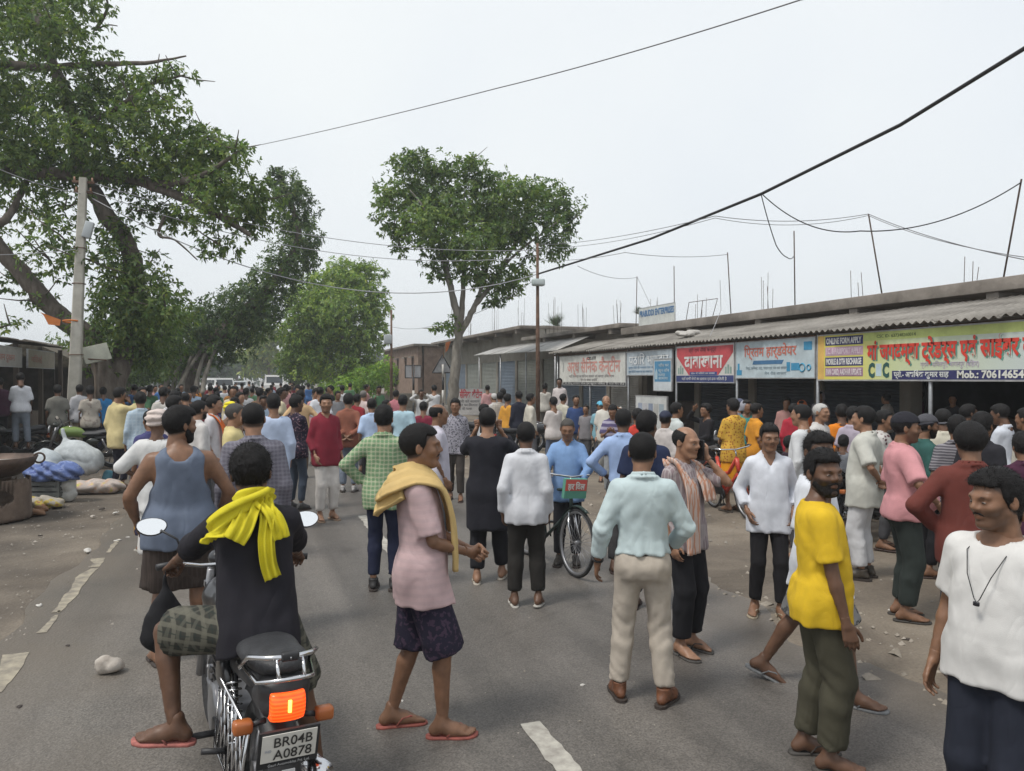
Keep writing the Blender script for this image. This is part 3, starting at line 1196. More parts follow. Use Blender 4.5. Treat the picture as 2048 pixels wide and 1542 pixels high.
 for i, s in enumerate((-1, 1)):
  if lk == 'lungi':
   f.cone(hips[i], knee[i], .088, .075, .05)
   continue
  f.ell(P0 + np.array([0, -.01, -.115]), (.06, .075, .06), .04)
  f.ell(P0 + np.array([s * .068, -.052, -.065]), (.082 + fat * .5, .078 + fat * .5, .088), .04)
  r1 = .082 + loose + fat * .5
  r2 = .057 + loose * 1.35 + fat * .2
  r3 = legs.get('cuff', .046 + loose * 1.5)
  top_ = hips[i]
  if lk == 'shorts':
   r3 = r2 = r2 + .012
  if L <= 1 or lk == 'shorts':
   e = top_ + (knee[i] - top_) * L
   f.cone(top_, e, r1, r2 + max(0, 1 - L) * .02 + .012, .035, flat_b=True)
  else:
   f.cone(top_, knee[i], r1, r2, .035)
   e = knee[i] + (ank[i] - knee[i]) * (L - 1)
   m2 = knee[i] + (e - knee[i]) * .35 + np.array([0, -.008, 0])
   if lk == 'trousers':
    f.cone(knee[i], m2, r2, (r2 + r3) * .5 + .004, .02)
   f.cone(m2 if lk == 'trousers' else knee[i], e, (r2 + r3) * .5 + .004, r3, .02, flat_b=True)
 ph = g.uniform(0, 6.28, 12)
 fa = legs.get('fold', .0065) * 1.45
 def lfold(P):
  v = np.zeros(len(P))
  for i in range(2):
   h_, k_, a_ = hips[i], knee[i], ank[i]
   d1 = k_ - h_
   d2 = a_ - k_
   q = P - k_
   side_ = ((P[:, 0] < 0) == (i == 0))
   t1 = q @ d1 / np.linalg.norm(d1)
   t2 = q @ d2 / np.linalg.norm(d2)
   wrp = .8 * np.sin(q[:, 0] * 22 + ph[i]) + .7 * np.sin(q[:, 1] * 17 + ph[2 + i])
   v += side_ * np.exp(-(t1 / .11) ** 2) * .6 * ridge(t1 * 30 + wrp * 1.8 + ph[4 + i]) * np.clip(.6 - q[:, 1] * 8, .1, 1)
   v += side_ * np.exp(-((t2 - .36) / .10) ** 2) * .7 * (.5 + .5 * np.sin(q[:, 0] * 26 + q[:, 1] * 19 + ph[i])) * ridge(t2 * 46 + wrp * 2.0 + ph[6 + i])
   v += side_ * .30 * ridge(t1 * 9 + q[:, 0] * 30 + 1.3 * wrp + ph[8 + i])
  q = P - P0
  v += np.exp(-((q[:, 2] + .10) / .06) ** 2) * .22 * ridge(q[:, 2] * 30 + np.abs(q[:, 0]) * 26 + ph[10])
  return fa * v * .8
 f.folds(lfold)
 V, F = f.mesh()
 nm = {'trousers': 'trousers', 'shorts': 'shorts', 'lungi': 'lungi'}[lk]
 tr = mesh_np(nm, V, F, lmat, root)
 # ---------------- shirt
 sk_ = shirt.get('kind', 'shirt')
 fit = shirt.get('fit', .012)
 hem = shirt.get('hem', -.16)
 sl = shirt.get('sleeve', 1.9 if sk_ in ('shirt', 'kurta') else .75)
 sp_ = np.array(sh + elbow + wrist + [neck, T(0, 0, hem - .02)])
 f = Field(sp_.min(0) - np.array([.22, .24, .06]), sp_.max(0) + np.array([.2, .24, .12]), cv)
 pf = body_profile(belly, fat, fit, hem, shirt.get('flare', .008))
 if hem < -.03:
  zz_, rx_, ry_, cy_ = pf
  kk = zz_ < .33
  rx_[kk] = np.maximum(rx_[kk], np.interp(zz_[kk], [-.1, .30], [RX[1] + fat + fit + .012, RX[5] + fat + fit]))
  ry_[kk] = np.maximum(ry_[kk], np.interp(zz_[kk], [-.1, .30], [RY[1] + fat + fit + .010, RY[5] + fat + fit]))
 f.profile(P0, Mt, *pf, k=.02, p=2.5)
 if hem < -.03 and not shirt.get('nothigh') and (lk != 'lungi' or hem > -.3):
  for i, s in enumerate((-1, 1)):      # cloth falls over the seat and thighs
   f.ell(P0 + np.array([s * .068, -.052, -.065]), (.100 + fat * .5, .096 + fat * .5, .106), .04)
   f.cone(hips[i] + np.array([0, 0, .03]), knee[i], .088 + loose + fat * .5 + .020, .062 + loose * 1.35 + .026, .04)
  f.profile(P0, Mpel, zs, rx + .017, ry + .017, cy, k=.03)
  f.plane(T(0, 0, hem), -Mt[:, 2])
 if not vest:
  for i, s in enumerate((-1, 1)):
   f.cone(T(s * .03, -.03, .482), T(s * .125, -.022, .438), .038, .045, .04)
   r1, r2, r3 = .046 + fit + fat * .5, .036 + fit * 1.15 + fat * .35, shirt.get('cuff', .030 + fit * 1.2)
   if sl <= 1:
    e = sh[i] + (elbow[i] - sh[i]) * sl
    f.cone(sh[i], e, r1, r1 * (1 - sl) + (r2 + .012) * sl, .035, flat_b=True)
   else:
    f.cone(sh[i], elbow[i], r1, r2, .035)
    e = elbow[i] + (wrist[i] - elbow[i]) * (sl - 1)
    rr = r2 + (r3 - r2) * (sl - 1)
    f.cone(elbow[i], e, r2, rr, .02, flat_b=True)
    if sk_ in ('shirt', 'kurta'):
     d = (wrist[i] - elbow[i]) / np.linalg.norm(wrist[i] - elbow[i])
     f.cone(e - d * .045, e, rr + .003, rr + .003, .004, flat_a=True, flat_b=True)
 ph = g.uniform(0, 6.28, 14)
 fa = shirt.get('fold', .0060) * 1.45
 def sfold(P):
  q = (P - P0) @ Mt
  x, y, z = q.T
  phi = np.arctan2(x, y + .01)
  tor = np.exp(-(np.maximum(0, np.abs(x) - .20) / .05) ** 2)
  dn = np.clip((.30 - z) / (.30 - hem), 0, 1.2)
  v = tor * dn ** 1.3 * (.52 * np.sin(6 * phi + ph[0] + 1.4 * np.sin(z * 7 + ph[1])) + .3 * np.sin(11 * phi + ph[2] + np.sin(z * 9)))
  v += tor * np.exp(-((z - .06) / .11) ** 2) * .42 * (.5 + .5 * np.sin(2 * phi + ph[12])) * ridge(z * 26 + 2.6 * np.sin(phi + ph[3]) + 1.2 * np.sin(3 * phi + ph[4]))
  v += tor * np.exp(-((z - .30) / .10) ** 2) * .35 * ridge(x * 22 + z * 18 * np.sign(x) + ph[5])
  for i in range(2):
   ax_ = wrist[i] - sh[i]
   ax_ = ax_ / np.linalg.norm(ax_)
   e = P - elbow[i]
   t = e @ ax_
   v += np.exp(-(e ** 2).sum(1) / .11 ** 2) * .65 * (.55 + .45 * np.sin(e[:, 1] * 40 + ph[13])) * ridge(t * 46 + 1.2 * np.sin(e[:, 0] * 40 + ph[6 + i]) + ph[8 + i])
   e2 = P - (sh[i] * .75 + T(0, 0, .36) * .25)
   v += np.exp(-(e2 ** 2).sum(1) / .09 ** 2) * .6 * ridge(e2[:, 2] * 30 + e2[:, 0] * 30 * (1 if i else -1) + ph[10 + i])
  return fa * v * .8
 f.folds(sfold)
 if vest:
  for s in (-1, 1):
   f.ell(T(s * (.185 + fat), -.01, .36), (.075, .22, .155), .012, 'cut', Mt)
  f.ell(T(0, .06, .50), (.080, .10, .13), .012, 'cut', Mt)
  f.ell(T(0, -.09, .51), (.078, .075, .105), .012, 'cut', Mt)
 else:
  up = Mt @ np.array([0, -.10, 1.0])
  up /= np.linalg.norm(up)
  rn = .064 if shirt.get('collar', 0) else shirt.get('neck', .074)
  cpt = T(0, -.012, .498 if shirt.get('collar', 0) else shirt.get('neckz', .455))
  f.cone(cpt, cpt + up * .2, rn, rn + .02, .006, 'cut')
  if shirt.get('collar', 0):
   n_ = 14
   ring, ring2 = [], []
   for j in range(n_ + 1):
    a = 2 * math.pi * j / n_ + math.pi / 2
    cx, cy_ = math.cos(a), math.sin(a)
    front = max(0, cy_)
    op = shirt.get('open', 0.0)
    ring.append(T(cx * .068, -.026 + cy_ * .062 + front * .012, .534 - .042 * front ** 2 - op * .05 * front ** 3 + .012 * max(0, -cy_)))
    ring2.append(T(cx * .092, -.026 + cy_ * .084 + front * .012, .512 - .046 * front ** 2 - op * .05 * front ** 3 + .010 * max(0, -cy_)))
   for j in range(n_):
    if shirt.get('open', 0) and j in (0, n_ - 1):
     continue
    f.cone(ring[j], ring[j + 1], .012, .012, .006)
    f.cone(ring2[j], ring2[j + 1], .0105, .0105, .012)
   if shirt.get('open', 0):
    f.cone(T(0, .13, .40 - .06 * shirt['open']), T(0, .06, .51), .008, .05 * shirt['open'] + .012, .006, 'cut')
  elif shirt.get('kind') == 'tee':
   n_ = 16
   for j in range(n_):
    p_ = []
    for jj in (j, j + 1):
     a = 2 * math.pi * jj / n_
     front = max(0, math.sin(a))
     p_.append(T(math.cos(a) * (rn + .008), -.018 + math.sin(a) * (rn + .006), .490 - .034 * front + .012 * max(0, -math.sin(a))))
    f.cone(p_[0], p_[1], .012, .012, .008)
 V, F = f.mesh()
 if lod <= 1:
  V = relax(V, F, .5)
 sc = shirt.get('col', (.5, .5, .5))
 smat = fabric(sc, shirt.get('pat'), shirt.get('c2'), shirt.get('c3'), shirt.get('scale', 1.0), by_object=by_object, wear=shirt.get('wear', .13))
 so = mesh_np('vest' if vest else 'kurta' if sk_ == 'kurta' else 'tee_shirt' if sk_ == 'tee' else 'shirt', V, F, smat, root)
 if shirt.get('buttons') and lod <= 1:
  b = MB()
  for z in np.arange(hem + .06, .42, .085):
   yy = np.interp(z, pf[0], pf[2]) + np.interp(z, pf[0], pf[3])
   b.box(T(0, yy + .002, z), (.010, .006, .010))
  b.build('buttons', mat('button', (.6, .6, .58), .4), so)
 if shirt.get('belt'):
  f = Field(P0 - .25, P0 + .25, max(.010, cv * .8))
  zz = shirt['belt'] if isinstance(shirt['belt'], float) else .045
  zs2, rx2, ry2, cy2 = body_profile(belly * .6, fat, .013)
  f.profile(P0, Mpel, [zz - .018, zz + .018], [np.interp(zz, zs2, rx2)] * 2, [np.interp(zz, zs2, ry2)] * 2, [np.interp(zz, zs2, cy2)] * 2, k=0)
  V, F = f.mesh()
  mesh_np('belt', V, F, mat('belt_leather', (.02, .014, .01), .45), root)
 # ---------------- hair and headgear
 hs = hair
 if not (headgear and headgear[0] in ('turban',)):
  V, F = hair_tpl(hv * 1.25, hs, variant)
  if len(V):
   if lod <= 2 and hs.split('+')[0] not in ('none',):
    V, F = strands(V, F, g, (1800, 700, 160)[lod], .017 if hs[:4] in ('curl', 'thic', 'long', 'fade') else .007)
   mesh_np('hair', V @ Mh.T + hc, F, hair_mat(hair_tone), root)
 if headgear:
  hk, hcol = headgear[0], headgear[1]
  f = Field((-.16, -.18, -.10), (.16, .24, .24), max(.006, hv * 1.3))
  if hk == 'cap':
   f.ell((0, -.015, .045), (.090, .112, .098), 0)
   f.plane((0, 0, .046), (0, .12, -1))
   f.ell((0, .125, .050), (.078, .080, .010), .006, 'add', np.array(Matrix.Rotation(.22, 3, 'X')))
  elif hk == 'turban':
   for q, (zc, rr, tilt) in enumerate(((.030, .112, .25), (.055, .124, -.18), (.082, .122, .16), (.108, .108, -.2), (.132, .082, .15))):
    M = np.array(Matrix.Rotation(tilt, 3, 'X') @ Matrix.Rotation(.2 * (q % 2) - .1, 3, 'Y'))
    f.ell((0, -.012, zc), (rr, rr * 1.12, .036), .016, 'add', M)
   f.ripple(.006, waves(g, 4, .035, (0, 0, 1), .4))
   f.ell((0, .03, -.035), (.085, .13, .062), .004, 'cut')
  elif hk == 'veil':
   f.ell((0, -.03, .03), (.100, .112, .112), 0)
   f.cone((0, -.05, .0), (0, -.09, -.10), .100, .115, .05)
   f.ripple(.006, waves(g, 4, .06))
   f.ell((0, .085, -.03), (.070, .075, .105), .006, 'cut')
  V, F = f.mesh()
  mesh_np({'cap': 'cap', 'turban': 'turban', 'veil': 'veil'}[hk], V @ Mh.T + hc, F, fabric(hcol), root)
 J = dict(P0=P0, Mt=Mt, T=T, sh=sh, elbow=elbow, wrist=wrist, neck=neck, hc=hc, Mh=Mh, hips=hips, knee=knee, ank=ank, fdir=fdir, root=root)
 return root, J
def place(root, px, py, H=1.66, face=0.0, z=0.0, at_pos=None):
 """stands the figure at the ground point of a pixel. face: 0 away from the camera, 90 to the right, 180 towards it, -90 to the left"""
 p = ground(px, py, z) if at_pos is None else Vector(at_pos)
 base = math.degrees(math.atan2(p.x, p.y))
 yaw = base + face
 root.location = p
 root.rotation_euler = (0, 0, -R(yaw))
 s = H / 1.742
 root.scale = (s, s, s)
 return root
def ribbon(name, pts, width, mtl, parent, th=.008, wave=.006, nseg=9, side=None, seed=1, taper=None):
 """a length of cloth draped along points, with pleats across its width"""
 g = random.Random(seed)
 pts = [Vector(p) for p in pts]
 # resample smoothly
 P = []
 n = len(pts)
 for i in range(n - 1):
  p0, p1, p2, p3 = pts[max(i - 1, 0)], pts[i], pts[i + 1], pts[min(i + 2, n - 1)]
  for k in range(5):
   t = k / 5
   P.append(.5 * ((2 * p1) + (p2 - p0) * t + (2 * p0 - 5 * p1 + 4 * p2 - p3) * t * t + (3 * p1 - p0 - 3 * p2 + p3) * t ** 3))
 P.append(pts[-1])
 ph = [g.uniform(0, 6.28) for _ in range(3)]
 sides = side if isinstance(side, list) else [side] * n
 rings = []
 for i, p in enumerate(P):
  t = (P[min(i + 1, len(P) - 1)] - P[max(i - 1, 0)]).normalized()
  u = i / 5
  s0, s1 = Vector(sides[min(int(u), n - 1)]), Vector(sides[min(int(u) + 1, n - 1)])
  sd = s0.lerp(s1, u - int(u))
  sd = (sd - t * sd.dot(t)).normalized()
  nrm = t.cross(sd)
  w = width * (1 if taper is None else np.interp(i / (len(P) - 1), [0, .5, 1], taper))
  top, bot = [], []
  for j in range(nseg):
   a = j / (nseg - 1) - .5
   d = wave * (math.sin(a * 17 + ph[0] + i * .12) + .5 * math.sin(a * 31 + ph[1] - i * .2))
   q = p + sd * (a * w) + nrm * d
   top.append(q + nrm * th / 2)
   bot.append(q - nrm * th / 2)
  rings.append(top + bot[::-1])
 b = MB()
 b.loft(rings)
 return b.build(name, mtl, parent)
# ------------------------------------------------------------------ ground, road, verge
def sheet_mat(name, stops, scale, rough=(.6, .9), bump=.4, bscale=40, scale2=None, stretch=(1, 1, 1), spec=.35):
 """mottled ground surface: colour stops over two octaves of noise, patchy gloss and grit"""
 m, nt, b = new_mat(name)
 N, L = nt.nodes.new, nt.links.new
 tc = N('ShaderNodeTexCoord')
 mp = N('ShaderNodeMapping')
 mp.inputs['Scale'].default_value = stretch
 L(tc.outputs['Object'], mp.inputs['Vector'])
 n1 = N('ShaderNodeTexNoise')
 n1.inputs['Scale'].default_value = scale
 n1.inputs['Detail'].default_value = 8
 n1.inputs['Roughness'].default_value = .66
 n1.inputs['Distortion'].default_value = .5
 L(mp.outputs[0], n1.inputs['Vector'])
 rp = N('ShaderNodeValToRGB')
 cr = rp.color_ramp
 while len(cr.elements) < len(stops):
  cr.elements.new(.5)
 for e, (p, c) in zip(cr.elements, stops):
  e.position = p
  e.color = tuple(c) + (1,)
 L(n1.outputs['Fac'], rp.inputs['Fac'])
 n2 = N('ShaderNodeTexNoise')
 n2.inputs['Scale'].default_value = bscale * 2.2
 n2.inputs['Detail'].default_value = 6
 L(tc.outputs['Object'], n2.inputs['Vector'])
 mr = N('ShaderNodeMapRange')
 mr.inputs[1].default_value, mr.inputs[2].default_value = .25, .75
 mr.inputs[3].default_value, mr.inputs[4].default_value = .80, 1.18
 L(n2.outputs['Fac'], mr.inputs[0])
 mu = N('ShaderNodeMixRGB')
 mu.blend_type = 'MULTIPLY'
 mu.inputs[0].default_value = 1
 L(rp.outputs[0], mu.inputs[1])
 L(mr.outputs[0], mu.inputs[2])
 L(mu.outputs[0], b.inputs['Base Color'])
 n3 = N('ShaderNodeTexNoise')
 n3.inputs['Scale'].default_value = scale * .8
 n3.inputs['Detail'].default_value = 3
 L(tc.outputs['Object'], n3.inputs['Vector'])
 mr2 = N('ShaderNodeMapRange')
 mr2.inputs[1].default_value, mr2.inputs[2].default_value = .38, .62
 mr2.inputs[3].default_value, mr2.inputs[4].default_value = rough
 L(n3.outputs['Fac'], mr2.inputs[0])
 L(mr2.outputs[0], b.inputs['Roughness'])
 b.inputs['Specular IOR Level'].default_value = spec
 n4 = N('ShaderNodeTexNoise')
 n4.inputs['Scale'].default_value = bscale
 n4.inputs['Detail'].default_value = 6
 L(tc.outputs['Object'], n4.inputs['Vector'])
 bp = N('ShaderNodeBump')
 bp.inputs['Strength'].default_value = bump
 bp.inputs['Distance'].default_value = .02
 L(n4.outputs['Fac'], bp.inputs['Height'])
 L(bp.outputs['Normal'], b.inputs['Normal'])
 return m
ROAD_L, ROAD_R, MID = -1.78, 4.25, 1.53
def hills(x, y):
 return .5 * np.sin(x * 1.7 + 1.3 * np.sin(y * .9)) + .3 * np.sin(x * 4.1 + y * 2.3) + .2 * np.sin(y * 5.3 - x * 3.1 + 2)
def build_ground():
 xs = np.unique(np.concatenate([np.linspace(-900, -40, 12), np.linspace(-40, -8, 24), np.linspace(-8, 14, 115), np.linspace(14, 40, 20), np.linspace(40, 900, 12)]))
 ys = np.unique(np.concatenate([np.linspace(-60, -4, 12), np.linspace(-4, 22, 130), np.linspace(22, 60, 60), np.linspace(60, 1600, 24)]))
 X, Y = np.meshgrid(xs, ys, indexing='ij')
 n = hills(X, Y)
 near = np.clip((Y + 4) / 4, 0, 1) * np.clip((60 - Y) / 30, 0, 1)
 right = np.clip((X - 4.0) / .8, 0, 1) * np.clip((10.6 - X) / 1, 0, 1)
 left = np.clip((-1.9 - X) / 1.5, 0, 1) * np.clip((X + 8) / 2, 0, 1)
 lip = np.exp(-((X - 4.55 - .25 * np.sin(Y * 1.1) - .12 * np.sin(Y * 3.7)) / .32) ** 2)
 Z = -.014 + near * (right * (.012 + .012 * n) + left * (.010 * n) + lip * (.035 + .030 * hills(X * 3, Y * 2.2)))
 V = np.stack([X.ravel(), Y.ravel(), Z.ravel()], 1)
 a, b = len(xs), len(ys)
 I, J = np.meshgrid(np.arange(a - 1), np.arange(b - 1), indexing='ij')
 q = (I * b + J).ravel()
 F = np.stack([q, q + b, q + b + 1, q + 1], 1)
 m = sheet_mat('dirt', [(.30, (.085, .070, .055)), (.45, (.145, .120, .093)), (.58, (.200, .168, .130)), (.75, (.27, .235, .19))], .55, (.62, .95), .65, 26)
 nt = m.node_tree
 N, L = nt.nodes.new, nt.links.new
 bs = nt.nodes['Principled BSDF']
 old = bs.inputs['Base Color'].links[0].from_socket
 tc, sx, dn, ad, mr, mx = N('ShaderNodeTexCoord'), N('ShaderNodeSeparateXYZ'), N('ShaderNodeTexNoise'), N('ShaderNodeMath'), N('ShaderNodeMapRange'), N('ShaderNodeMixRGB')
 L(tc.outputs['Object'], sx.inputs[0])
 L(tc.outputs['Object'], dn.inputs['Vector'])
 dn.inputs['Scale'].default_value, dn.inputs['Detail'].default_value = .8, 6
 ad.operation = 'MULTIPLY_ADD'
 ad.inputs[1].default_value = 5.0
 L(dn.outputs['Fac'], ad.inputs[0])
 L(sx.outputs[0], ad.inputs[2])
 mr.inputs[1].default_value, mr.inputs[2].default_value, mr.inputs[3].default_value, mr.inputs[4].default_value = -.6, 1.2, .72, 0
 L(ad.outputs[0], mr.inputs[0])
 L(mr.outputs[0], mx.inputs[0])
 L(old, mx.inputs[1])
 mx.inputs[2].default_value = (.062, .052, .043, 1)       # trodden, oily earth by the stalls
 L(mx.outputs[0], bs.inputs['Base Color'])
 o = mesh_np('ground', V, F, m, None, True)
 tag(o, 'brown dusty earth verge beside the tarmac road', 'ground', kind='structure')
 # road: one long sheet with a ragged edge where the verge washes over it
 ys = np.concatenate([np.linspace(-12, 40, 260), np.linspace(40.5, 420, 90)])
 el = ROAD_L + .05 * np.sin(ys * 2.1) + .03 * np.sin(ys * 6.3 + 1) + .04 * np.sin(ys * .7)
 er = ROAD_R + .16 * np.sin(ys * 1.1 + .5) + .07 * np.sin(ys * 3.3 + 2) + .03 * np.sin(ys * 9.1)
 rows = []
 for t in np.linspace(0, 1, 13):
  x = el * (1 - t) + er * t
  z = .004 + .018 * (1 - (2 * t - 1) ** 2) * 0
  rows.append(np.stack([x, ys, np.full_like(ys, z)], 1))
 V = np.concatenate(rows)
 k = len(ys)
 I, J = np.meshgrid(np.arange(12), np.arange(k - 1), indexing='ij')
 q = (I * k + J).ravel()
 F = np.stack([q, q + k, q + k + 1, q + 1], 1)
 m = sheet_mat('asphalt', [(.28, (.098, .088, .077)), (.47, (.127, .115, .102)), (.62, (.146, .133, .116)), (.78, (.180, .161, .139))], .35, (.42, .66), .30, 55, spec=.45)
 nt = m.node_tree
 N, L = nt.nodes.new, nt.links.new
 bs = nt.nodes['Principled BSDF']
 old = bs.inputs['Base Color'].links[0].from_socket
 tc, sx, dn, ad, mr, mx = N('ShaderNodeTexCoord'), N('ShaderNodeSeparateXYZ'), N('ShaderNodeTexNoise'), N('ShaderNodeMath'), N('ShaderNodeMapRange'), N('ShaderNodeMixRGB')
 L(tc.outputs['Object'], sx.inputs[0])
 L(tc.outputs['Object'], dn.inputs['Vector'])
 dn.inputs['Scale'].default_value, dn.inputs['Detail'].default_value = .9, 8
 ab, su = N('ShaderNodeMath'), N('ShaderNodeMath')
 su.operation, ab.operation, ad.operation = 'SUBTRACT', 'ABSOLUTE', 'MULTIPLY_ADD'
 su.inputs[1].default_value = 1.45
 L(sx.outputs[0], su.inputs[0])
 L(su.outputs[0], ab.inputs[0])
 ad.inputs[1].default_value = 2.6
 L(dn.outputs['Fac'], ad.inputs[0])
 L(ab.outputs[0], ad.inputs[2])
 mr.inputs[1].default_value, mr.inputs[2].default_value, mr.inputs[4].default_value = 3.3, 4.5, .75
 def layer(prev, tex, scale, stretch, lo, hi, amt, out='Fac'):
  mp_, t_, r_, m_ = N('ShaderNodeMapping'), N(tex), N('ShaderNodeMapRange'), N('ShaderNodeMixRGB')
  mp_.inputs['Scale'].default_value = stretch
  L(tc.outputs['Object'], mp_.inputs[0])
  L(mp_.outputs[0], t_.inputs['Vector'])
  t_.inputs['Scale'].default_value = scale
  if tex.endswith('Noise'):
   t_.inputs['Detail'].default_value = 5
  else:
   t_.feature = 'DISTANCE_TO_EDGE'
  r_.inputs[1].default_value, r_.inputs[2].default_value = lo, hi
  r_.inputs[3].default_value, r_.inputs[4].default_value = amt
  L(t_.outputs[out], r_.inputs[0])
  m_.blend_type = 'MULTIPLY'
  m_.inputs[0].default_value = 1
  L(prev, m_.inputs[1])
  L(r_.outputs[0], m_.inputs[2])
  return m_.outputs[0]
 old = layer(old, 'ShaderNodeTexNoise', 1.0, (1.6, .10, 1), .40, .62, (.74, 1.16))
 old = layer(old, 'ShaderNodeTexNoise', 2.3, (1, .7, 1), .58, .72, (1.0, .70))
 old = layer(old, 'ShaderNodeTexNoise', 95.0, (1, 1, 1), .35, .65, (.66, 1.30))
 old = layer(old, 'ShaderNodeTexVoronoi', .55, (1, .8, 1), .0, .005, (.86, 1.0), 'Distance')
 L(ad.outputs[0], mr.inputs[0])
 L(mr.outputs[0], mx.inputs[0])
 L(old, mx.inputs[1])
 mx.inputs[2].default_value = (.145, .122, .096, 1)
 L(mx.outputs[0], bs.inputs['Base Color'])
 o = mesh_np('road', V, F, m, None, True)
 tag(o, 'grey worn tarmac road with faded painted lines', 'road', kind='structure')
 # painted lines, worn through in patches
 paint = mat('road_paint', (.46, .44, .385), .75, nscale=11, color2=(.24, .22, .195), detail=8)
 ypaint = mat('edge_paint', (.36, .32, .24), .8, nscale=9, color2=(.17, .15, .125), detail=8)
 def stripe(x0, x1, y0, y1, m_, seed, ragged=.03, holes=.0):
  g = np.random.default_rng(seed)
  n_ = max(4, int((y1 - y0) / .06))
  b_ = MB()
  vs, fs = [], []
  kn = max(3, int((y1 - y0) / .22))
  tt_ = np.linspace(0, 1, n_ + 1)
  xa = x0 + np.interp(tt_, np.linspace(0, 1, kn), g.normal(0, ragged * .6, kn)) + g.normal(0, .006, n_ + 1)
  xb = x1 + np.interp(tt_, np.linspace(0, 1, kn), g.normal(0, ragged * .25, kn)) + g.normal(0, .004, n_ + 1)
  xa = np.minimum(xa, xb - .01)
  for i in range(n_ + 1):
   y = y0 + (y1 - y0) * i / n_
   vs += [(xa[i], y, .008), (xb[i], y, .008)]
  fs = [(2 * i, 2 * i + 1, 2 * i + 3, 2 * i + 2) for i in range(n_) if g.random() > holes]
  b_.add(vs, fs)
  o_ = b_.build('road_marking', m_)
  return o_
 par = bpy.data.objects['road']
 for i, (y0, y1) in enumerate(((1.1, 4.05), (8.1, 11.0), (15.2, 18.2), (22.2, 25.2), (29.3, 32.2), (36.3, 39.3))):
  o = stripe(MID - .06, MID + .06, y0, y1, paint, 10 + i, .012, .0)
  o.parent = par
 for i, (y0, y1, w) in enumerate(((5.55, 6.3, .13), (6.75, 7.35, .055), (7.3, 9.35, .10), (9.6, 10.4, .045))):
  o = stripe(-1.52 - w, -1.52, y0, y1, ypaint, 30 + i, .075 if w > .1 else .04, .05)
  o.parent = par
build_ground()
# ------------------------------------------------------------------ writing
def text_mesh(body, size, mtl, parent, M, name='lettering', width=None, align='LEFT', weight=0.0, sx=1.0, ext=.0015):
 c = bpy.data.curves.new(name, 'FONT')
 c.body = body
 c.size = size
 c.align_x = align
 c.extrude = ext
 c.offset = weight
 c.resolution_u = 3 if size < .07 else 2
 t = bpy.data.objects.new(name + '_tmp', c)
 col.objects.link(t)
 bpy.context.view_layer.update()
 dg = bpy.context.evaluated_depsgraph_get()
 me = bpy.data.meshes.new_from_object(t.evaluated_get(dg))
 bpy.data.objects.remove(t)
 bpy.data.curves.remove(c)
 me.materials.clear()
 me.materials.append(mtl)
 v = np.zeros(len(me.vertices) * 3, np.float32)
 me.vertices.foreach_get('co', v)
 v = v.reshape(-1, 3)
 if len(v):
  w = v[:, 0].max() - v[:, 0].min()
  if width:
   v[:, 0] = (v[:, 0] - v[:, 0].min()) * (width / max(w, 1e-6))
  else:
   v[:, 0] *= sx
  v = v @ np.array(M.to_3x3()).T + np.array(M.translation)
  me.vertices.foreach_set('co', v.astype(np.float32).ravel())
 me.name = name
 me.update()
 o = bpy.data.objects.new(name, me)
 return link(o, parent)
def plane_frame(origin, right, up):
 """matrix: local x -> right, y -> up, z -> out of the face"""
 r, u = Vector(right).normalized(), Vector(up).normalized()
 n = r.cross(u)
 M = Matrix((r, u, n)).transposed().to_4x4()
 M.translation = Vector(origin)
 return M
def flat_mat(c, rough=.55, fade=.12):
 return mat('print_%.3f_%.3f_%.3f' % tuple(c), c, rough, noise=fade, nscale=5)
def panel(b, M, x0, y0, x1, y1, z, th=.003):
 vs = [M @ Vector(p) for p in ((x0, y0, z), (x1, y0, z), (x1, y1, z), (x0, y1, z), (x0, y0, z - th), (x1, y0, z - th), (x1, y1, z - th), (x0, y1, z - th))]
 b.add(vs, [(0, 1, 2, 3), (4, 7, 6, 5), (0, 4, 5, 1), (1, 5, 6, 2), (2, 6, 7, 3), (3, 7, 4, 0)])
def patch(parent, M, x0, y0, x1, y1, z, c, name='printed_panel', shape=None):
 b = MB()
 if shape:
  n = len(shape)
  b.add([M @ Vector((x, y, z)) for x, y in shape], [tuple(range(n))])
 else:
  panel(b, M, x0, y0, x1, y1, z)
 return b.build(name, flat_mat(c), parent)
def signboard(label, M, w, h, base, frame_c=(.42, .42, .42), th=.045, fr=.022, cat='sign', name='shop_sign', back=True):
 """board with metal frame; local frame M has its origin at the lower left of the face"""
 e = empty(name, M @ Vector((w / 2, 0, 0)), 0, label, cat)
 e.location = (0, 0, 0)
 b = MB()
 panel(b, M, 0, 0, w, h, 0, .02)
 board = b.build('board', flat_mat(base), e)
 fm = mat('sign_frame', frame_c, .45, .4, noise=.2)
 b = MB()
 for (x0, y0, x1, y1) in ((-fr, -fr, w + fr, 0), (-fr, h, w + fr, h + fr), (-fr, 0, 0, h), (w, 0, w + fr, h)):
  panel(b, M, x0, y0, x1, y1, .008, th)
 b.build('frame', fm, e)
 return e
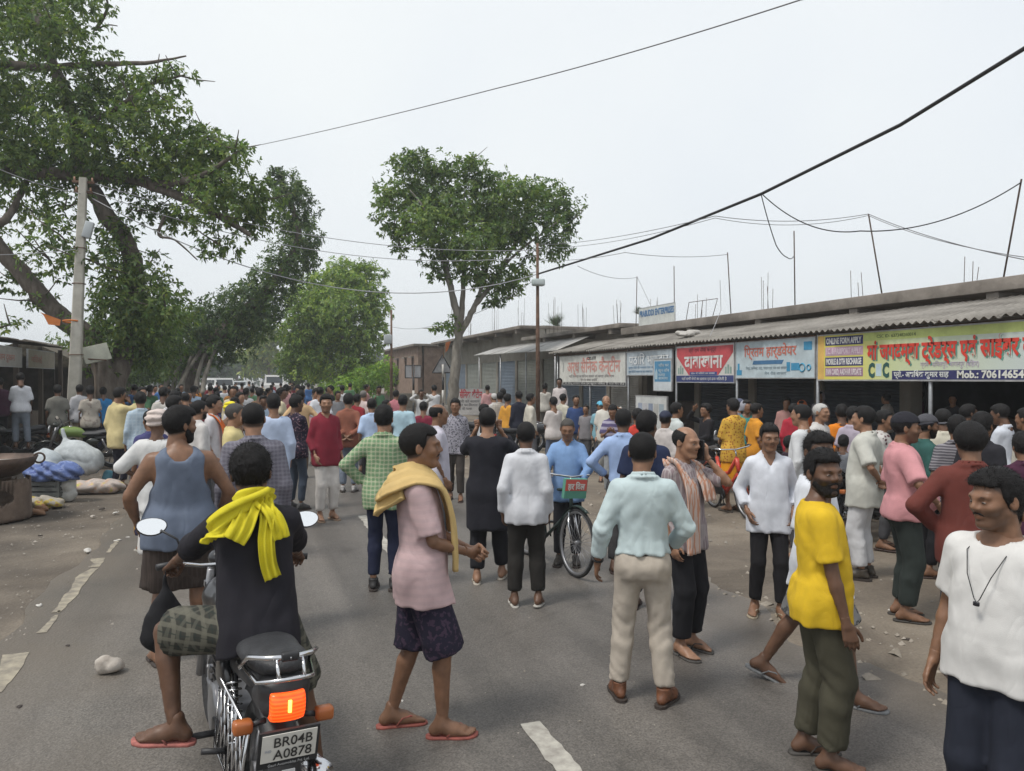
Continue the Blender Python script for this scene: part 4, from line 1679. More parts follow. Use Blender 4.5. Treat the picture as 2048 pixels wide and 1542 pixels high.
# ------------------------------------------------------------------ shops on the right
CEM = mat('weathered_concrete', (.13, .112, .095), .9, nscale=1.6, color2=(.27, .24, .21), bump=.4, bscale=14, detail=8)
CEM2 = mat('dark_concrete', (.115, .10, .085), .92, nscale=1.3, color2=(.24, .215, .185), bump=.4, bscale=12, detail=8)
PLASTER = mat('stained_plaster', (.19, .175, .15), .92, nscale=1.1, color2=(.31, .29, .255), bump=.25, bscale=10, detail=8)
ASB = mat('cement_sheet', (.14, .128, .112), .9, nscale=2.2, color2=(.30, .28, .25), bump=.3, bscale=18, detail=8, stretch=(1, .35, 1))
TIN = mat('old_tin', (.30, .29, .275), .55, .35, nscale=2.5, color2=(.46, .45, .43), detail=8)
SHUT_B = mat('blue_shutter_paint', (.115, .15, .20), .5, .1, nscale=3, color2=(.155, .195, .25))
SHUT_SHADE = mat('shaded_blue_shutter', (.035, .045, .060), .55, .1, nscale=3, color2=(.055, .068, .088))  # blue shutters in shade, the shade put into a darker colour
SHUT_G = mat('grey_green_shutter_paint', (.20, .215, .195), .55, .15, nscale=3, color2=(.27, .28, .26))
STEEL = mat('galvanised_steel', (.34, .35, .36), .45, .6, noise=.2, nscale=9)
RUST = mat('rusty_iron', (.10, .055, .035), .85, .2, nscale=6, color2=(.20, .12, .08), bump=.3)
DARK = mat('dark_interior', (.03, .03, .032), .9, noise=.3, nscale=3)  # near-black colour stands in for the shade indoors
REBAR = mat('rebar_iron', (.09, .06, .045), .85, .3, noise=.3, nscale=20)
def wavy_sheet(y0, y1, xa, za, xb, zb, period, amp, th=.006, seed=0, sag=.0):
 """corrugated sheet, ridges running from (xa, za) up to (xb, zb)"""
 g = random.Random(seed)
 n = max(8, int((y1 - y0) / period * 6))
 m = 4
 rows_t, rows_b = [], []
 dz0, dz1 = g.uniform(-.012, .012), g.uniform(-.008, .008)
 dx0 = g.uniform(-.05, .05)
 for i in range(m):
  t = i / (m - 1)
  x = (xa + dx0) * (1 - t) + xb * t
  z = (za + dz0) * (1 - t) + (zb + dz1) * t - sag * math.sin(math.pi * t)
  rt, rb = [], []
  for j in range(n + 1):
   y = y0 + (y1 - y0) * j / n
   q = amp * math.sin(2 * math.pi * y / period)
   rt.append((x, y, z + q + th / 2))
   rb.append((x, y, z + q - th / 2))
  rows_t.append(rt)
  rows_b.append(rb)
 b = MB()
 b.loft([rt + rb[::-1] for rt, rb in zip(rows_t, rows_b)])
 return b
def shutter(parent, x, y0, y1, z0, z1, m, name='shutter', ribs=.075):
 """rolling shutter: horizontal ribs"""
 n = int((z1 - z0) / ribs) * 4
 rows = []
 for i in range(n + 1):
  z = z0 + (z1 - z0) * i / n
  d = .016 * abs(math.sin(math.pi * (z - z0) / ribs))
  rows.append([(x - d, y0, z), (x - d, y1, z), (x + .04, y1, z), (x + .04, y0, z)])
 b = MB()
 b.loft(rows, smooth=False)
 return b.build(name, m, parent)
def shop_row(label, y0, y1, x_wall, slab_x, slab_z, bays, slab_t=.15, depth=6.0, plinth=.32, m_wall=PLASTER, beam_every=3.0, seed=0, name='shop_building', plinth_x=None):
 g = random.Random(seed)
 e = empty(name, (0, 0, 0), 0, label, 'building')
 zc = slab_z - slab_t
 b = MB()
 # piers between bays, back and end walls, lintel band
 lz = plinth + 2.55
 for (a, c, kind) in bays:
  b.box((x_wall + .14, a - .0, (plinth + lz) / 2), (.30, .26, lz - plinth))
 last = bays[-1][1]
 b.box((x_wall + .14, last, (plinth + lz) / 2), (.30, .26, lz - plinth))
 b.box((x_wall + .16, (y0 + y1) / 2, (lz + zc) / 2), (.28, y1 - y0 - .02, zc - lz))
 b.box((x_wall + depth, (y0 + y1) / 2, zc / 2), (.22, y1 - y0, zc))
 for yy in (y0 + .11, y1 - .11):
  b.box((x_wall + depth / 2 + .2, yy, zc / 2), (depth - .3, .22, zc - .01))
 b.build('wall', m_wall, e)
 b = MB()
 px_ = x_wall - 1.2 if plinth_x is None else plinth_x
 b.box(((px_ + x_wall + depth) / 2, (y0 + y1) / 2, plinth / 2 - .02), (x_wall + depth - px_, y1 - y0 - .04, plinth + .04), bevel=.02)
 b.build('plinth', CEM2, e)
 b = MB()
 b.box(((slab_x + x_wall + depth) / 2, (y0 + y1) / 2, slab_z - slab_t / 2), (x_wall + depth - slab_x, y1 - y0, slab_t), bevel=.012)
 sl = b.build('roof_slab', CEM, e)
 yy = y0 + .8
 while yy < y1:
  b = MB()
  b.box(((slab_x + .04 + x_wall) / 2, yy, zc - .09), (x_wall - slab_x - .08, .22, .18), bevel=.008)
  b.build('roof_beam', CEM, e)
  yy += beam_every
 for i, (a, c, kind) in enumerate(bays):
  if kind in ('blue', 'green', 'dark', 'grey'):
   mm = {'blue': SHUT_B, 'green': SHUT_G, 'dark': SHUT_SHADE, 'grey': TIN}[kind]
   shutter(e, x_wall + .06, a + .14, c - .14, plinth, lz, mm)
  else:
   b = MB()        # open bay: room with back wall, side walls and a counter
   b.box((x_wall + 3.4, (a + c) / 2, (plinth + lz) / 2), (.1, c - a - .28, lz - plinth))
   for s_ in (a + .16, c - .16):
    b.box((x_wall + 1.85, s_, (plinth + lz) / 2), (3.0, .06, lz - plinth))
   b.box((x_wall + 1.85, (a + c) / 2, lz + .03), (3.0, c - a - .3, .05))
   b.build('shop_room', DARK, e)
   b = MB()
   b.box((x_wall + .9, (a + c) / 2, plinth + .48), (.5, (c - a) * .6, .96), bevel=.01)
   b.build('counter', mat('counter_wood', (.06, .04, .03), .7, noise=.3), e)
 return e
row_a = shop_row('long low concrete shop building with slab roof behind the sign boards', 2.2, 21.9, 12.2, 11.4, 3.63,
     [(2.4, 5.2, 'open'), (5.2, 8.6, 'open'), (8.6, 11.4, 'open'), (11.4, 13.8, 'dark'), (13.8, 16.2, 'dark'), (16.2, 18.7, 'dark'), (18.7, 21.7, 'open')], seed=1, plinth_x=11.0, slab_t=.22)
row_b = shop_row('low grey concrete shop building with blue shutters and light tin awning', 22.0, 31.4, 12.3, 11.4, 3.82,
     [(22.2, 24.6, 'grey'), (24.6, 27.0, 'blue'), (27.0, 29.2, 'blue'), (29.2, 31.2, 'green')], seed=2, plinth_x=11.4)
row_c = shop_row('farther concrete shop building with pale green and blue shutters and unfinished roof', 31.5, 49.0, 12.3, 11.4, 4.38,
     [(31.7, 34.6, 'green'), (34.6, 37.6, 'blue'), (37.6, 40.6, 'green'), (40.6, 43.6, 'green'), (43.6, 46.4, 'blue'), (46.4, 48.8, 'blue')], seed=3, plinth_x=11.4)
# corrugated awning over the near shops: each sheet overlaps its neighbour
aw = empty('awning', (0, 0, 0), 0, 'long grey corrugated cement awning over the shop signs', 'awning')
yy, i = 2.3, 0
while yy < 24.0:
 wavy_sheet(yy, min(yy + 1.10, 24.2), 9.78, 2.86, 11.52, 3.30 + .004 * (i % 2), .146, .024, .007, 50 + i).build('roof_sheet', ASB, aw)
 yy += 1.05
 i += 1
b = MB()
for y in (2.6, 5.0, 8.85, 11.3, 13.75, 16.2, 18.7, 21.2, 23.8):
 b = MB()
 b.tube([(9.98, y, .0), (9.98, y, 2.83)], .032, 8)
 b.build('post', STEEL, aw)
for x, z in ((9.98, 2.80), (11.0, 3.06)):
 b = MB()
 b.tube([(x, 2.4, z), (x, 24.1, z)], .026, 6)
 b.build('purlin', RUST, aw)
aw2 = empty('awning', (0, 0, 0), 0, 'pale tin awning sagging over blue shutters beside the rusty street pole', 'awning')
yy, i = 24.5, 0
while yy < 34.6:
 wavy_sheet(yy, yy + .98, 10.2, 3.00 + .012 * i, 11.5, 3.52, .10, .014, .005, 90 + i).build('roof_sheet', TIN, aw2)
 yy += .94
 i += 1
for y in (24.8, 27.8, 31.0, 34.2):
 b = MB()
 b.tube([(10.3, y, 0), (10.3, y, 3.02)], .028, 8)
 b.build('post', STEEL, aw2)
# rebar, wire posts and roof clutter
g = random.Random(4)
for k, (y, x, n, hh) in enumerate(((20.9, 11.6, 3, 1.5), (18.2, 11.5, 4, .8), (15.2, 11.5, 5, .95), (12.3, 11.4, 3, .65), (9.7, 11.4, 3, .55),
         (23.4, 11.6, 5, 1.3), (26.4, 11.7, 5, 1.5), (29.6, 11.8, 6, 1.7), (33.5, 11.6, 5, 1.5), (37.5, 11.7, 6, 1.8), (42.0, 11.7, 5, 1.6), (46.5, 11.8, 5, 1.3))):
 zt = 3.63 if y < 21.9 else 3.82 if y < 31.4 else 4.38
 e = empty('rebar_cluster', (0, 0, 0), 0, None, None)
 tag(e, 'bundle of %d rusty rebar rods standing on the %s roof, %s along the row' % (n, 'near shop' if y < 21.9 else 'middle shop' if y < 31.4 else 'far shop',
  ['first', 'second', 'third', 'fourth', 'fifth', 'sixth', 'seventh', 'eighth', 'ninth', 'tenth', 'eleventh', 'twelfth', 'thirteenth'][sorted([20.9, 18.2, 15.2, 12.3, 9.7, 23.4, 26.4, 29.6, 33.5, 37.5, 42.0, 46.5]).index(y)]), 'rebar', 'rebar on the shop roofs')
 for j in range(n):
  bx, by = x + g.uniform(-.18, .18), y + g.uniform(-.3, .3)
  b = MB()
  b.tube([(bx + .5, by, zt - .02), (bx + .5 + g.uniform(-.05, .05), by + g.uniform(-.05, .05), zt + hh * g.uniform(.5, 1.0))], .006, 5)
  b.build('rod', REBAR, e)
def wire(label, pts, r, m, sag=0.0, name='overhead_wire', n=22):
 P = []
 pts = [Vector(p) for p in pts]
 for i in range(len(pts) - 1):
  a, c = pts[i], pts[i + 1]
  for k in range(n):
   t = k / n
   P.append(a.lerp(c, t) - Vector((0, 0, sag * 4 * t * (1 - t))))
 P.append(pts[-1])
 b = MB()
 b.tube(P, r, 5)
 return tag(b.build(name, m), label, 'wire')
BLK = mat('black_cable', (.018, .017, .018), .6)
GRY = mat('grey_wire', (.16, .16, .165), .6)
LGT = mat('pale_wire', (.34, .34, .35), .5)
def rod(label, a, c, r=.018, m=None, name='wire_post', cat='pole'):
 b = MB()
 b.tube([a, c], r, 6)
 return tag(b.build(name, m or REBAR), label, cat)
# rods and sticks on the near roof that carry the wires
def roof_pt(px, py, X):
 return on_x(px, py, X)
ROD = {}
for (k, pb, pt, X, lab) in (('a', (2007, 548), (2043, 358), 11.5, 'thin leaning rod at the near roof edge above the yellow sign'),
       ('b', (1764, 580), (1737, 428), 11.5, 'thin rod tilted back on the roof carrying two grey wires'),
       ('c', (1590, 605), (1588, 462), 11.5, 'thin upright double rod on the roof with a wire hooked on'),
       ('d', (1462, 620), (1455, 505), 11.5, 'slim roof rod over the red clinic sign carrying a level wire'),
       ('e', (1272, 640), (1274, 553), 11.7, 'slim rod beside the small rooftop banner with a stay wire'),
       ('f', (1349, 640), (1348, 532), 11.7, 'slim rod at the far edge of the small rooftop banner')):
 a, c = on_x(*pb, X), on_x(*pt, X)
 a.z = 3.62
 ROD[k] = c
 rod(lab, a, c, .014)
b = MB()
fr = [on_x(1372, 640, 11.6), on_x(1378, 605, 11.6), on_x(1435, 597, 11.6), on_x(1425, 632, 11.6)]
fr[0].z = fr[3].z = 3.62
b.tube(fr, .010, 5)
b.tube([(fr[1] + fr[2]) / 2, Vector(((fr[1].x + fr[2].x) / 2, (fr[1].y + fr[2].y) / 2 + .1, 3.62))], .010, 5)
tag(b.build('banner_frame', REBAR), 'empty thin metal banner frame standing on the shop roof', 'frame')
# the small rooftop banner
p0, p1 = on_x(1278, 645, 11.6), on_x(1350, 640, 11.6)
M = plane_frame((11.6, p0.y, 3.66), (0, -1, 0), (0, 0, 1))
wd = p0.y - p1.y
hs = 3.55 + .52
e = signboard('small white banner with blue lettering standing on the shop roof', M, wd, .54, (.56, .58, .56), th=.012, fr=.006, name='roof_banner')
text_mesh('PRABUDDI ENTERPRISES', .26, flat_mat((.05, .16, .34)), e, M @ Matrix.Translation((.05, .27, .006)), width=wd - .1, weight=.008)
# cloth scrap and broken wire on the awning
f = Field((-.6, -.5, -.1), (.6, .5, .4), .03)
for q in range(7):
 gq = random.Random(q)
 f.ell((gq.uniform(-.35, .35), gq.uniform(-.25, .25), gq.uniform(.0, .12)), (gq.uniform(.1, .25), gq.uniform(.08, .2), gq.uniform(.04, .1)), .05)
f.ripple(.03, waves(RNG, 5, .16))
V, F = f.mesh()
o = mesh_np('cloth_scrap', V, F, fabric((.42, .40, .37)))
c = on_x(1385, 672, 10.6)
o.location = (c.x, c.y, 3.06)
tag(o, 'crumpled pale plastic sheet lying on the corrugated awning', 'sheet')
# ------------------------------------------------------------------ shop signs (faces look towards the road, -x)
SX = 9.93
def sign_frame(y_far, z0, dz=0.0, X=SX, y_near=None):
 up = (0, 0, 1)
 right = (0, -1, 0) if y_near is None else (0, -(y_far - y_near), dz)
 return plane_frame((X, y_far, z0), right, up)
# 1 canteen
M = sign_frame(23.5, 1.80)
w = 23.5 - 18.78
e = signboard('white canteen sign with pale red lettering and a black strip below', M, w, .92, (.60, .60, .56))
red_f, grey_t, black = (.56, .20, .17), (.22, .20, .20), (.02, .02, .022)
text_mesh('अर्ध सैिनक कैन्टीन', .50, flat_mat((.60, .29, .25)), e, M @ Matrix.Translation((.65, .40, .004)), width=w - .95, weight=.010)
text_mesh('CSC-STF', .13, flat_mat(black), e, M @ Matrix.Translation((2.2, .78, .006)), width=.62, weight=.004)
text_mesh('यहाँ हर तरह का किराना सामान एवं कपड़ा उिचत दाम', .11, flat_mat(grey_t), e, M @ Matrix.Translation((.8, .235, .004)), width=w - 1.5)
text_mesh('मेन रोड बाजार समिति', .10, flat_mat(grey_t), e, M @ Matrix.Translation((1.7, .125, .004)), width=1.25)
patch(e, M, 0, .0, w, .085, .003, black)
text_mesh('यहाँ पर घरेलू सामान थोक एवं खुदरा मिलता है पता मेन रोड', .075, flat_mat((.6, .6, .58)), e, M @ Matrix.Translation((.06, .022, .008)), width=w - .12)
patch(e, M, .12, .30, .15, .80, .004, (.2, .2, .2), 'printed_emblem', [(.28, .42), (.32, .40), (.33, .72), (.29, .74)])
# 2 store
M = sign_frame(18.70, 2.10)
w = 18.70 - 16.33
e = signboard('pale blue store sign with white outlined lettering beside the canteen sign', M, w, .62, (.44, .50, .54))
text_mesh('पठािर भण्डार', .34, flat_mat((.25, .30, .36)), e, M @ Matrix.Translation((.14, .28, .003)), width=w - .28, weight=.020)
text_mesh('पठािर भण्डार', .34, flat_mat((.68, .70, .70)), e, M @ Matrix.Translation((.13, .285, .006)), width=w - .28, weight=.004)
for k, zz in enumerate((.17, .06)):
 text_mesh('शुद्ध देशी घी मसाला तेल आटा चावल दाल', .08, flat_mat((.14, .26, .40)), e, M @ Matrix.Translation((.10, zz, .004)), width=w * (.86, .55)[k])
# 2b small hanging board
M = sign_frame(17.10, 1.70, X=9.86)
w = 17.10 - 16.24
e = signboard('small blue and white framed board hanging beside the red clinic sign', M, w, .78, (.52, .56, .58))
patch(e, M, .04, .22, w - .04, .74, .003, (.08, .24, .40))
for k, zz in enumerate((.60, .47, .36, .27)):
 text_mesh(('जाँच घर', 'खून जाँच', 'सलाह', 'समय')[k], .10, flat_mat((.55, .64, .68)), e, M @ Matrix.Translation((.24, zz, .008)), width=(.5, .52, .32, .46)[k])
patch(e, M, .06, .28, .2, .62, .007, (.40, .52, .58), 'printed_picture', [(.07, .28), (.19, .28), (.20, .45), (.14, .56), (.08, .46)])
# 3 clinic
M = sign_frame(16.12, 1.92)
w = 16.12 - 13.80
e = signboard('red clinic sign with large white lettering and blue strip', M, w, .84, (.56, .55, .52))
patch(e, M, 0, 0, 0, 0, .003, (.50, .075, .085), 'printed_panel', [(.02, .82), (.02, .62), (.55, .16), (1.75, .16), (2.30, .66), (2.30, .82)])
patch(e, M, 0, 0, w, .15, .004, (.035, .05, .16))
patch(e, M, .60, .16, 1.70, .235, .006, (.045, .07, .22))
text_mesh('दावाखाना', .42, flat_mat((.66, .64, .62)), e, M @ Matrix.Translation((.36, .33, .007)), width=1.56, weight=.012)
text_mesh('श्री राम सेवा केन्द्र', .13, flat_mat((.14, .03, .05)), e, M @ Matrix.Translation((.55, .70, .007)), width=1.1)
text_mesh('यहाँ सभी रोगों का इलाज एवं दवा मिलती है', .085, flat_mat((.62, .62, .62)), e, M @ Matrix.Translation((.25, .045, .008)), width=w - .5)
text_mesh('डा० से मिलने का समय', .06, flat_mat((.62, .62, .62)), e, M @ Matrix.Translation((.66, .18, .009)), width=.96)
for x0 in (.05, 1.98):
 for k in range(3):
  patch(e, M, x0 + .02 + .09 * k, .19, x0 + .08 + .09 * k, .34 + .05 * (k % 2), .005, (.24, .34, .30), 'printed_bottle')
# 4 hardware
M = sign_frame(13.72, 2.02)
w = 13.72 - 11.33
e = signboard('light blue hardware sign with pale red lettering', M, w, .74, (.46, .54, .57))
text_mesh('िप्रतम हार्डवेयर', .27, flat_mat((.56, .18, .13)), e, M @ Matrix.Translation((.28, .44, .005)), width=1.62, weight=.006)
patch(e, M, .58, .27, 1.52, .35, .004, (.06, .16, .30), 'printed_panel', [(.56, .27), (1.48, .27), (1.54, .35), (.60, .35)])
text_mesh('पेन्ट, सिमेन्ट, छड़, पाइप एवं नल का सामान', .075, flat_mat((.25, .32, .36)), e, M @ Matrix.Translation((.34, .17, .005)), width=1.3)
text_mesh('मेन रोड बाजार', .075, flat_mat((.25, .32, .36)), e, M @ Matrix.Translation((.95, .06, .005)), width=.66)
for k, (x0, x1, y0, y1) in enumerate(((1.62, 1.72, .12, .30), (1.75, 1.98, .14, .28), (2.10, 2.32, .52, .68), (.03, .20, .05, .16), (.06, .12, .16, .30))):
 patch(e, M, x0, y0, x1, y1, .005, (.05, .26, .44), 'printed_tool')
b = MB()
for cx_, r_ in ((2.06, .075), (2.24, .05)):
 b.torus(M @ Vector((cx_, .19, .006)), (1, 0, 0), r_, .014, 16, 4)
 b.build('printed_ring', flat_mat((.05, .30, .48)), e)
 b = MB()
# 5 big yellow trader sign
y_near = 6.88
M = sign_frame(11.24, 1.98)
w = 11.24 - y_near
e = signboard('big yellow and green trader sign with red lettering and phone number', M, w, .80, (.62, .62, .52))
yel, org_, grn = (.66, .62, .10), (.66, .40, .10), (.50, .60, .20)
gm, gnt, gb = new_mat('trader_sign_print')      # printed ground: yellow through green to a cool white
gtc, gsx, gmr, grp = (gnt.nodes.new(q) for q in ('ShaderNodeTexCoord', 'ShaderNodeSeparateXYZ', 'ShaderNodeMapRange', 'ShaderNodeValToRGB'))
gnt.links.new(gtc.outputs['Object'], gsx.inputs[0])
gmr.inputs[1].default_value, gmr.inputs[2].default_value = 11.24, y_near
gnt.links.new(gsx.outputs[1], gmr.inputs[0])
gnt.links.new(gmr.outputs[0], grp.inputs['Fac'])
for k, (p_, c_) in enumerate(((0, (.66, .60, .10)), (.22, (.66, .62, .16)), (.38, (.56, .62, .34)), (1, (.52, .58, .60)))):
 el_ = grp.color_ramp.elements[k] if k < 2 else grp.color_ramp.elements.new(p_)
 el_.position, el_.color = p_, c_ + (1,)
gnt.links.new(grp.outputs[0], gb.inputs['Base Color'])
gb.inputs['Roughness'].default_value = .5
b = MB()
panel(b, M, .003, .003, w - .003, .797, .003)
b.build('printed_panel', gm, e)
patch(e, M, .0, .003, .16, .797, .0045, (.68, .44, .12))
patch(e, M, 1.10, .66, w, .797, .0048, (.52, .60, .20))
nav, pnk = (.035, .035, .14), (.52, .34, .44)
for k, (t_, c_, tc_) in enumerate((('ONLINE FORM APPLY', nav, (.66, .66, .64)), ('I.C. & PASSPORT APPLY', pnk, (.64, .52, .58)), ('MOBILE & DTH RECHARGE', nav, (.66, .66, .64)), ('PAN CARD, AADHAR UPDATE', (.34, .20, .28), (.66, .58, .60)))):
 zz = .615 - k * .185
 patch(e, M, .19, zz, 1.08, zz + .155, .0065, c_)
 text_mesh(t_, .145, flat_mat(tc_), e, M @ Matrix.Translation((.22, zz + .028, .011)), width=.83, weight=.006)
LT = 'मां जगदम्बा ट्रेडर्स एवं साईबर कैफे'
text_mesh(LT, .36, flat_mat((.10, .28, .22)), e, M @ Matrix.Translation((1.20, .325, .007)), width=w - 1.26, weight=.012)
text_mesh(LT, .36, flat_mat((.62, .05, .03)), e, M @ Matrix.Translation((1.175, .345, .011)), width=w - 1.26, weight=.012)
text_mesh('CSC ID- 637348260014', .075, flat_mat((.10, .14, .06)), e, M @ Matrix.Translation((1.38, .70, .008)), width=.78)
for x0 in (1.20, 1.50):
 text_mesh('C', .32, flat_mat((.03, .10, .09)), e, M @ Matrix.Translation((x0, .05, .008)), width=.14, weight=.018)
patch(e, M, 1.36, .06, 1.48, .27, .006, (.50, .62, .66))
text_mesh('ग्राम - सिमलपुर, भागलपुर (बिहार)', .11, flat_mat((.48, .40, .52)), e, M @ Matrix.Translation((2.25, .20, .008)), width=1.0)
patch(e, M, 1.70, .004, w, .145, .0075, (.030, .032, .12))
text_mesh('प्रो.- अभिषेक कुमार साह', .12, flat_mat((.62, .64, .62)), e, M @ Matrix.Translation((1.74, .045, .012)), width=1.02, weight=.003)
text_mesh('Mob.: 706146540', .15, flat_mat((.66, .66, .60)), e, M @ Matrix.Translation((2.90, .03, .012)), width=1.10, weight=.005)
# low board on the ground near the road sign
pl = ground(932, 862)
d = Vector((-.28, 1, 0)).normalized()
M = plane_frame((pl.x - .62, pl.y + .3, .62), (1, -.25, 0), (0, 0, 1))
e = signboard('white board with red lettering standing low beside the thin tree trunk', M, 1.36, .98, (.62, .60, .58), th=.02, fr=.014, name='standing_sign')
text_mesh('अर्ध सैिनक कैंटीन', .36, flat_mat((.58, .08, .10)), e, M @ Matrix.Translation((.06, .64, .006)), width=1.24, weight=.010)
for k, zz in enumerate((.46, .32, .18)):
 text_mesh(('यहाँ सभी को सामान', 'उिचत दर पर िमलता है', 'मेन रोड के पास')[k], .13, flat_mat((.10, .09, .10)), e, M @ Matrix.Translation((.1, zz, .006)), width=(1.1, 1.14, .8)[k])
b = MB()
for x in (.12, 1.22):
 b = MB()
 p = M @ Vector((x, 0, -.03))
 b.tube([(p.x, p.y, 0), (p.x, p.y, .66)], .02, 6)
 b.build('leg', STEEL, e)
# white notice case under the store sign
M = sign_frame(17.75, .62, X=9.7)
e = signboard('white notice board with small pictures standing under the store sign', M, 1.55, .92, (.52, .53, .52), name='notice_board')
for k in range(5):
 patch(e, M, .12 + .27 * k, .34, .34 + .27 * k, .74, .004, [(.30, .34, .42), (.42, .42, .44), (.22, .26, .34), (.40, .40, .38), (.3, .36, .4)][k], 'printed_picture')
b = MB()
for x in (.1, 1.45):
 p = M @ Vector((x, 0, -.03))
 b = MB()
 b.tube([(p.x, p.y, 0), (p.x, p.y, .66)], .022, 6)
 b.build('leg', STEEL, e)
# ------------------------------------------------------------------ trees
BARK = mat('bark', (.075, .058, .045), .95, nscale=7, color2=(.19, .16, .135), bump=.9, bscale=16, stretch=(1, 1, .25), detail=8)
BARK_P = mat('pale_bark', (.13, .115, .095), .95, nscale=6, color2=(.27, .25, .215), bump=.6, bscale=16, stretch=(1, 1, .3), detail=8)
def leaf_mat(name, rough=.5):
 m, nt, b = new_mat(name)
 vc = nt.nodes.new('ShaderNodeVertexColor')
 vc.layer_name = 'Col'
 nt.links.new(vc.outputs['Color'], b.inputs['Base Color'])
 b.inputs['Roughness'].default_value = rough
 b.inputs['Specular IOR Level'].default_value = .35
 tr = nt.nodes.new('ShaderNodeBsdfTranslucent')
 hs = nt.nodes.new('ShaderNodeMixRGB')
 hs.blend_type = 'MULTIPLY'
 hs.inputs[0].default_value = 1
 hs.inputs[2].default_value = (1.5, 1.6, .7, 1)
 nt.links.new(vc.outputs['Color'], hs.inputs[1])
 nt.links.new(hs.outputs[0], tr.inputs['Color'])
 mx = nt.nodes.new('ShaderNodeMixShader')
 mx.inputs[0].default_value = .38
 out = nt.nodes['Material Output']
 nt.links.new(b.outputs[0], mx.inputs[1])
 nt.links.new(tr.outputs[0], mx.inputs[2])
 nt.links.new(mx.outputs[0], out.inputs['Surface'])
 return m
LEAF = leaf_mat('leaf')
def foliage(name, clumps, parent, leaf=.16, per=90, color=(.045, .085, .022), var=.35, seed=0, whorl=6, droop=.35, aspect=.34, fill=.55):
 """leaf whorls scattered through ellipsoid clumps. clumps: (centre, (rx, ry, rz) or r[, density])"""
 g = np.random.default_rng(seed)
 Cs, Ds, Hu = [], [], []
 for cl in clumps:
  c = np.array(cl[0], float)
  r = np.array(cl[1] if hasattr(cl[1], '__len__') else (cl[1],) * 3, float)
  n = int(per * (cl[2] if len(cl) > 2 else 1.0) * (r[0] * r[1] + r[0] * r[2] + r[1] * r[2]) / 3 / .5)
  d = g.normal(size=(n, 3))
  d /= np.linalg.norm(d, axis=1)[:, None]
  rad = np.where(g.random(n) < fill, g.uniform(.80, 1.06, n), g.uniform(.25, .9, n))
  # lumpy outline
  lump = 1 + .20 * np.sin(d @ np.array([5.1, 3.3, 4.2]) + seed + c[0] * 3) + .14 * np.sin(d @ np.array([-7.3, 9.1, 6.0]) + c[2] * 5)
  p = c + d * (rad * lump)[:, None] * r
  Cs.append(p)
  Ds.append(d)
  Hu.append(np.full(n, g.normal(0, .10)) + g.normal(0, .06, n))
 C, D, H = np.concatenate(Cs), np.concatenate(Ds), np.concatenate(Hu)
 n = len(C)
 m = whorl
 tw = D + g.normal(0, .5, (n, 3))
 tw[:, 2] += .1
 tw /= np.linalg.norm(tw, axis=1)[:, None]
 ref = np.cross(tw, g.normal(size=(n, 3)))
 ref /= np.linalg.norm(ref, axis=1)[:, None] + 1e-9
 ref2 = np.cross(tw, ref)
 V = np.zeros((n, m, 4, 3), np.float32)
 for k in range(m):
  a = 2 * math.pi * k / m + g.uniform(-.5, .5, n)
  out = ref * np.cos(a)[:, None] + ref2 * np.sin(a)[:, None]
  dr = tw * g.uniform(.1, .9, n)[:, None] + out
  dr[:, 2] -= droop * g.uniform(.4, 1.4, n)
  dr /= np.linalg.norm(dr, axis=1)[:, None]
  L = leaf * g.uniform(.65, 1.25, n)
  sd = np.cross(dr, tw + g.normal(0, .4, (n, 3)))
  sd /= np.linalg.norm(sd, axis=1)[:, None] + 1e-9
  base = C + tw * (g.uniform(-.35, .35, n) * leaf)[:, None]
  W = L * aspect * .5
  nm = np.cross(sd, dr)
  mid = base + dr * (L * .5)[:, None]
  V[:, k, 0] = base
  V[:, k, 1] = mid + sd * W[:, None] + nm * (W * .35)[:, None]
  V[:, k, 2] = base + dr * L[:, None] - np.array([0, 0, 1]) * (L * .12)[:, None]
  V[:, k, 3] = mid - sd * W[:, None] + nm * (W * .35)[:, None]
 V = V.reshape(-1, 3)
 F = np.arange(len(V), dtype=np.int32).reshape(-1, 4)
 lf = np.repeat(H, m) + g.normal(0, var * .35, n * m)
 s = np.clip(1 + lf * 1.6, .35, 2.2)
 yl = np.clip(g.normal(0, .5, n * m) + lf * 1.5, -.6, 1.6)
 colr = np.stack([color[0] * s * (1 + .28 * yl), color[1] * s * (1 + .06 * yl), color[2] * s * (1 - .1 * yl)], 1)
 colr = np.repeat(np.clip(colr, .004, .6), 4, 0)
 return mesh_np(name, V, F, LEAF, parent, False, colr)
def limb(parent, pts, r0, r1, m=BARK, name='limb', n=9, seed=0, wob=.06):
 g = random.Random(seed)
 pts = [Vector(p) for p in pts]
 P, Rr = [], []
 k = len(pts)
 for i in range(k - 1):
  p0, p1, p2, p3 = pts[max(i - 1, 0)], pts[i], pts[i + 1], pts[min(i + 2, k - 1)]
  for j in range(5):
   t = j / 5
   q = .5 * ((2 * p1) + (p2 - p0) * t + (2 * p0 - 5 * p1 + 4 * p2 - p3) * t * t + (3 * p1 - p0 - 3 * p2 + p3) * t ** 3)
   u = (i + t) / (k - 1)
   r = r0 * (1 - u) + r1 * u
   P.append(q + Vector((g.uniform(-1, 1), g.uniform(-1, 1), g.uniform(-1, 1))) * r * wob * 3)
   Rr.append(r * g.uniform(.9, 1.1))
 P.append(pts[-1])
 Rr.append(r1)
 b = MB()
 b.tube(P, Rr, n)
 return b.build(name, m, parent)
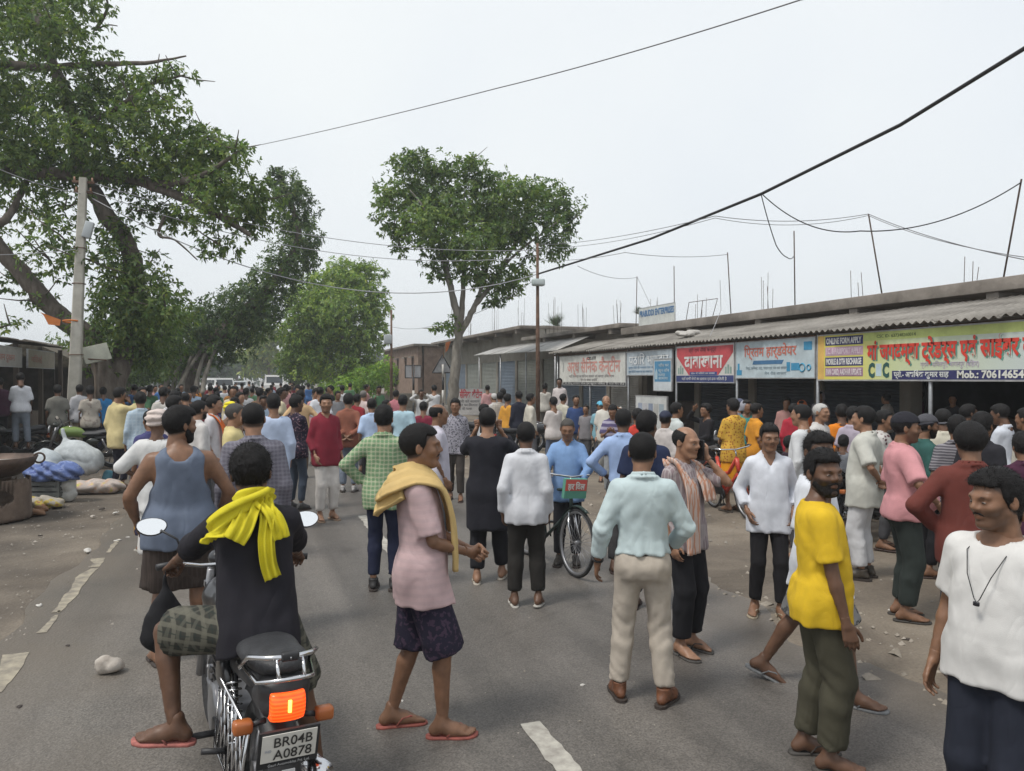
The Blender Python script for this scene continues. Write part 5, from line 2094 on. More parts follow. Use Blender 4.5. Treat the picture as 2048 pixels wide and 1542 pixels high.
def twigs(parent, ends, m, seed, r=.02, length=.9, n=3):
 g = random.Random(seed)
 b = MB()
 for e in ends:
  e = Vector(e)
  for _ in range(n):
   d = Vector((g.uniform(-1, 1), g.uniform(-1, 1), g.uniform(-.4, 1))).normalized()
   L = length * g.uniform(.5, 1.2)
   b.tube([e, e + d * L * .5 + Vector((0, 0, -.04)), e + d * L], [r, r * .7, r * .35], 5)
 return tag(b.build('twigs', m, parent), kind='stuff')
# ---- the big tree over the stalls (left)
def clump_px(lst, depth, k=1500.0, deep=.9, seed=1, jit=1.2):
 g = random.Random(seed)
 out = []
 for q in lst:
  px, py, rx, ry = q[:4]
  dd = depth + (q[4] if len(q) > 4 else g.uniform(-jit, jit))
  c = at(px, py, dd)
  a, b_ = rx * dd / k, ry * dd / k
  out.append((c, (a, max(a, b_) * deep, b_), q[5] if len(q) > 5 else 1.0))
 return out
TD = 21.0
t1 = empty('broadleaf_tree', at(215, 760, TD), 0, 'big spreading tree with dark limbs arching over the stalls beside the concrete pole', 'tree')
t1.location = (0, 0, 0)
base = ground(225, 893)
base.z = 0
limb(t1, [base + Vector((.1, 0, -.1)), at(222, 800, TD), at(190, 690, TD), at(130, 640, TD), at(70, 580, TD - .3), at(20, 520, TD - .6), at(-60, 430, TD - 1)], .34, .20, name='trunk', seed=1)
limb(t1, [at(222, 790, TD), at(250, 700, TD + .5), at(268, 600, TD + .6), at(258, 500, TD + .3), at(205, 420, TD), at(165, 355, TD), at(60, 345, TD - .5), at(-80, 330, TD - 1)], .30, .16, name='limb', seed=2)
limb(t1, [at(165, 352, TD), at(260, 358, TD - .3), at(340, 385, TD - .6), at(430, 428, TD - .8), at(500, 470, TD - .8)], .20, .06, seed=3)
limb(t1, [at(300, 370, TD - .4), at(380, 360, TD - 1.2), at(440, 330, TD - 1.6), at(480, 300, TD - 1.8)], .12, .03, seed=4)
limb(t1, [at(160, 355, TD), at(150, 250, TD - .4), at(110, 140, TD - .6), at(70, 20, TD - .8)], .22, .10, seed=5)
limb(t1, [at(-60, 130, TD - 1), at(30, 132, TD - .8), at(110, 135, TD - .6), at(190, 128, TD - 1), at(290, 126, TD - 1.4), at(372, 112, TD - 1.6)], .16, .02, seed=6)
limb(t1, [at(150, 250, TD - .4), at(230, 220, TD - .8), at(300, 170, TD - 1.2), at(370, 150, TD - 1.5)], .10, .02, seed=7)
limb(t1, [at(330, 430, TD - .6), at(318, 470, TD - .6), at(350, 480, TD - .7), at(395, 520, TD - .9)], .05, .015, seed=8)
limb(t1, [at(-40, 460, TD - 1), at(10, 440, TD - 1), at(35, 400, TD - .6), at(60, 350, TD - .4)], .12, .07, seed=9)
limb(t1, [at(190, 60, TD - .8), at(215, 15, TD - 1.0), at(200, -40, TD - 1.0)], .05, .02, seed=10)
limb(t1, [at(190, 60, TD - .8), at(215, 50, TD - 1.2), at(235, 52, TD - 1.3)], .03, .01, seed=11)
cl = [(40, 40, 95, 65), (120, 70, 85, 60), (30, 190, 90, 60), (150, 190, 85, 55), (210, 130, 40, 35, -1, .6), (250, 190, 70, 45), (60, 280, 95, 55), (180, 280, 95, 55), (290, 250, 80, 50), (310, 165, 60, 30, -1.4, .55),
  (355, 150, 38, 22, -1.5, .6), (350, 215, 40, 26, -1.3, .5), (370, 290, 75, 45), (430, 300, 60, 40), (470, 300, 34, 28, -1.6, .8), (400, 350, 75, 40), (330, 330, 80, 45), (240, 340, 80, 45), (450, 375, 70, 42),
  (520, 400, 55, 40), (500, 440, 50, 35), (420, 420, 60, 30, None, .7), (360, 440, 60, 30, None, .6), (440, 490, 45, 35, -1, .6), (300, 420, 60, 30, None, .6), (130, 420, 60, 40, None, .5), (60, 420, 50, 40, None, .45),
  (30, 560, 45, 35, None, .5), (100, 520, 60, 35, None, .5), (80, 600, 40, 25, None, .35), (20, 650, 30, 20, None, .3), (180, 520, 45, 35, None, .5), (120, 470, 70, 30, None, .4), (270, 560, 60, 60), (250, 640, 85, 60), (330, 610, 60, 50, None, .8),
  (210, 700, 70, 45, .5, .7), (300, 690, 70, 50, .8), (230, 480, 40, 50, None, .8), (-60, 100, 110, 130), (-60, 300, 100, 110), (-40, 480, 60, 60, None, .6), (60, -60, 120, 90), (170, -30, 60, 60, None, .8), (230, 590, 40, 60), (20, 340, 70, 50), (110, 345, 70, 45)]
cl = [(q[0], q[1], q[2], q[3], (q[4] if len(q) > 4 and q[4] is not None else random.Random(i).uniform(-1.6, 1.0)), q[5] if len(q) > 5 else 1.0) for i, q in enumerate(cl)]
foliage('crown', clump_px(cl, TD), t1, .155, 185, (.120, .180, .056), .5, 11, 6, .40, .42)
twigs(t1, [c[0] for c in clump_px(cl, TD)], BARK, 3, .028, 1.2, 2)
# ---- leaning tree wrapped in ivy-like leaves, aerial roots at its foot
TD2 = 34.0
t2 = empty('leaning_tree', (0, 0, 0), 0, 'leaning leaf-covered tree curving up to the right above the far crowd', 'tree')
b0 = ground(370, 845)
limb(t2, [b0 + Vector((0, 0, -.1)), at(375, 770, TD2), at(400, 720, TD2), at(440, 670, TD2), at(490, 625, TD2), at(540, 575, TD2), at(580, 520, TD2), at(597, 460, TD2), at(575, 390, TD2), at(555, 350, TD2)], .42, .08, name='trunk', seed=21)
for k, (x0, x1) in enumerate(((330, 345), (345, 362), (362, 380), (392, 402), (405, 420), (352, 395))):
 limb(t2, [at(x0, 790, TD2 - .8 - .1 * k), at((x0 + x1) / 2, 745, TD2 - .7), at(x1 + 14, 690, TD2 - .3)], .12, .07, BARK_P, 'aerial_root', 7, 30 + k)
cl = [(345, 690, 50, 60), (400, 660, 60, 48), (455, 640, 62, 52), (505, 610, 58, 50), (545, 570, 50, 48), (580, 520, 48, 46), (605, 470, 32, 40), (590, 420, 38, 46), (570, 375, 32, 34), (550, 350, 16, 16), (440, 690, 60, 38), (500, 655, 46, 34, 0, .8),
  (385, 715, 46, 34, .5, .7), (320, 640, 44, 44, 1), (300, 720, 44, 44, 1.5), (622, 500, 16, 28, 0, .8), (600, 380, 14, 22, 0, .6), (530, 635, 30, 24, 0, .7), (255, 740, 60, 34, 3, .8), (640, 470, 8, 14, 0, .5)]
foliage('crown', clump_px(cl, TD2, jit=.8), t2, .19, 180, (.088, .140, .048), .45, 23, 6, .25, .4, fill=.8)
# ---- tree with a high flat crown standing in front of the shops
TD3 = 27.6
t3 = empty('street_tree', (0, 0, 0), 0, 'slender tree with forked pale trunk and broad crown before the blue shutters', 'tree')
b0 = ground(905, 863)
limb(t3, [b0 + Vector((0, 0, -.1)), at(906, 800, TD3), at(912, 720, TD3), at(918, 665, TD3), at(912, 620, TD3), at(898, 560, TD3), at(880, 490, TD3)], .22, .09, BARK_P, 'trunk', seed=41)
limb(t3, [at(916, 690, TD3), at(922, 640, TD3), at(926, 580, TD3), at(930, 520, TD3), at(940, 440, TD3)], .13, .05, BARK_P, seed=42)
limb(t3, [at(916, 672, TD3), at(936, 640, TD3), at(952, 608, TD3), at(972, 585, TD3), at(1000, 540, TD3), at(1040, 470, TD3)], .14, .05, BARK_P, seed=43)
limb(t3, [at(950, 612, TD3), at(962, 580, TD3), at(975, 520, TD3), at(960, 430, TD3)], .09, .04, BARK_P, seed=44)
limb(t3, [at(1000, 540, TD3), at(1040, 500, TD3 - .4), at(1080, 470, TD3 - .6), at(1120, 440, TD3 - .5)], .06, .02, BARK_P, seed=45)
limb(t3, [at(880, 490, TD3), at(850, 420, TD3 - .4), at(820, 380, TD3 - .5)], .07, .02, BARK_P, seed=46)
cl = [(820, 330, 42, 28), (870, 340, 42, 30), (800, 390, 55, 34), (865, 390, 62, 38), (935, 350, 48, 34), (985, 375, 56, 34), (1040, 385, 50, 28), (1085, 385, 40, 28), (1120, 415, 42, 34), (930, 420, 72, 46), (1010, 430, 66, 38),
  (860, 450, 62, 40), (790, 450, 42, 34), (1075, 440, 52, 34), (1110, 490, 36, 34), (900, 500, 62, 34), (960, 490, 60, 40), (1020, 470, 46, 30), (880, 545, 34, 20, 0, .7), (960, 545, 50, 28), (1010, 575, 40, 22), (985, 600, 30, 16, 0, .7),
  (1030, 545, 34, 22, 0, .8), (905, 650, 26, 18, 0, .6), (880, 655, 20, 10, 0, .5), (800, 495, 22, 20, 0, .6), (1140, 445, 20, 26), (765, 400, 16, 22, 0, .6), (940, 320, 26, 12, 0, .8), (830, 310, 26, 12, 0, .7), (1060, 510, 24, 16, 0, .5), (870, 425, 60, 50, 1), (990, 450, 70, 50, 1)]
foliage('crown', clump_px(cl, TD3, jit=1.0, seed=5), t3, .175, 160, (.110, .170, .055), .45, 47, 6, .45, .42)
twigs(t3, [c[0] for c in clump_px(cl, TD3, jit=1.0, seed=5)], BARK_P, 8, .022, .9, 2)
# ---- bushy trees along the right edge farther on
TD4 = 46.0
t4 = empty('bushy_tree', (0, 0, 0), 0, 'round bushy light green tree on the verge beyond the crowd', 'tree')
b0 = ground(690, 822)
limb(t4, [b0 + Vector((0, 0, -.1)), at(690, 780, TD4), at(688, 700, TD4), at(680, 620, TD4), at(690, 570, TD4)], .35, .10, BARK, 'trunk', seed=61)
limb(t4, [at(662, 800, TD4), at(664, 740, TD4), at(650, 680, TD4)], .18, .08, BARK_P, seed=62)
limb(t4, [at(705, 800, TD4), at(708, 740, TD4), at(725, 690, TD4)], .22, .08, BARK_P, seed=63)
cl = [(690, 545, 40, 28), (650, 575, 46, 34), (720, 575, 44, 34), (620, 620, 50, 40), (680, 620, 60, 44), (745, 620, 36, 36), (600, 670, 42, 36), (660, 680, 60, 44), (720, 680, 52, 42), (640, 730, 56, 36), (720, 740, 50, 36), (590, 720, 34, 30),
  (735, 535, 26, 14, 0, .6), (765, 548, 10, 7, 0, .8), (600, 595, 24, 22, 0, .8), (760, 655, 16, 22, 0, .6)]
foliage('crown', clump_px(cl, TD4, jit=1.0, seed=6), t4, .24, 140, (.21, .30, .075), .45, 67, 6, .3, .42)
t5 = empty('shrub', (0, 0, 0), 0, 'low bright green shrub at the foot of the bushy tree', 'shrub')
cl = [(740, 765, 44, 30), (700, 780, 40, 24), (770, 740, 24, 26), (660, 780, 24, 18)]
foliage('leaves', clump_px(cl, 42.0, jit=.5, seed=7), t5, .20, 130, (.17, .28, .055), .4, 71, 6, .2, .4)
t6 = empty('dark_tree', (0, 0, 0), 0, 'dark green tree behind the bushy light green one', 'tree')
limb(t6, [ground(590, 800), at(592, 740, 62), at(600, 680, 62)], .35, .12, BARK, 'trunk', seed=64)
cl = [(600, 700, 30, 34), (615, 740, 38, 34), (585, 735, 22, 26), (630, 660, 30, 34)]
foliage('crown', clump_px(cl, 62.0, jit=1, seed=8), t6, .40, 60, (.085, .135, .045), .4, 73, 6, .3, .42)
far = [((535, 700, 34, 40), (510, 715, 30, 34), (550, 670, 20, 20), 95.0, 'yellowish green tree over the road, farther on in the haze', (.19, .24, .06)),
  ((475, 725, 24, 26), (490, 735, 20, 18), (460, 735, 20, 20), 125.0, 'hazy round tree at the end of the road', (.060, .100, .035)),
  ((430, 735, 28, 22), (405, 735, 24, 24), (450, 740, 14, 12), 105.0, 'hazy tree over the parked white jeep far down the road', (.050, .085, .030)),
  ((800, 752, 14, 10), (785, 745, 10, 12), (790, 765, 18, 8), 60.0, 'small shrub beside the brick building', (.055, .095, .03))]
for k, (a, b_, c, dd, lab, cc) in enumerate(far):
 tt = empty('far_tree' if k < 3 else 'shrub', (0, 0, 0), 0, lab, 'tree' if k < 3 else 'shrub')
 gx = ground(a[0], 757 + 3000 / dd)
 limb(tt, [gx, at(a[0], a[1] + 10, dd), at(b_[0], b_[1], dd)], .30 if k < 3 else .06, .1 if k < 3 else .03, BARK, 'trunk', seed=80 + k)
 foliage('crown', clump_px([a, b_, c], dd, jit=1, seed=9 + k), tt, .6 if k < 3 else .25, 26 if k < 3 else 80, cc, .4, 80 + k, 6, .3, .45)
# left roadside trees behind the leaning one
tl = empty('roadside_tree', (0, 0, 0), 0, 'dense roadside tree behind the stalls and the leaning tree', 'tree')
limb(tl, [ground(250, 825), at(250, 760, 44), at(255, 680, 44)], .4, .15, BARK, 'trunk', seed=91)
foliage('crown', clump_px([(200, 700, 70, 50), (270, 690, 66, 46), (330, 730, 50, 34), (150, 740, 60, 34), (230, 750, 70, 30), (310, 650, 44, 40)], 44.0, seed=10), tl, .30, 80, (.09, .14, .045), .4, 93, 6, .3, .4)
# distant belt of trees closing the view
bt = empty('treeline', (0, 0, 0), 0, None, None)
cl = []
g = random.Random(12)
for px in range(-500, 2700, 26):
 if 380 < px < 520:
  continue
 dd = g.uniform(150, 210)
 cl.append((px, 757 - g.uniform(8, 34), g.uniform(22, 40), g.uniform(16, 30), dd - 180, 1))
o = foliage('treeline', clump_px(cl, 180.0, seed=3), None, 1.6, 3.0, (.045, .075, .030), .4, 95, 5, .3, .5)
bpy.data.objects.remove(bt)
tag(o, 'distant hazy belt of trees along the horizon', 'trees', kind='stuff')
def palm(label, pos, h, n=16, L=1.1, seed=0):
 g = random.Random(seed)
 e = empty('palm', (0, 0, 0), 0, label, 'palm')
 p = Vector(pos)
 limb(e, [(p.x, p.y, 0), (p.x + .1, p.y, p.z * .5), p], .14, .10, BARK, 'trunk', seed=seed)
 for k in range(n):
  a = 2 * math.pi * k / n + g.uniform(-.2, .2)
  el = g.uniform(-.1, 1.2)
  b = MB()
  d = Vector((math.cos(a) * math.cos(el), math.sin(a) * math.cos(el), math.sin(el)))
  sd = d.cross(Vector((0, 0, 1))).normalized()
  vs, fs = [], []
  for j in range(9):     # fan blade split into fingers
   t = (j / 8 - .5)
   tip = p + d * L * (1 - .5 * abs(t)) + sd * t * L * .9 - Vector((0, 0, .25 * L * t * t))
   q = p + d * L * .35 + sd * t * L * .22
   i0 = len(vs)
   vs += [p + d * L * .12, q - sd * .03, tip, q + sd * .03]
   fs.append((i0, i0 + 1, i0 + 2, i0 + 3))
  b.add(vs, fs)
  b.build('frond', mat('palm_green', (.05, .085, .03), .6, noise=.3), e)
 return e
palm('small fan palm rising behind the middle shop roof', on_x(1110, 655, 17.5), 4, 18, 1.15, 5)
palm('palm tuft rising behind the small rooftop banner', on_x(1285, 632, 15.5), 4, 12, .6, 6)
# ------------------------------------------------------------------ poles, road signs, wires
CONC = mat('pole_concrete', (.36, .34, .29), .85, nscale=3, color2=(.50, .48, .42), bump=.2, bscale=20)
DCONC = mat('dirty_plaster', (.22, .19, .15), .9, nscale=2, color2=(.33, .29, .24), bump=.3, bscale=9)
pb = ground(143, 915)
dep = 18.95
top = at(166, 368, 19.6)
top.y, top.x = pb.y, pb.x + .30
e = empty('utility_pole', (0, 0, 0), 0, 'square pale concrete utility pole beside the stalls', 'pole')
b = MB()
q = [Vector((pb.x, pb.y, -.1)), Vector((top.x, top.y, top.z))]
rings = []
for t in np.linspace(0, 1, 12):
 c = q[0].lerp(q[1], t)
 w = .155 * (1 - t) + .085 * t
 rings.append([c + Vector((sx * w, sy * w, 0)) for sx, sy in ((-1, -.8), (-.8, -1), (.8, -1), (1, -.8), (1, .8), (.8, 1), (-.8, 1), (-1, .8))])
b.loft(rings, smooth=False)
b.build('pole', CONC, e)
b = MB()
for dz, w in ((-.1, .5), (-.35, .42)):
 b.box((top.x, top.y, top.z + dz), (w, .06, .06))
b.build('cross_arm', RUST, e)
for k, (dx, dz) in enumerate(((-.2, 0), (.2, 0), (-.16, -.25), (.16, -.25))):
 b = MB()
 b.tube([(top.x + dx, top.y, top.z - .1 + dz), (top.x + dx, top.y, top.z + .02 + dz)], [.03, .02], 8)
 b.build('insulator', mat('porcelain', (.30, .16, .10), .3), e)
b = MB()
mb_ = at(178, 465, 19.3)
b.box((pb.x + .42, pb.y - .12, mb_.z), (.20, .16, .42), Matrix.Rotation(.25, 3, 'Y'), bevel=.02)
b.build('meter_box', mat('grey_plastic_box', (.42, .45, .46), .5), e)
for k, zz in enumerate((2.6, 4.4, 5.3)):
 b = MB()
 b.torus((pb.x + .3 * zz / top.z, pb.y, zz), (0, 0, 1), .17 - .015 * k, .012, 16, 5)
 b.build('clamp', RUST, e)
# orange ribbon tied round the pole
b = MB()
rz = at(140, 645, 19.3).z
b.torus((pb.x + .02, pb.y, rz), (0, .1, 1), .19, .022, 18, 6)
b.add([(pb.x - .2, pb.y - .1, rz + .03), (pb.x - .55, pb.y - .2, rz + .12), (pb.x - .45, pb.y - .2, rz - .10), (pb.x - .22, pb.y - .12, rz - .12), (pb.x - .62, pb.y - .22, rz + .2)], [(0, 1, 2, 3), (0, 4, 1)])
tag(b.build('ribbon', fabric((.60, .20, .06))), 'orange cloth ribbon tied round the concrete pole', 'ribbon')
# rusty street pole with lamp before the awnings
rp = ground(1076, 886)
rt = on_x(1073, 488, rp.x)
rt.x, rt.y = rp.x - .02, rp.y
e = empty('street_lamp', (0, 0, 0), 0, 'thin rusty iron street pole with a small grey lamp box before the awnings', 'pole')
b = MB()
b.tube([(rp.x, rp.y, -.05), (rp.x - .01, rp.y, 3.2), (rt.x, rt.y, rt.z)], [.075, .062, .04], 10)
b.build('pole', RUST, e)
lz = on_x(1070, 568, rp.x).z
b = MB()
b.box((rp.x - .04, rp.y - .12, lz), (.40, .22, .22), bevel=.05)
lh = b.build('lamp_head', mat('lamp_grey', (.40, .46, .45), .4), e)
b = MB()
b.box((rp.x - .04, rp.y - .24, lz), (.30, .012, .14), bevel=.004)
b.build('lens', mat('lamp_lens', (.50, .55, .54), .2), lh)
b = MB()
b.tube([(rp.x, rp.y, lz), (rp.x - .03, rp.y - .1, lz)], .02, 6)
b.build('bracket', RUST, e)
# thin bare pole near the bushy tree
pp = ground(783, 830)
pt = at(785, 618, (pp - Vector((0, 0, 2))).length * .97)
b = MB()
b.tube([(pp.x, pp.y, -.1), (pp.x, pp.y, pt.z)], [.09, .05], 8)
e = empty('wire_pole', (0, 0, 0), 0, 'thin dark pole standing beside the bushy tree', 'pole')
b.build('pole', RUST, e)
b = MB()
b.box((pp.x - .2, pp.y, pt.z - 1.6), (.4, .3, .5), bevel=.03)
b.build('meter_box', mat('grey_plastic_box', (.42, .45, .46), .5), e)
BLKP = mat('black_paint', (.02, .02, .021), .5, noise=.3)
WHTP = mat('white_paint', (.62, .60, .56), .6, noise=.15)
def banded_post(e, p, h, r=.045, n=5, first=1):
 for k in range(n):
  b = MB()
  b.tube([(p.x, p.y, h * k / n - (.05 if k == 0 else 0)), (p.x, p.y, h * (k + 1) / n)], r, 10)
  b.build('post_band', WHTP if (k + first) % 2 else BLKP, e)
# warning triangle seen from behind, with an orange flag
p = ground(886, 857)
e = empty('road_sign', (0, 0, 0), 0, 'triangular road sign seen from behind on a black and white post', 'sign')
dd = 29.3
zt = at(886, 705, dd).z
banded_post(e, p, at(886, 728, dd).z, n=5, first=1)
b = MB()
c = Vector((p.x, p.y + .06, at(885, 733, dd).z))
s_ = .42
tri = [Vector((-s_, 0, -.24)), Vector((s_, 0, -.24)), Vector((0, 0, .48))]
for i in range(3):
 b.tube([c + tri[i], c + tri[(i + 1) % 3]], .022, 6)
b.build('sign_rim', BLKP, e)
b = MB()
b.add([c + t * .97 + Vector((0, .012, 0)) for t in tri] + [c + t * .97 + Vector((0, .024, 0)) for t in tri], [(0, 1, 2), (5, 4, 3), (0, 3, 4, 1), (1, 4, 5, 2), (2, 5, 3, 0)])
b.build('sign_plate', mat('sign_back', (.36, .36, .37), .5, .3, noise=.2), e)
b = MB()
b.tube([c + Vector((.0, -.05, .3)), c + Vector((.12, -.05, 1.0))], .012, 5)
st = b.build('flag_stick', mat('bamboo', (.25, .17, .08), .8))
b = MB()
f0 = c + Vector((.12, -.05, .98))
b.add([f0, f0 + Vector((-.02, 0, -.42)), f0 + Vector((.10, .05, -.30)), f0 + Vector((.24, .12, .06)), f0 + Vector((.10, .03, -.10))], [(0, 1, 4), (1, 2, 4), (4, 2, 3), (0, 4, 3)])
fl = b.build('flag_cloth', fabric((.55, .18, .07)), st)
tag(st, 'small orange pennant stuck on the triangular road sign', 'flag')
# rectangular sign from behind
p = ground(827, 852)
dd = 30.8
e = empty('road_sign', (0, 0, 0), 0, 'rectangular road sign seen from behind on a banded post', 'sign')
banded_post(e, p, at(827, 757, dd).z, n=4, first=1)
b = MB()
c = Vector((p.x, p.y + .06, at(826, 743, dd).z))
b.tube([(p.x, p.y, 0.6), (p.x, p.y, c.z + .28)], .035, 8)
b.build('back_bar', BLKP, e)
hw, hh = .34, .26
for (x0, x1) in ((-hw, -.06), (.06, hw)):
 b = MB()
 b.box(c + Vector(((x0 + x1) / 2, 0, 0)), (x1 - x0, .012, hh * 2))
 b.build('sign_plate', mat('sign_back_pale', (.50, .50, .52), .5, .2, noise=.1), e)
b = MB()
pts = [c + Vector(q_) for q_ in ((-hw, -.01, -hh), (hw, -.01, -hh), (hw, -.01, hh), (-hw, -.01, hh))]
for i in range(4):
 b.tube([pts[i], pts[(i + 1) % 4]], .02, 6)
b.build('sign_rim', BLKP, e)
# concrete milestone-like block by the bushy tree
p = ground(698, 838)
b = MB()
b.box((p.x, p.y, .55), (.5, .3, 1.1), bevel=.06)
tag(b.build('boundary_stone', CONC), 'small pale boundary stone at the foot of the bushy tree', 'stone')
# wires
P_r = Vector((rp.x, rp.y, on_x(1076, 548, rp.x).z))
wire('thick black twisted cable sweeping down to the rusty street pole', [at(2300, -60, 7.5), at(2048, 97, 8.6), at(1800, 250, 10.4), at(1522, 388, 13.2), at(1300, 478, 17), P_r], .028, BLK, 0.0, n=8, name='power_cable')
wire('pale cable sagging from the rusty pole across to the concrete pole', [P_r, Vector((top.x + .2, top.y, top.z - .5))], .014, LGT, 1.35)
wire('upper pale wire of the pair crossing the road between the poles', [on_x(1073, 500, rp.x), Vector((top.x + .2, top.y, top.z - .1))], .010, LGT, .55)
wire('lower pale wire of the pair crossing the road between the poles', [on_x(1073, 512, rp.x), Vector((top.x + .1, top.y, top.z - .3))], .010, LGT, .75)
wire('thin grey wire from the leaf-covered tree up out of the top of the view', [at(470, 300, 26), at(1000, 175, 15), at(1600, 0, 10), at(2000, -130, 8.5)], .010, GRY, .05)
wire('pair wire from the rusty pole rising over the roof, upper strand', [on_x(1073, 490, rp.x), at(1430, 432, 14.5), ROD['b'], at(2200, 545, 8.5)], .007, GRY, .12)
wire('pair wire from the rusty pole rising over the roof, lower strand', [on_x(1073, 496, rp.x), at(1430, 436, 14.6), ROD['b'] + Vector((0, 0, -.03)), at(2200, 530, 8.5)], .006, GRY, .16)
wire('dark wire drooping from the thick cable to the leaning roof rod', [at(1524, 388, 13.15), at(1720, 462, 11.6), ROD['a'] + Vector((0, 0, -.05))], .010, BLK, .22)
wire('dark wire dropping from the thick cable to the double roof rod', [at(1522, 388, 13.2), at(1552, 490, 13.6), at(1575, 515, 13.9), on_x(1588, 512, 10.9)], .009, BLK, .04)
wire('level grey wire from the rusty pole to the slim roof rod', [on_x(1073, 520, rp.x), at(1250, 505, 17), ROD['d'] + Vector((0, 0, -.05))], .007, GRY, .08)
wire('grey wire from the cable to the rod beside the rooftop banner', [at(1155, 532, 19.9), ROD['e'] + Vector((0, 0, -.03))], .007, GRY, .15)
wire('grey stay wire falling from the rod to the rooftop banner', [ROD['e'], on_x(1300, 608, 11.2)], .006, GRY, 0.0)
wire('thin wire from the bare pole past the slender tree to the rusty pole', [Vector((pp.x, pp.y, pt.z - .9)), at(900, 640, 34), P_r + Vector((0, 0, -.1))], .010, GRY, .25)
wire('thin pale wire from the concrete pole out over the stalls', [Vector((top.x, top.y, top.z - .4)), at(-150, 262, 15)], .010, LGT, .2)
wire('second pale wire from the concrete pole out over the stalls', [Vector((top.x, top.y, at(160, 500, 19.3).z)), at(-150, 505, 16)], .009, LGT, .1)
wire('broken white wire hanging from the roof onto the awning', [on_x(1440, 560, 10.9), on_x(1442, 620, 10.9), on_x(1430, 650, 10.5), on_x(1420, 672, 10.3)], .008, LGT, .0)
# ------------------------------------------------------------------ brick building far right
e = empty('brick_building', (0, 0, 0), 0, 'unfinished brown brick building beyond the shops with small window holes', 'building')
BRK = mat('raw_brick', (.16, .105, .078), .95, nscale=2.5, color2=(.27, .195, .15), bump=.5, bscale=25, detail=8)
x0, x1, y0, y1, zt = 11.3, 20.0, 52.0, 66.0, 4.3
b = MB()
# front wall facing the road (-x) with three openings, end wall facing the camera (-y)
wins = [(53.4, 54.1), (56.0, 56.7), (59.2, 59.9)]
ys = [y0] + [v for w_ in wins for v in w_] + [y1]
for a, c in zip(ys[::2], ys[1::2]):
 b.box((x0, (a + c) / 2, zt / 2), (.3, c - a, zt))
for a, c in wins:
 b.box((x0, (a + c) / 2, 1.1), (.3, c - a, 2.2))
 b.box((x0, (a + c) / 2, (3.5 + zt) / 2), (.3, c - a, zt - 3.5))
b.box(((x0 + x1) / 2 + .15, y0 + .15, zt / 2), (x1 - x0 - .31, .3, zt))
b.box(((x0 + x1) / 2, y1, zt / 2), (x1 - x0, .3, zt))
b.build('wall', BRK, e)
b = MB()
b.box(((x0 + x1) / 2 - .2, (y0 + y1) / 2, zt + .07), (x1 - x0 + .6, y1 - y0 + .6, .14))
b.build('roof_slab', CEM, e)
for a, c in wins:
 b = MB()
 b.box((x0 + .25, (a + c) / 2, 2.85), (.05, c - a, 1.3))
 b.build('unlit_window_panel', DARK, e)  # near-black panel behind the hole, standing in for an unlit room
 b = MB()
 b.box((x0 - .12, (a + c) / 2, 3.56), (.5, c - a + .3, .10))
 b.build('sunshade', CEM, e)
b = MB()
b.box((x0 - .8, 50.2, .5), (5.4, .24, 1.0))
tag(b.build('low_wall', DCONC), 'low dull plaster wall before the brick building', 'wall')
# ------------------------------------------------------------------ stalls on the left
WOOD = mat('old_wood', (.085, .062, .045), .9, nscale=5, color2=(.17, .135, .105), bump=.5, bscale=18, stretch=(1, 1, .2), detail=8)
e = empty('market_stall', (0, 0, 0), 0, 'dark roadside stall with a rusty corrugated tin roof behind the concrete pole', 'stall')
RTIN = mat('rusty_tin', (.115, .088, .068), .8, .25, nscale=3.5, color2=(.24, .215, .19), detail=8, bump=.2)
yy, i = 14.5, 0
while yy < 27.6:
 wavy_sheet(yy, yy + .98, -5.55, 2.98, -8.6, 3.30, .10, .016, .005, 200 + i).build('roof_sheet', RTIN, e)
 yy += .94
 i += 1
for y in (15.2, 17.8, 20.3, 22.6, 25.0, 27.4):
 b = MB()
 b.box((-5.72, y, 1.45), (.11, .11, 2.9))
 b.build('post', WOOD, e)
b = MB()
b.box((-8.7, 21.0, 1.5), (.12, 13.2, 3.0))
for y in (14.6, 18.9, 23.2, 27.5):
 b.box((-7.25, y, 1.35), (2.7, .08, 2.7))
b.build('wall', mat('stall_boards', (.045, .036, .03), .9, nscale=4, color2=(.09, .075, .06)), e)
for y0_, y1_ in ((15.4, 18.4), (19.4, 22.6), (23.6, 27.2)):
 b = MB()
 b.box((-6.5, (y0_ + y1_) / 2, .5), (.7, y1_ - y0_, 1.0), bevel=.02)
 b.build('counter', WOOD, e)
for k, (y0_, y1_, c_) in enumerate(((15.3, 19.0, (.30, .28, .24)), (19.5, 22.2, (.34, .33, .31)), (22.8, 25.6, (.33, .29, .23)))):
 M = plane_frame((-5.50, y0_, 2.30), (0, 1, 0), (0, 0, 1))
 s_ = signboard(('weathered stall sign board with a brown stain under the tin roof, nearest of three', 'off-white stall sign board with faint red lettering under the tin roof', 'cream stall sign board behind the concrete pole, farthest of three')[k], M, y1_ - y0_, .46, c_, (.2, .18, .16), name='stall_sign')
 text_mesh(('नाश्ता घर', 'चाय पान दुकान', 'मिठाई')[k], .22, flat_mat((.38, .16, .13)), s_, M @ Matrix.Translation((.3, .14, .004)), width=(1.4, 1.8, 1.1)[k])
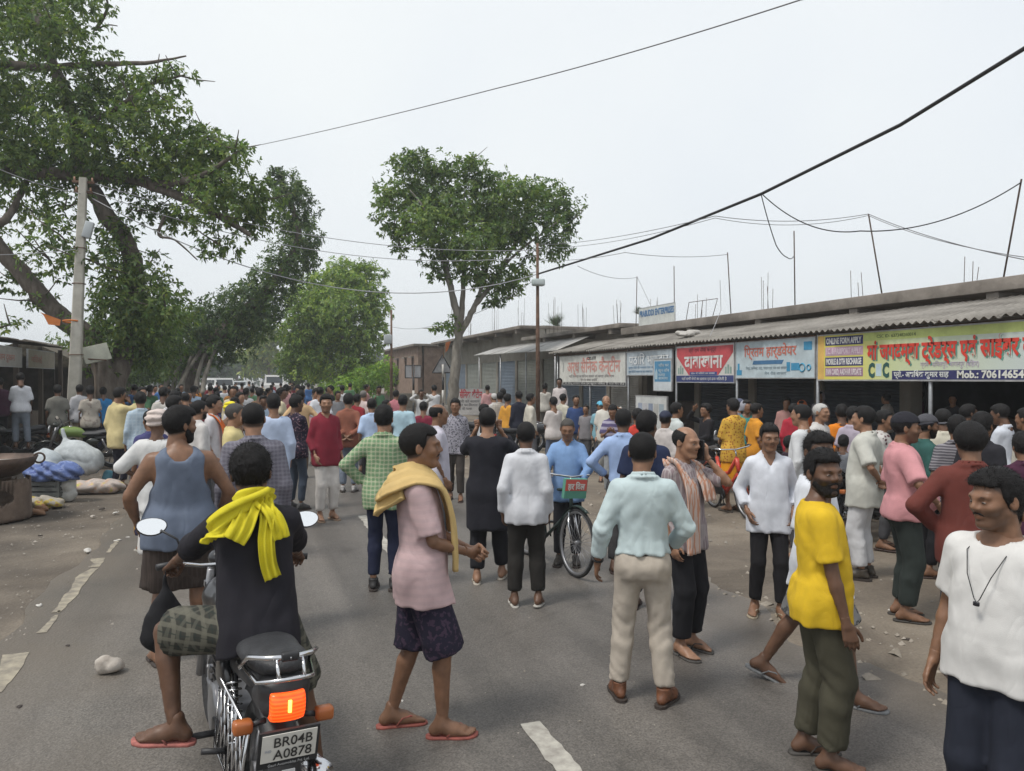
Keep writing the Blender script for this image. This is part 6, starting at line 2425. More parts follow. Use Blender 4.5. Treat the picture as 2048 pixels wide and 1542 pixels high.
# bags and jars hanging in the stall
g = random.Random(31)
for k in range(10):
 b = MB()
 y = 15.6 + k * 1.15
 z = g.uniform(1.0, 1.02)
 r = g.uniform(.09, .14)
 b.tube([(-6.4, y, 1.0), (-6.4, y, 1.04), (-6.4, y, 1.26), (-6.4, y, 1.30)], [r * .9, r, r, r * .6], 12)
 jr = b.build('glass_jar', mat('jar_%d' % (k % 4), [(.32, .28, .20), (.25, .10, .06), (.12, .16, .10), (.34, .32, .30)][k % 4], .25))
 tag(jr, '%s jar on the dark stall counter, %s from the near end' % (('pale', 'red brown', 'green', 'white')[k % 4], ('first', 'second', 'third', 'fourth', 'fifth', 'sixth', 'seventh', 'eighth', 'ninth', 'tenth')[k]), 'jar', 'jars on the stall counter')
# tilted blank box sign on a post behind the pole
p = ground(190, 905)
c = at(190, 708, 19.5)
e = empty('box_sign', (0, 0, 0), 0, 'blank pale box sign tilted on a post behind the concrete pole', 'sign')
b = MB()
b.box((c.x, c.y, c.z), (.66, .22, .44), Matrix.Rotation(-.3, 3, 'Y') @ Matrix.Rotation(.5, 3, 'Z'), bevel=.012)
b.build('box', mat('box_sign_cream', (.44, .44, .36), .6, noise=.15, nscale=4), e)
b = MB()
b.tube([(c.x, c.y + .1, 0), (c.x, c.y + .1, c.z - .15)], .04, 8)
b.build('post', WOOD, e)
b = MB()
b.tube([(c.x - .45, c.y - .2, c.z - .12), (c.x + .3, c.y - .2, c.z - .16)], .018, 6)
b.build('bar', RUST, e)
# low walls and roofs behind the stalls
b = MB()
b.box((-10.8, 33, 1.75), (.3, 16, 3.5))
b.box((-12.5, 25.2, 1.75), (3.2, .3, 3.5))
tag(b.build('back_wall', mat('brick_wall_far', (.17, .12, .095), .95, nscale=2, color2=(.30, .24, .20), bump=.4)), 'old brown brick wall behind the stall roof', 'wall')
for k, (x, y, w_, l_, h_) in enumerate(((-7.0, 31.0, 3.0, 4.0, 2.6), (-7.6, 37.0, 3.4, 5.0, 2.4))):
 e = empty('thatch_hut', (0, 0, 0), 0, ('small dark roadside hut under the leaning tree', 'second dark hut farther under the trees')[k], 'hut')
 b = MB()
 b.box((x, y, h_ / 2), (w_, l_, h_))
 b.build('wall', mat('stall_boards', (.045, .036, .03), .9), e)
 b = MB()
 b.add([(x - w_ / 2 - .4, y - l_ / 2 - .4, h_ - .15), (x + w_ / 2 + .5, y - l_ / 2 - .4, h_ - .25), (x + w_ / 2 + .5, y + l_ / 2 + .4, h_ - .25), (x - w_ / 2 - .4, y + l_ / 2 + .4, h_ - .15),
   (x, y - l_ / 2 - .4, h_ + .7), (x, y + l_ / 2 + .4, h_ + .7)], [(0, 4, 5, 3), (1, 2, 5, 4), (0, 1, 4), (2, 3, 5)])
 b.build('roof', mat('thatch', (.10, .085, .06), .95, noise=.4, nscale=8, bump=.6), e)
# ------------------------------------------------------------------ sweet-maker's stove and heap of sacks, left foreground
p = ground(-22, 1040)
e = empty('frying_pan', (0, 0, 0), 0, 'wide dark iron pan with pale contents on a mud stove, cut by the picture edge', 'pan')
b = MB()
pr = [(.55, .88), (.50, .76), (.34, .64), (.12, .60), (0.02, .595)]
b.loft([[Vector((p.x + r_ * math.cos(a), p.y + r_ * math.sin(a), z)) for a in [2 * math.pi * j / 28 for j in range(28)]] for r_, z in ((.02, .62), (.12, .625), (.36, .67), (.52, .79), (.565, .89), (.60, .89), (.545, .76), (.36, .625), (.12, .575), (.02, .57))], caps=True)
b.build('pan', mat('burnt_iron', (.05, .034, .026), .55, .4, nscale=6, color2=(.12, .08, .06)), e)
b = MB()
b.disc((p.x, p.y, .80), (0, 0, 1), .515, .02, 28)
b.build('flour', mat('flour', (.42, .39, .34), .9, noise=.15), e)
for s_ in (-1, 1):
 b = MB()
 b.torus((p.x + .62 * s_, p.y, .86), (0, 1, 0), .07, .014, 14, 6)
 b.build('handle', mat('burnt_iron', (.05, .034, .026), .55, .4), e)
f = Field((-.85, -.85, -.05), (.85, .85, .75), .04)
f.cone((0, 0, 0), (0, 0, .60), .52, .50, .02, flat_a=True, flat_b=True)
f.cone((0, 0, .4), (0, 0, .8), .46, .5, .02, 'cut')
f.cone((0, -.9, .2), (0, -.3, .2), .22, .2, .03, 'cut')
f.ripple(.03, waves(RNG, 5, .3))
V, F = f.mesh()
o = mesh_np('mud_stove', V, F, mat('burnt_mud', (.085, .06, .045), .95, nscale=4, color2=(.17, .125, .095), bump=.5))
o.location = (p.x, p.y, 0)
tag(o, 'round burnt mud stove under the wide iron pan', 'stove')
def sack(label, name, px, py, size, color, pat=None, c2=None, c3=None, lift=0.0, rot=0.0, tie=None, seed=0, tilt=0.0, fold=.028, cat='sack'):
 g = np.random.default_rng(seed)
 L, W, H = size
 f = Field((-L * .75, -W * .75, -.05), (L * .75, W * .75, H * 1.5), max(.014, L / 45))
 f.ell((0, 0, H * .5), (L * .52, W * .5, H * .56), 0)
 f.ell((L * .2, W * .05, H * .45), (L * .33, W * .5, H * .5), .05)
 f.ell((-L * .2, -W * .05, H * .42), (L * .33, W * .46, H * .46), .05)
 if tie:
  a = np.array(tie, float)
  f.cone(a * .72, a, .05, .02, .07)
  f.cone(a, a * 1.16, .022, .05, .02)
 ph = g.uniform(0, 6.28, 8)
 f.folds(lambda P: fold * (.8 * ridge(P[:, 0] * 7 + P[:, 1] * 5 + P[:, 2] * 6 + 2.4 * np.sin(P[:, 2] * 8 + P[:, 0] * 3 + ph[0]) + ph[1]) + .35 * ridge(P[:, 2] * 17 + 2.6 * np.sin(P[:, 0] * 6 + ph[2]) + 1.5 * np.sin(P[:, 1] * 9) + ph[3])))
 f.plane((0, 0, 0), (0, 0, -1))
 V, F = f.mesh()
 V = V @ np.array(Matrix.Rotation(tilt, 3, 'Y')).T
 o = mesh_np(name, V, F, fabric(color, pat, c2, c3, 2.0, wear=.22))
 p = ground(px, py)
 o.location = (p.x, p.y, lift)
 o.rotation_euler = (0, 0, rot)
 return tag(o, label, cat)
Y = -R(YAW)
sack('fat white plastic sack tied at the top lying on the heap', 'white_sack', 150, 978, (.80, .52, .50), (.46, .49, .50), lift=.34, rot=Y - .1, tie=(-.40, 0, .52), seed=3, tilt=.34, fold=.020)
sack('pale sack leaning behind the blue tarpaulin', 'pale_sack', 92, 988, (.60, .5, .62), (.42, .46, .48), lift=.12, rot=Y, seed=4)
sack('crumpled blue tarpaulin over the plastic crate', 'blue_tarpaulin', 105, 1003, (.84, .46, .28), (.12, .17, .36), 'camo', (.19, .24, .42), (.08, .11, .27), lift=.34, rot=Y + .1, seed=5, fold=.05, cat='tarpaulin')
sack('flattened printed sack with yellow and blue patches on the ground', 'printed_sack', 190, 985, (.92, .50, .22), (.46, .40, .36), 'camo', (.50, .36, .28), (.46, .43, .12), rot=Y + .1, seed=6)
sack('light blue wad at the end of the printed sack', 'blue_bag', 216, 975, (.20, .18, .15), (.12, .30, .38), lift=.14, rot=Y, seed=7, cat='bag')
sack('white paper bag slumped against the plastic crate', 'paper_bag', 132, 1002, (.28, .2, .44), (.56, .56, .53), rot=Y, seed=8, cat='bag')
sack('dirty yellow and white wrapper heap on the ground before the crate', 'wrapper_heap', 82, 1015, (.66, .34, .16), (.40, .36, .30), 'camo', (.46, .36, .08), (.30, .15, .09), rot=Y, seed=9, cat='wrapper')
sack('brown crumpled rag trailing from the wrapper heap', 'rag', 70, 1030, (.28, .24, .10), (.24, .14, .085), rot=Y + .8, seed=10, cat='rag')
# crate with slatted sides
p = ground(95, 1003)
e = empty('plastic_crate', (p.x, p.y + .05, 0), Y, 'dark grey slatted plastic crate under the blue tarpaulin', 'crate')
CR = mat('crate_plastic', (.10, .105, .10), .6, noise=.3, nscale=8)
for side in (-1, 1):
 for k in range(4):
  b = MB()
  b.box((0, side * .19, .05 + k * .085), (.56, .018, .06))
  b.build('slat', CR, e)
  b = MB()
  b.box((side * .28, 0, .05 + k * .085), (.018, .36, .06))
  b.build('slat', CR, e)
 for s2 in (-1, 1):
  b = MB()
  b.box((side * .285, s2 * .195, .18), (.04, .04, .36))
  b.build('corner_post', CR, e)
b = MB()
b.box((0, 0, .012), (.54, .36, .02))
b.build('crate_floor', CR, e)
# loose litter
g = random.Random(77)
STONE = mat('pale_stone', (.34, .30, .26), .9, nscale=12, color2=(.48, .44, .39), bump=.6, bscale=20)
def pebble(label, name, px, py, s, m, cat, flat=.5, seed=0, rot=0):
 g_ = np.random.default_rng(seed)
 f = Field((-s, -s, -s), (s, s, s), s / 9)
 for _ in range(4):
  c_ = g_.uniform(-.3, .3, 3) * s * np.array([1, .6, .4])
  f.ell(c_, g_.uniform(.3, .55, 3) * s * np.array([1.3, .9, flat * 1.4]), .03 * s)
 for _ in range(5):
  n_ = g_.normal(size=3)
  n_ /= np.linalg.norm(n_)
  f.plane(n_ * s * np.array([.62, .45, .42 * flat]), n_)
 f.ripple(.07 * s, waves(g_, 5, s * .5))
 V, F = f.mesh()
 V[:, 2] -= V[:, 2].min() + .003
 o_ = mesh_np(name, V, F, m, None, False)
 p_ = ground(px, py)
 o_.location = (p_.x, p_.y, .005)
 o_.rotation_euler = (0, 0, rot)
 return tag(o_, label, cat)
pebble('pale broken stone lying on the tarmac left of the motorcycle', 'stone', 219, 1347, .145, STONE, 'stone', .55, 1, -R(YAW) + .15)
wp = mat('paper_scrap_white', (.52, .50, .46), .85, noise=.15)
dk = mat('dark_scrap', (.055, .045, .04), .9, noise=.3)
LIT = [(80, 1213, .09, wp, 'thin white paper stick on the dirt left of the edge line', .2), (135, 1293, .045, dk, 'small dark leaf scrap beside the broken edge line', .3), (40, 1415, .05, dk, 'dark dry leaf near the lower picture edge', .3), (175, 1104, .14, wp, 'torn white polythene on the edge line', .35),
  (235, 1082, .10, wp, 'flat pale wrapper on the dirt beyond the edge line', .3), (255, 1075, .08, wp, 'white wrapper near the bare-legged man', .3), (600, 1428, .05, wp, 'tiny white scrap on the tarmac beside the motorcycle', .2), (80, 1073, .05, dk, 'dark pebble on the dirt before the wrapper heap', .7),
  (338, 1462, .03, wp, 'small pale chip on the tarmac behind the rider foot', .3), (1780, 1222, .06, wp, 'white paper cup crushed beside the pink polo man', .6), (1165, 1372, .05, wp, 'white chip on the tarmac behind the beige trousers man', .2), (805, 1403, .03, wp, 'white speck near the pink flip-flop', .2), (1815, 1280, .05, dk, 'dry leaf at the verge edge', .2),
  (205, 1020, .09, dk, 'dark clod before the printed sack', .7), (230, 1028, .08, wp, 'pale clod of litter before the printed sack', .5), (185, 1035, .08, STONE, 'grey clod before the printed sack', .6), (250, 1018, .07, dk, 'dark clod right of the printed sack', .6), (265, 1040, .06, wp, 'bright paper scrap right of the sacks', .3)]
for k, (px, py, s, m, lab, fl_) in enumerate(LIT):
 pebble(lab, 'litter_scrap', px, py, s * .8, m, 'litter', fl_ * .45, 20 + k, g.uniform(0, 6))
# rubble along the washed-out road edge and loose grit: too many to count
def scatter(name, n, fn, smin, smax, m, label, seed):
 g_ = np.random.default_rng(seed)
 V, F = [], []
 base = np.array([(1, 0, 0), (-.6, .8, 0), (-.5, -.8, 0), (0.05, .0, .75), (.6, -.6, .3)])
 for i in range(n):
  x, y = fn(g_)
  s = g_.uniform(smin, smax) * (1 if g_.random() > .1 else 2)
  a = g_.uniform(0, 6.28)
  q = base * g_.uniform(.6, 1.2, (5, 1)) * s
  R2 = np.array([[math.cos(a), -math.sin(a), 0], [math.sin(a), math.cos(a), 0], [0, 0, 1]])
  q = q @ R2.T + np.array([x, y, .004])
  k_ = len(V) * 5
  V.append(q)
  F += [(k_, k_ + 1, k_ + 3), (k_ + 1, k_ + 2, k_ + 3), (k_ + 2, k_ + 4, k_ + 3), (k_ + 4, k_, k_ + 3)]
 o_ = mesh_np(name, np.concatenate(V), np.array(F, np.int32), m, None, False)
 return tag(o_, label, 'rubble', kind='stuff')
scatter('rubble', 900, lambda q: (4.5 + q.normal(0, .28), q.uniform(3, 22)), .008, .035, mat('rubble', (.22, .19, .15), .95, nscale=8, color2=(.36, .32, .27)), 'loose rubble along the washed-out road edge', 1)
scatter('grit', 1500, lambda q: (q.uniform(-4.5, -1.6), q.uniform(4, 18)), .004, .016, mat('grit', (.17, .15, .125), .95, nscale=8, color2=(.34, .31, .27)), 'fine grit scattered over the dirt beside the road', 2)
scatter('grit', 900, lambda q: (q.uniform(4.4, 9.5), q.uniform(3.5, 18)), .005, .022, mat('grit', (.17, .15, .125), .95), 'fine grit scattered over the shop verge', 3)
scatter('grit', 500, lambda q: (q.uniform(-1.5, 4.2), q.uniform(2.5, 14)), .003, .009, mat('grit', (.17, .15, .125), .95), 'fine grit scattered over the tarmac', 4)
# ------------------------------------------------------------------ motorcycles and bicycles
TYRE = mat('tyre_rubber', (.018, .018, .019), .85, noise=.3, nscale=30, bump=.4, bscale=50)
CHROME = mat('chrome', (.62, .62, .63), .16, 1.0, noise=.06)
ALLOY = mat('cast_alloy', (.30, .30, .31), .4, .8, noise=.15)
BLKM = mat('black_metal', (.022, .022, .024), .42, .4, noise=.2, nscale=14)
BPLAS = mat('black_plastic', (.022, .022, .024), .5, noise=.2, nscale=14)
SEATM = mat('seat_vinyl', (.030, .031, .034), .55, noise=.2, nscale=18, bump=.25, bscale=90)
MIRR = mat('mirror_glass', (.92, .93, .94), .03, 1.0)
AMBER = mat('amber_plastic', (.36, .11, .03), .3, noise=.1)
def paint_mat():
 if 'bike_paint' in MATS:
  return MATS['bike_paint']
 m, nt, b = new_mat('bike_paint')
 oi = nt.nodes.new('ShaderNodeObjectInfo')
 nt.links.new(oi.outputs['Color'], b.inputs['Base Color'])
 b.inputs['Roughness'].default_value = .28
 b.inputs['Coat Weight'].default_value = .4
 MATS['bike_paint'] = m
 return m
def wheel(parent, c, R_, tr, spokes=18, wide=.05, rim_m=None, hub_r=.05):
 """wheel > tyre, rim spokes; axle along x"""
 c = Vector(c)
 b = MB()
 b.torus(c, (1, 0, 0), R_ - tr * 1.9, .012 + wide * .15, 36, 6)
 w = b.build('wheel', rim_m or ALLOY, parent)
 b = MB()
 b.torus(c, (1, 0, 0), R_ - tr, tr, 40, 10)
 b.build('tyre', TYRE, w)
 b = MB()
 b.disc(c, (1, 0, 0), hub_r, wide * 1.6, 16)
 for k in range(spokes):
  a = 2 * math.pi * k / spokes
  s = .012 * (1 if k % 2 else -1) + (wide * .5 * (1 if k % 2 else -1))
  b.tube([c + Vector((s, hub_r * .9 * math.cos(a + .25), hub_r * .9 * math.sin(a + .25))), c + Vector((0, (R_ - tr * 1.9) * math.cos(a), (R_ - tr * 1.9) * math.sin(a)))], .0022 if spokes > 12 else .012, 4)
 b.build('spokes', rim_m or ALLOY, w)
 return w
def solid(fn, lo, hi, h, name, m, parent):
 f = Field(lo, hi, h)
 fn(f)
 V, F = f.mesh()
 return mesh_np(name, V, F, m, parent)
def motorcycle(label, group=None, color=(.02, .02, .022), hero=False, stand=True, lit=False):
 """origin under the rear axle, y forward"""
 e = empty('motorcycle', (0, 0, 0), 0, label, 'motorcycle', group)
 h = .014 if hero else .024
 P = paint_mat()
 wheel(e, (0, 0, .305), .305, .048, 10, .06)
 wheel(e, (0, 1.27, .305), .305, .042, 10, .05)
 def tank(f):
  f.ell((0, .78, .83), (.125, .24, .12), .02)
  f.ell((0, .90, .84), (.15, .13, .115), .05)
  f.cone((0, .62, .78), (0, .55, .76), .08, .07, .05)
 o = solid(tank, (-.22, .4, .6), (.22, 1.12, 1.0), h, 'fuel_tank', P, e)
 o.color = tuple(color) + (1,)
 b = MB()
 b.disc((0, .80, .955), (0, 0, 1), .035, .02, 14)
 b.build('filler_cap', CHROME, o)
 def seat(f):
  f.ell((0, .34, .785), (.125, .30, .060), .02)
  f.ell((0, .02, .825), (.130, .27, .062), .05)
  f.ell((0, -.18, .845), (.115, .14, .055), .04)
  f.plane((0, 0, .755), (0, 0, -1))
 solid(seat, (-.18, -.36, .7), (.18, .68, .95), h * .9, 'seat', SEATM, e)
 def tail(f):
  f.cone((0, .25, .70), (0, -.22, .765), .085, .070, .03)
  f.cone((.07, .3, .68), (.075, -.1, .74), .04, .035, .03)
  f.cone((-.07, .3, .68), (-.075, -.1, .74), .04, .035, .03)
  f.ell((0, -.28, .765), (.105, .075, .058), .03)
  f.cone((-.06, -.2, .72), (-.05, -.30, .70), .05, .045, .03)
  f.cone((.06, -.2, .72), (.05, -.30, .70), .05, .045, .03)
 o = solid(tail, (-.18, -.42, .56), (.18, .45, .88), h, 'tail_panel', BPLAS, e)
 for s in (-1, 1):
  o = solid(lambda f: f.ell((s * .115, .36, .62), (.035, .14, .085), .02), (-.2, .15, .48), (.2, .56, .76), h, 'side_panel', P, e)
  o.color = tuple(color) + (1,)
 b = MB()      # rear mudguard and plate bracket
 rr = .37
 pts = [Vector((0, rr * math.sin(a) * -1, .305 + rr * math.cos(a))) for a in np.linspace(-.3, 1.45, 12)]
 rings = []
 for p in pts:
  n_ = (p - Vector((0, 0, .305))).normalized()
  rings.append([p + Vector((-.075, 0, 0)) - n_ * .03, p + Vector((-.06, 0, 0)) + n_ * .005, p + n_ * .02, p + Vector((.06, 0, 0)) + n_ * .005, p + Vector((.075, 0, 0)) - n_ * .03, p + n_ * .008])
 b.loft(rings)
 b.build('rear_mudguard', BPLAS, e)
 b = MB()
 pts = [Vector((0, 1.27 + .345 * math.sin(a), .305 + .345 * math.cos(a))) for a in np.linspace(-1.3, .75, 14)]
 rings = []
 for p in pts:
  n_ = (p - Vector((0, 1.27, .305))).normalized()
  rings.append([p + Vector((-.06, 0, 0)) - n_ * .03, p + Vector((-.05, 0, 0)) + n_ * .004, p + n_ * .016, p + Vector((.05, 0, 0)) + n_ * .004, p + Vector((.06, 0, 0)) - n_ * .03, p + n_ * .006])
 b.loft(rings)
 o = b.build('front_mudguard', P, e)
 o.color = tuple(color) + (1,)
 b = MB()
 for s in (-1, 1):
  b.tube([(s * .085, 1.27, .305), (s * .085, 1.12, .75), (s * .085, 1.06, .95)], [.026, .026, .02], 10)
 b.box((0, 1.10, .86), (.22, .05, .03))
 b.build('front_fork', ALLOY, e)
 b = MB()
 b.tube([(-.36, .835, 1.03), (-.30, .855, 1.04), (-.15, 1.0, .985), (.15, 1.0, .985), (.30, .855, 1.04), (.36, .835, 1.03)], .011, 8)
 hb = b.build('handlebar', CHROME, e)
 for s in (-1, 1):
  b = MB()
  b.tube([(s * .26, .872, 1.035), (s * .38, .828, 1.03)], .018, 10)
  b.build('grip', BPLAS, hb)
  b = MB()
  b.tube([(s * .24, .94, 1.03), (s * .37, .91, 1.01)], .006, 6)
  b.build('lever', BPLAS, hb)
 for s in (-1, 1):
  b = MB()
  b.tube([(s * .23, .90, 1.03), (s * .28, .92, 1.15), (s * .36, .93, 1.20)], .006, 6)
  ms = b.build('mirror', BPLAS, e)
  c = Vector((s * .40, .96, 1.215))
  n_ = Vector((s * .06, -1, .50)).normalized()
  u = n_.cross(Vector((0, 0, 1))).normalized()
  w = u.cross(n_)
  ring = [c + u * .075 * math.cos(a) * (1 + .12 * math.sin(a)) + w * .048 * math.sin(a) for a in [2 * math.pi * j / 20 for j in range(20)]]
  b = MB()
  b.loft([[q - n_ * .026 + (c - q) * .35 for q in ring], [q - n_ * .012 for q in ring], [q for q in ring]])
  b.build('mirror_shell', BPLAS, ms)
  b = MB()
  b.add([c + (q - c) * .93 + n_ * .002 for q in ring], [tuple(range(20))])
  b.build('mirror_glass', MIRR, ms)
 def head(f):
  f.ell((0, 1.16, .90), (.095, .10, .105), .02)
  f.ell((0, 1.10, 1.0), (.10, .07, .06), .03)
  f.plane((0, 1.225, 0), (0, 1, .1))
 o = solid(head, (-.16, .95, .74), (.16, 1.3, 1.12), h, 'headlight', P, e)
 o.color = tuple(color) + (1,)
 b = MB()
 b.disc((0, 1.212, .90), (0, 1, .1), .082, .02, 20)
 b.build('headlight_lens', mat('lens_glass', (.55, .56, .57), .1, .3), o)
 def eng(f):
  f.cone((-.13, .62, .36), (.13, .62, .36), .12, .12, .03, 'add', True, True)
  f.cone((0, .68, .40), (0, .76, .62), .085, .08, .02)
  f.cone((-.12, .50, .34), (.12, .50, .34), .09, .09, .03, 'add', True, True)
 o = solid(eng, (-.28, .3, .2), (.28, .95, .75), .022, 'engine', ALLOY if hero else BLKM, e)
 b = MB()
 for k in range(6):
  b.box((0, .70 + .012 * k, .46 + .03 * k), (.20, .19, .010))
 b.build('cooling_fins', BLKM, o)
 b = MB()
 b.tube([(0, 1.02, .90), (0, .80, .74), (0, .30, .70), (0, -.15, .76)], .025, 8)
 b.tube([(0, 1.02, .84), (0, .92, .45), (0, .70, .25), (0, .42, .26)], .022, 8)
 for s in (-1, 1):
  b.tube([(s * .07, .45, .30), (s * .09, .0, .305)], .020, 8)
  b.tube([(s * .08, .42, .30), (s * .09, .30, .68), (s * .08, -.10, .73)], .014, 6)
 b.build('chassis', BLKM, e)
 for s in (-1, 1):
  b = MB()
  b.tube([(s * .11, .03, .33), (s * .11, .17, .68)], .018, 8)
  for t in np.linspace(.25, .9, 9):
   c = Vector((s * .11, .03, .33)).lerp(Vector((s * .11, .17, .68)), t)
   b.torus(c, (0, .14, .35), .028, .006, 12, 5)
  b.build('shock_absorber', CHROME if hero else ALLOY, e)
 b = MB()
 b.tube([(.09, .74, .40), (.15, .60, .22), (.16, .35, .24), (.17, -.05, .33), (.175, -.28, .38)], [.02, .02, .032, .05, .045], 12)
 b.build('exhaust', CHROME, e)
 for s in (-1, 1):
  b = MB()
  b.tube([(s * .10, .42, .32), (s * .27, .42, .32)], .016, 8)
  b.build('footpeg', BPLAS, e)
  b = MB()
  b.tube([(s * .12, .12, .36), (s * .24, .12, .38)], .014, 8)
  b.build('footpeg', BPLAS, e)
 b = MB()
 b.box((-.125, .24, .32), (.03, .55, .09), bevel=.012)
 b.build('chain_cover', BLKM, e)
 # grab rail round the tail
 b = MB()
 rail = [(-.115, .06, .765), (-.135, -.10, .80), (-.135, -.24, .885), (-.085, -.335, .905), (0, -.36, .905), (.085, -.335, .905), (.135, -.24, .885), (.135, -.10, .80), (.115, .06, .765)]
 b.tube(rail, .011, 8)
 b.tube([(-.135, -.14, .82), (-.11, -.30, .80), (-.06, -.40, .835), (.06, -.40, .835), (.11, -.30, .80), (.135, -.14, .82)], .009, 8)
 b.tube([(-.05, -.345, .905), (-.05, -.40, .835)], .008, 6)
 b.tube([(.05, -.345, .905), (.05, -.40, .835)], .008, 6)
 b.build('grab_rail', CHROME if hero else BLKM, e)
 b = MB()
 b.box((0, -.352, .908), (.07, .035, .035), bevel=.008)
 b.build('rail_pad', BPLAS, e)
 def tl(f):
  f.ell((0, -.325, .712), (.105, .060, .085), 0)
  f.plane((.068, 0, 0), (1, 0, 0))
  f.plane((-.068, 0, 0), (-1, 0, 0))
  f.plane((0, 0, .768), (0, 0, 1))
  f.plane((0, 0, .655), (0, 0, -1))
 lm = emit_mat('lit_tail_lamp', (1.0, .10, .012), .95) if lit else mat('red_lens', (.25, .01, .008), .2)
 if lit:       # ribbed lens in front of the bulb
  nt = lm.node_tree
  tcn, wv = nt.nodes.new('ShaderNodeTexCoord'), nt.nodes.new('ShaderNodeTexWave')
  wv.bands_direction = 'Z'
  wv.inputs['Scale'].default_value = 22
  wv.inputs['Distortion'].default_value = .6
  mrn = nt.nodes.new('ShaderNodeMapRange')
  mrn.inputs[3].default_value, mrn.inputs[4].default_value = .35, 1.1
  nt.links.new(tcn.outputs['Object'], wv.inputs['Vector'])
  nt.links.new(wv.outputs['Fac'], mrn.inputs[0])
  nt.links.new(mrn.outputs[0], nt.nodes['Principled BSDF'].inputs['Emission Strength'])
 o = solid(tl, (-.12, -.42, .60), (.12, -.26, .82), .009 if hero else .018, 'tail_light', lm, e)
 if lit:
  b = MB()
  b.tube([(0, -.385, .700), (0, -.384, .745)], .007, 8)
  b.build('bulb', emit_mat('lamp_filament', (1.0, .55, .06), 4.0), o)
 for s in (-1, 1):
  b = MB()
  b.tube([(s * .07, -.29, .645), (s * .125, -.30, .640)], .012, 8)
  ind = b.build('indicator', BPLAS, e)
  b = MB()
  b.box((s * .160, -.305, .640), (.075, .055, .055), bevel=.014)
  b.build('indicator_lens', AMBER, ind)
 # plate
 M = plane_frame((-.105, -.385, .52), (1, 0, 0), (0, -.22, 1))
 b = MB()
 panel(b, M, -.012, -.03, .222, .125, -.004, .012)
 pl = b.build('number_plate', BPLAS, e)
 b = MB()
 panel(b, M, 0, 0, .21, .115, .002, .004)
 b.build('plate_face', mat('plate_white', (.60, .58, .53), .5, noise=.08), pl)
 if hero:
  ink = mat('plate_ink', (.03, .028, .026), .6)
  text_mesh('BR04B', .058, ink, pl, M @ Matrix.Translation((.045, .063, .005)), 'lettering', width=.148, weight=.0004, ext=.0005)
  text_mesh('A0878', .058, ink, pl, M @ Matrix.Translation((.045, .010, .005)), 'lettering', width=.148, weight=.0004, ext=.0005)
  text_mesh('IND', .014, mat('plate_blue', (.35, .38, .45), .6), pl, M @ Matrix.Translation((.012, .045, .005)), 'lettering', ext=.0005)
  text_mesh('Gauri Automobiles Pvt. Ltd.', .016, mat('plate_pale', (.42, .42, .42), .6), pl, M @ Matrix.Translation((.03, -.022, .0)), 'lettering', width=.16, ext=.0005)
  b = MB()
  b.box((0, -.40, .45), (.05, .006, .07))
  b.build('reflector', mat('reflector_white', (.5, .5, .5), .2), e)
  # saree guard on the left
  b = MB()
  for k in range(6):
   y = -.26 + .09 * k
   b.tube([(-.135, y, .62), (-.145, y + .13, .30)], .005, 6)
   b.tube([(-.135, y + .13, .62), (-.145, y, .30)], .005, 6)
  b.tube([(-.14, -.32, .62), (-.14, .34, .62), (-.15, .34, .29), (-.15, -.22, .29), (-.14, -.32, .62)], .007, 6)
  b.build('saree_guard', CHROME, e)
 if stand:
  b = MB()
  b.tube([(-.08, .45, .28), (-.20, .42, .01)], .012, 6)
  b.build('side_stand', BLKM, e)
 return e
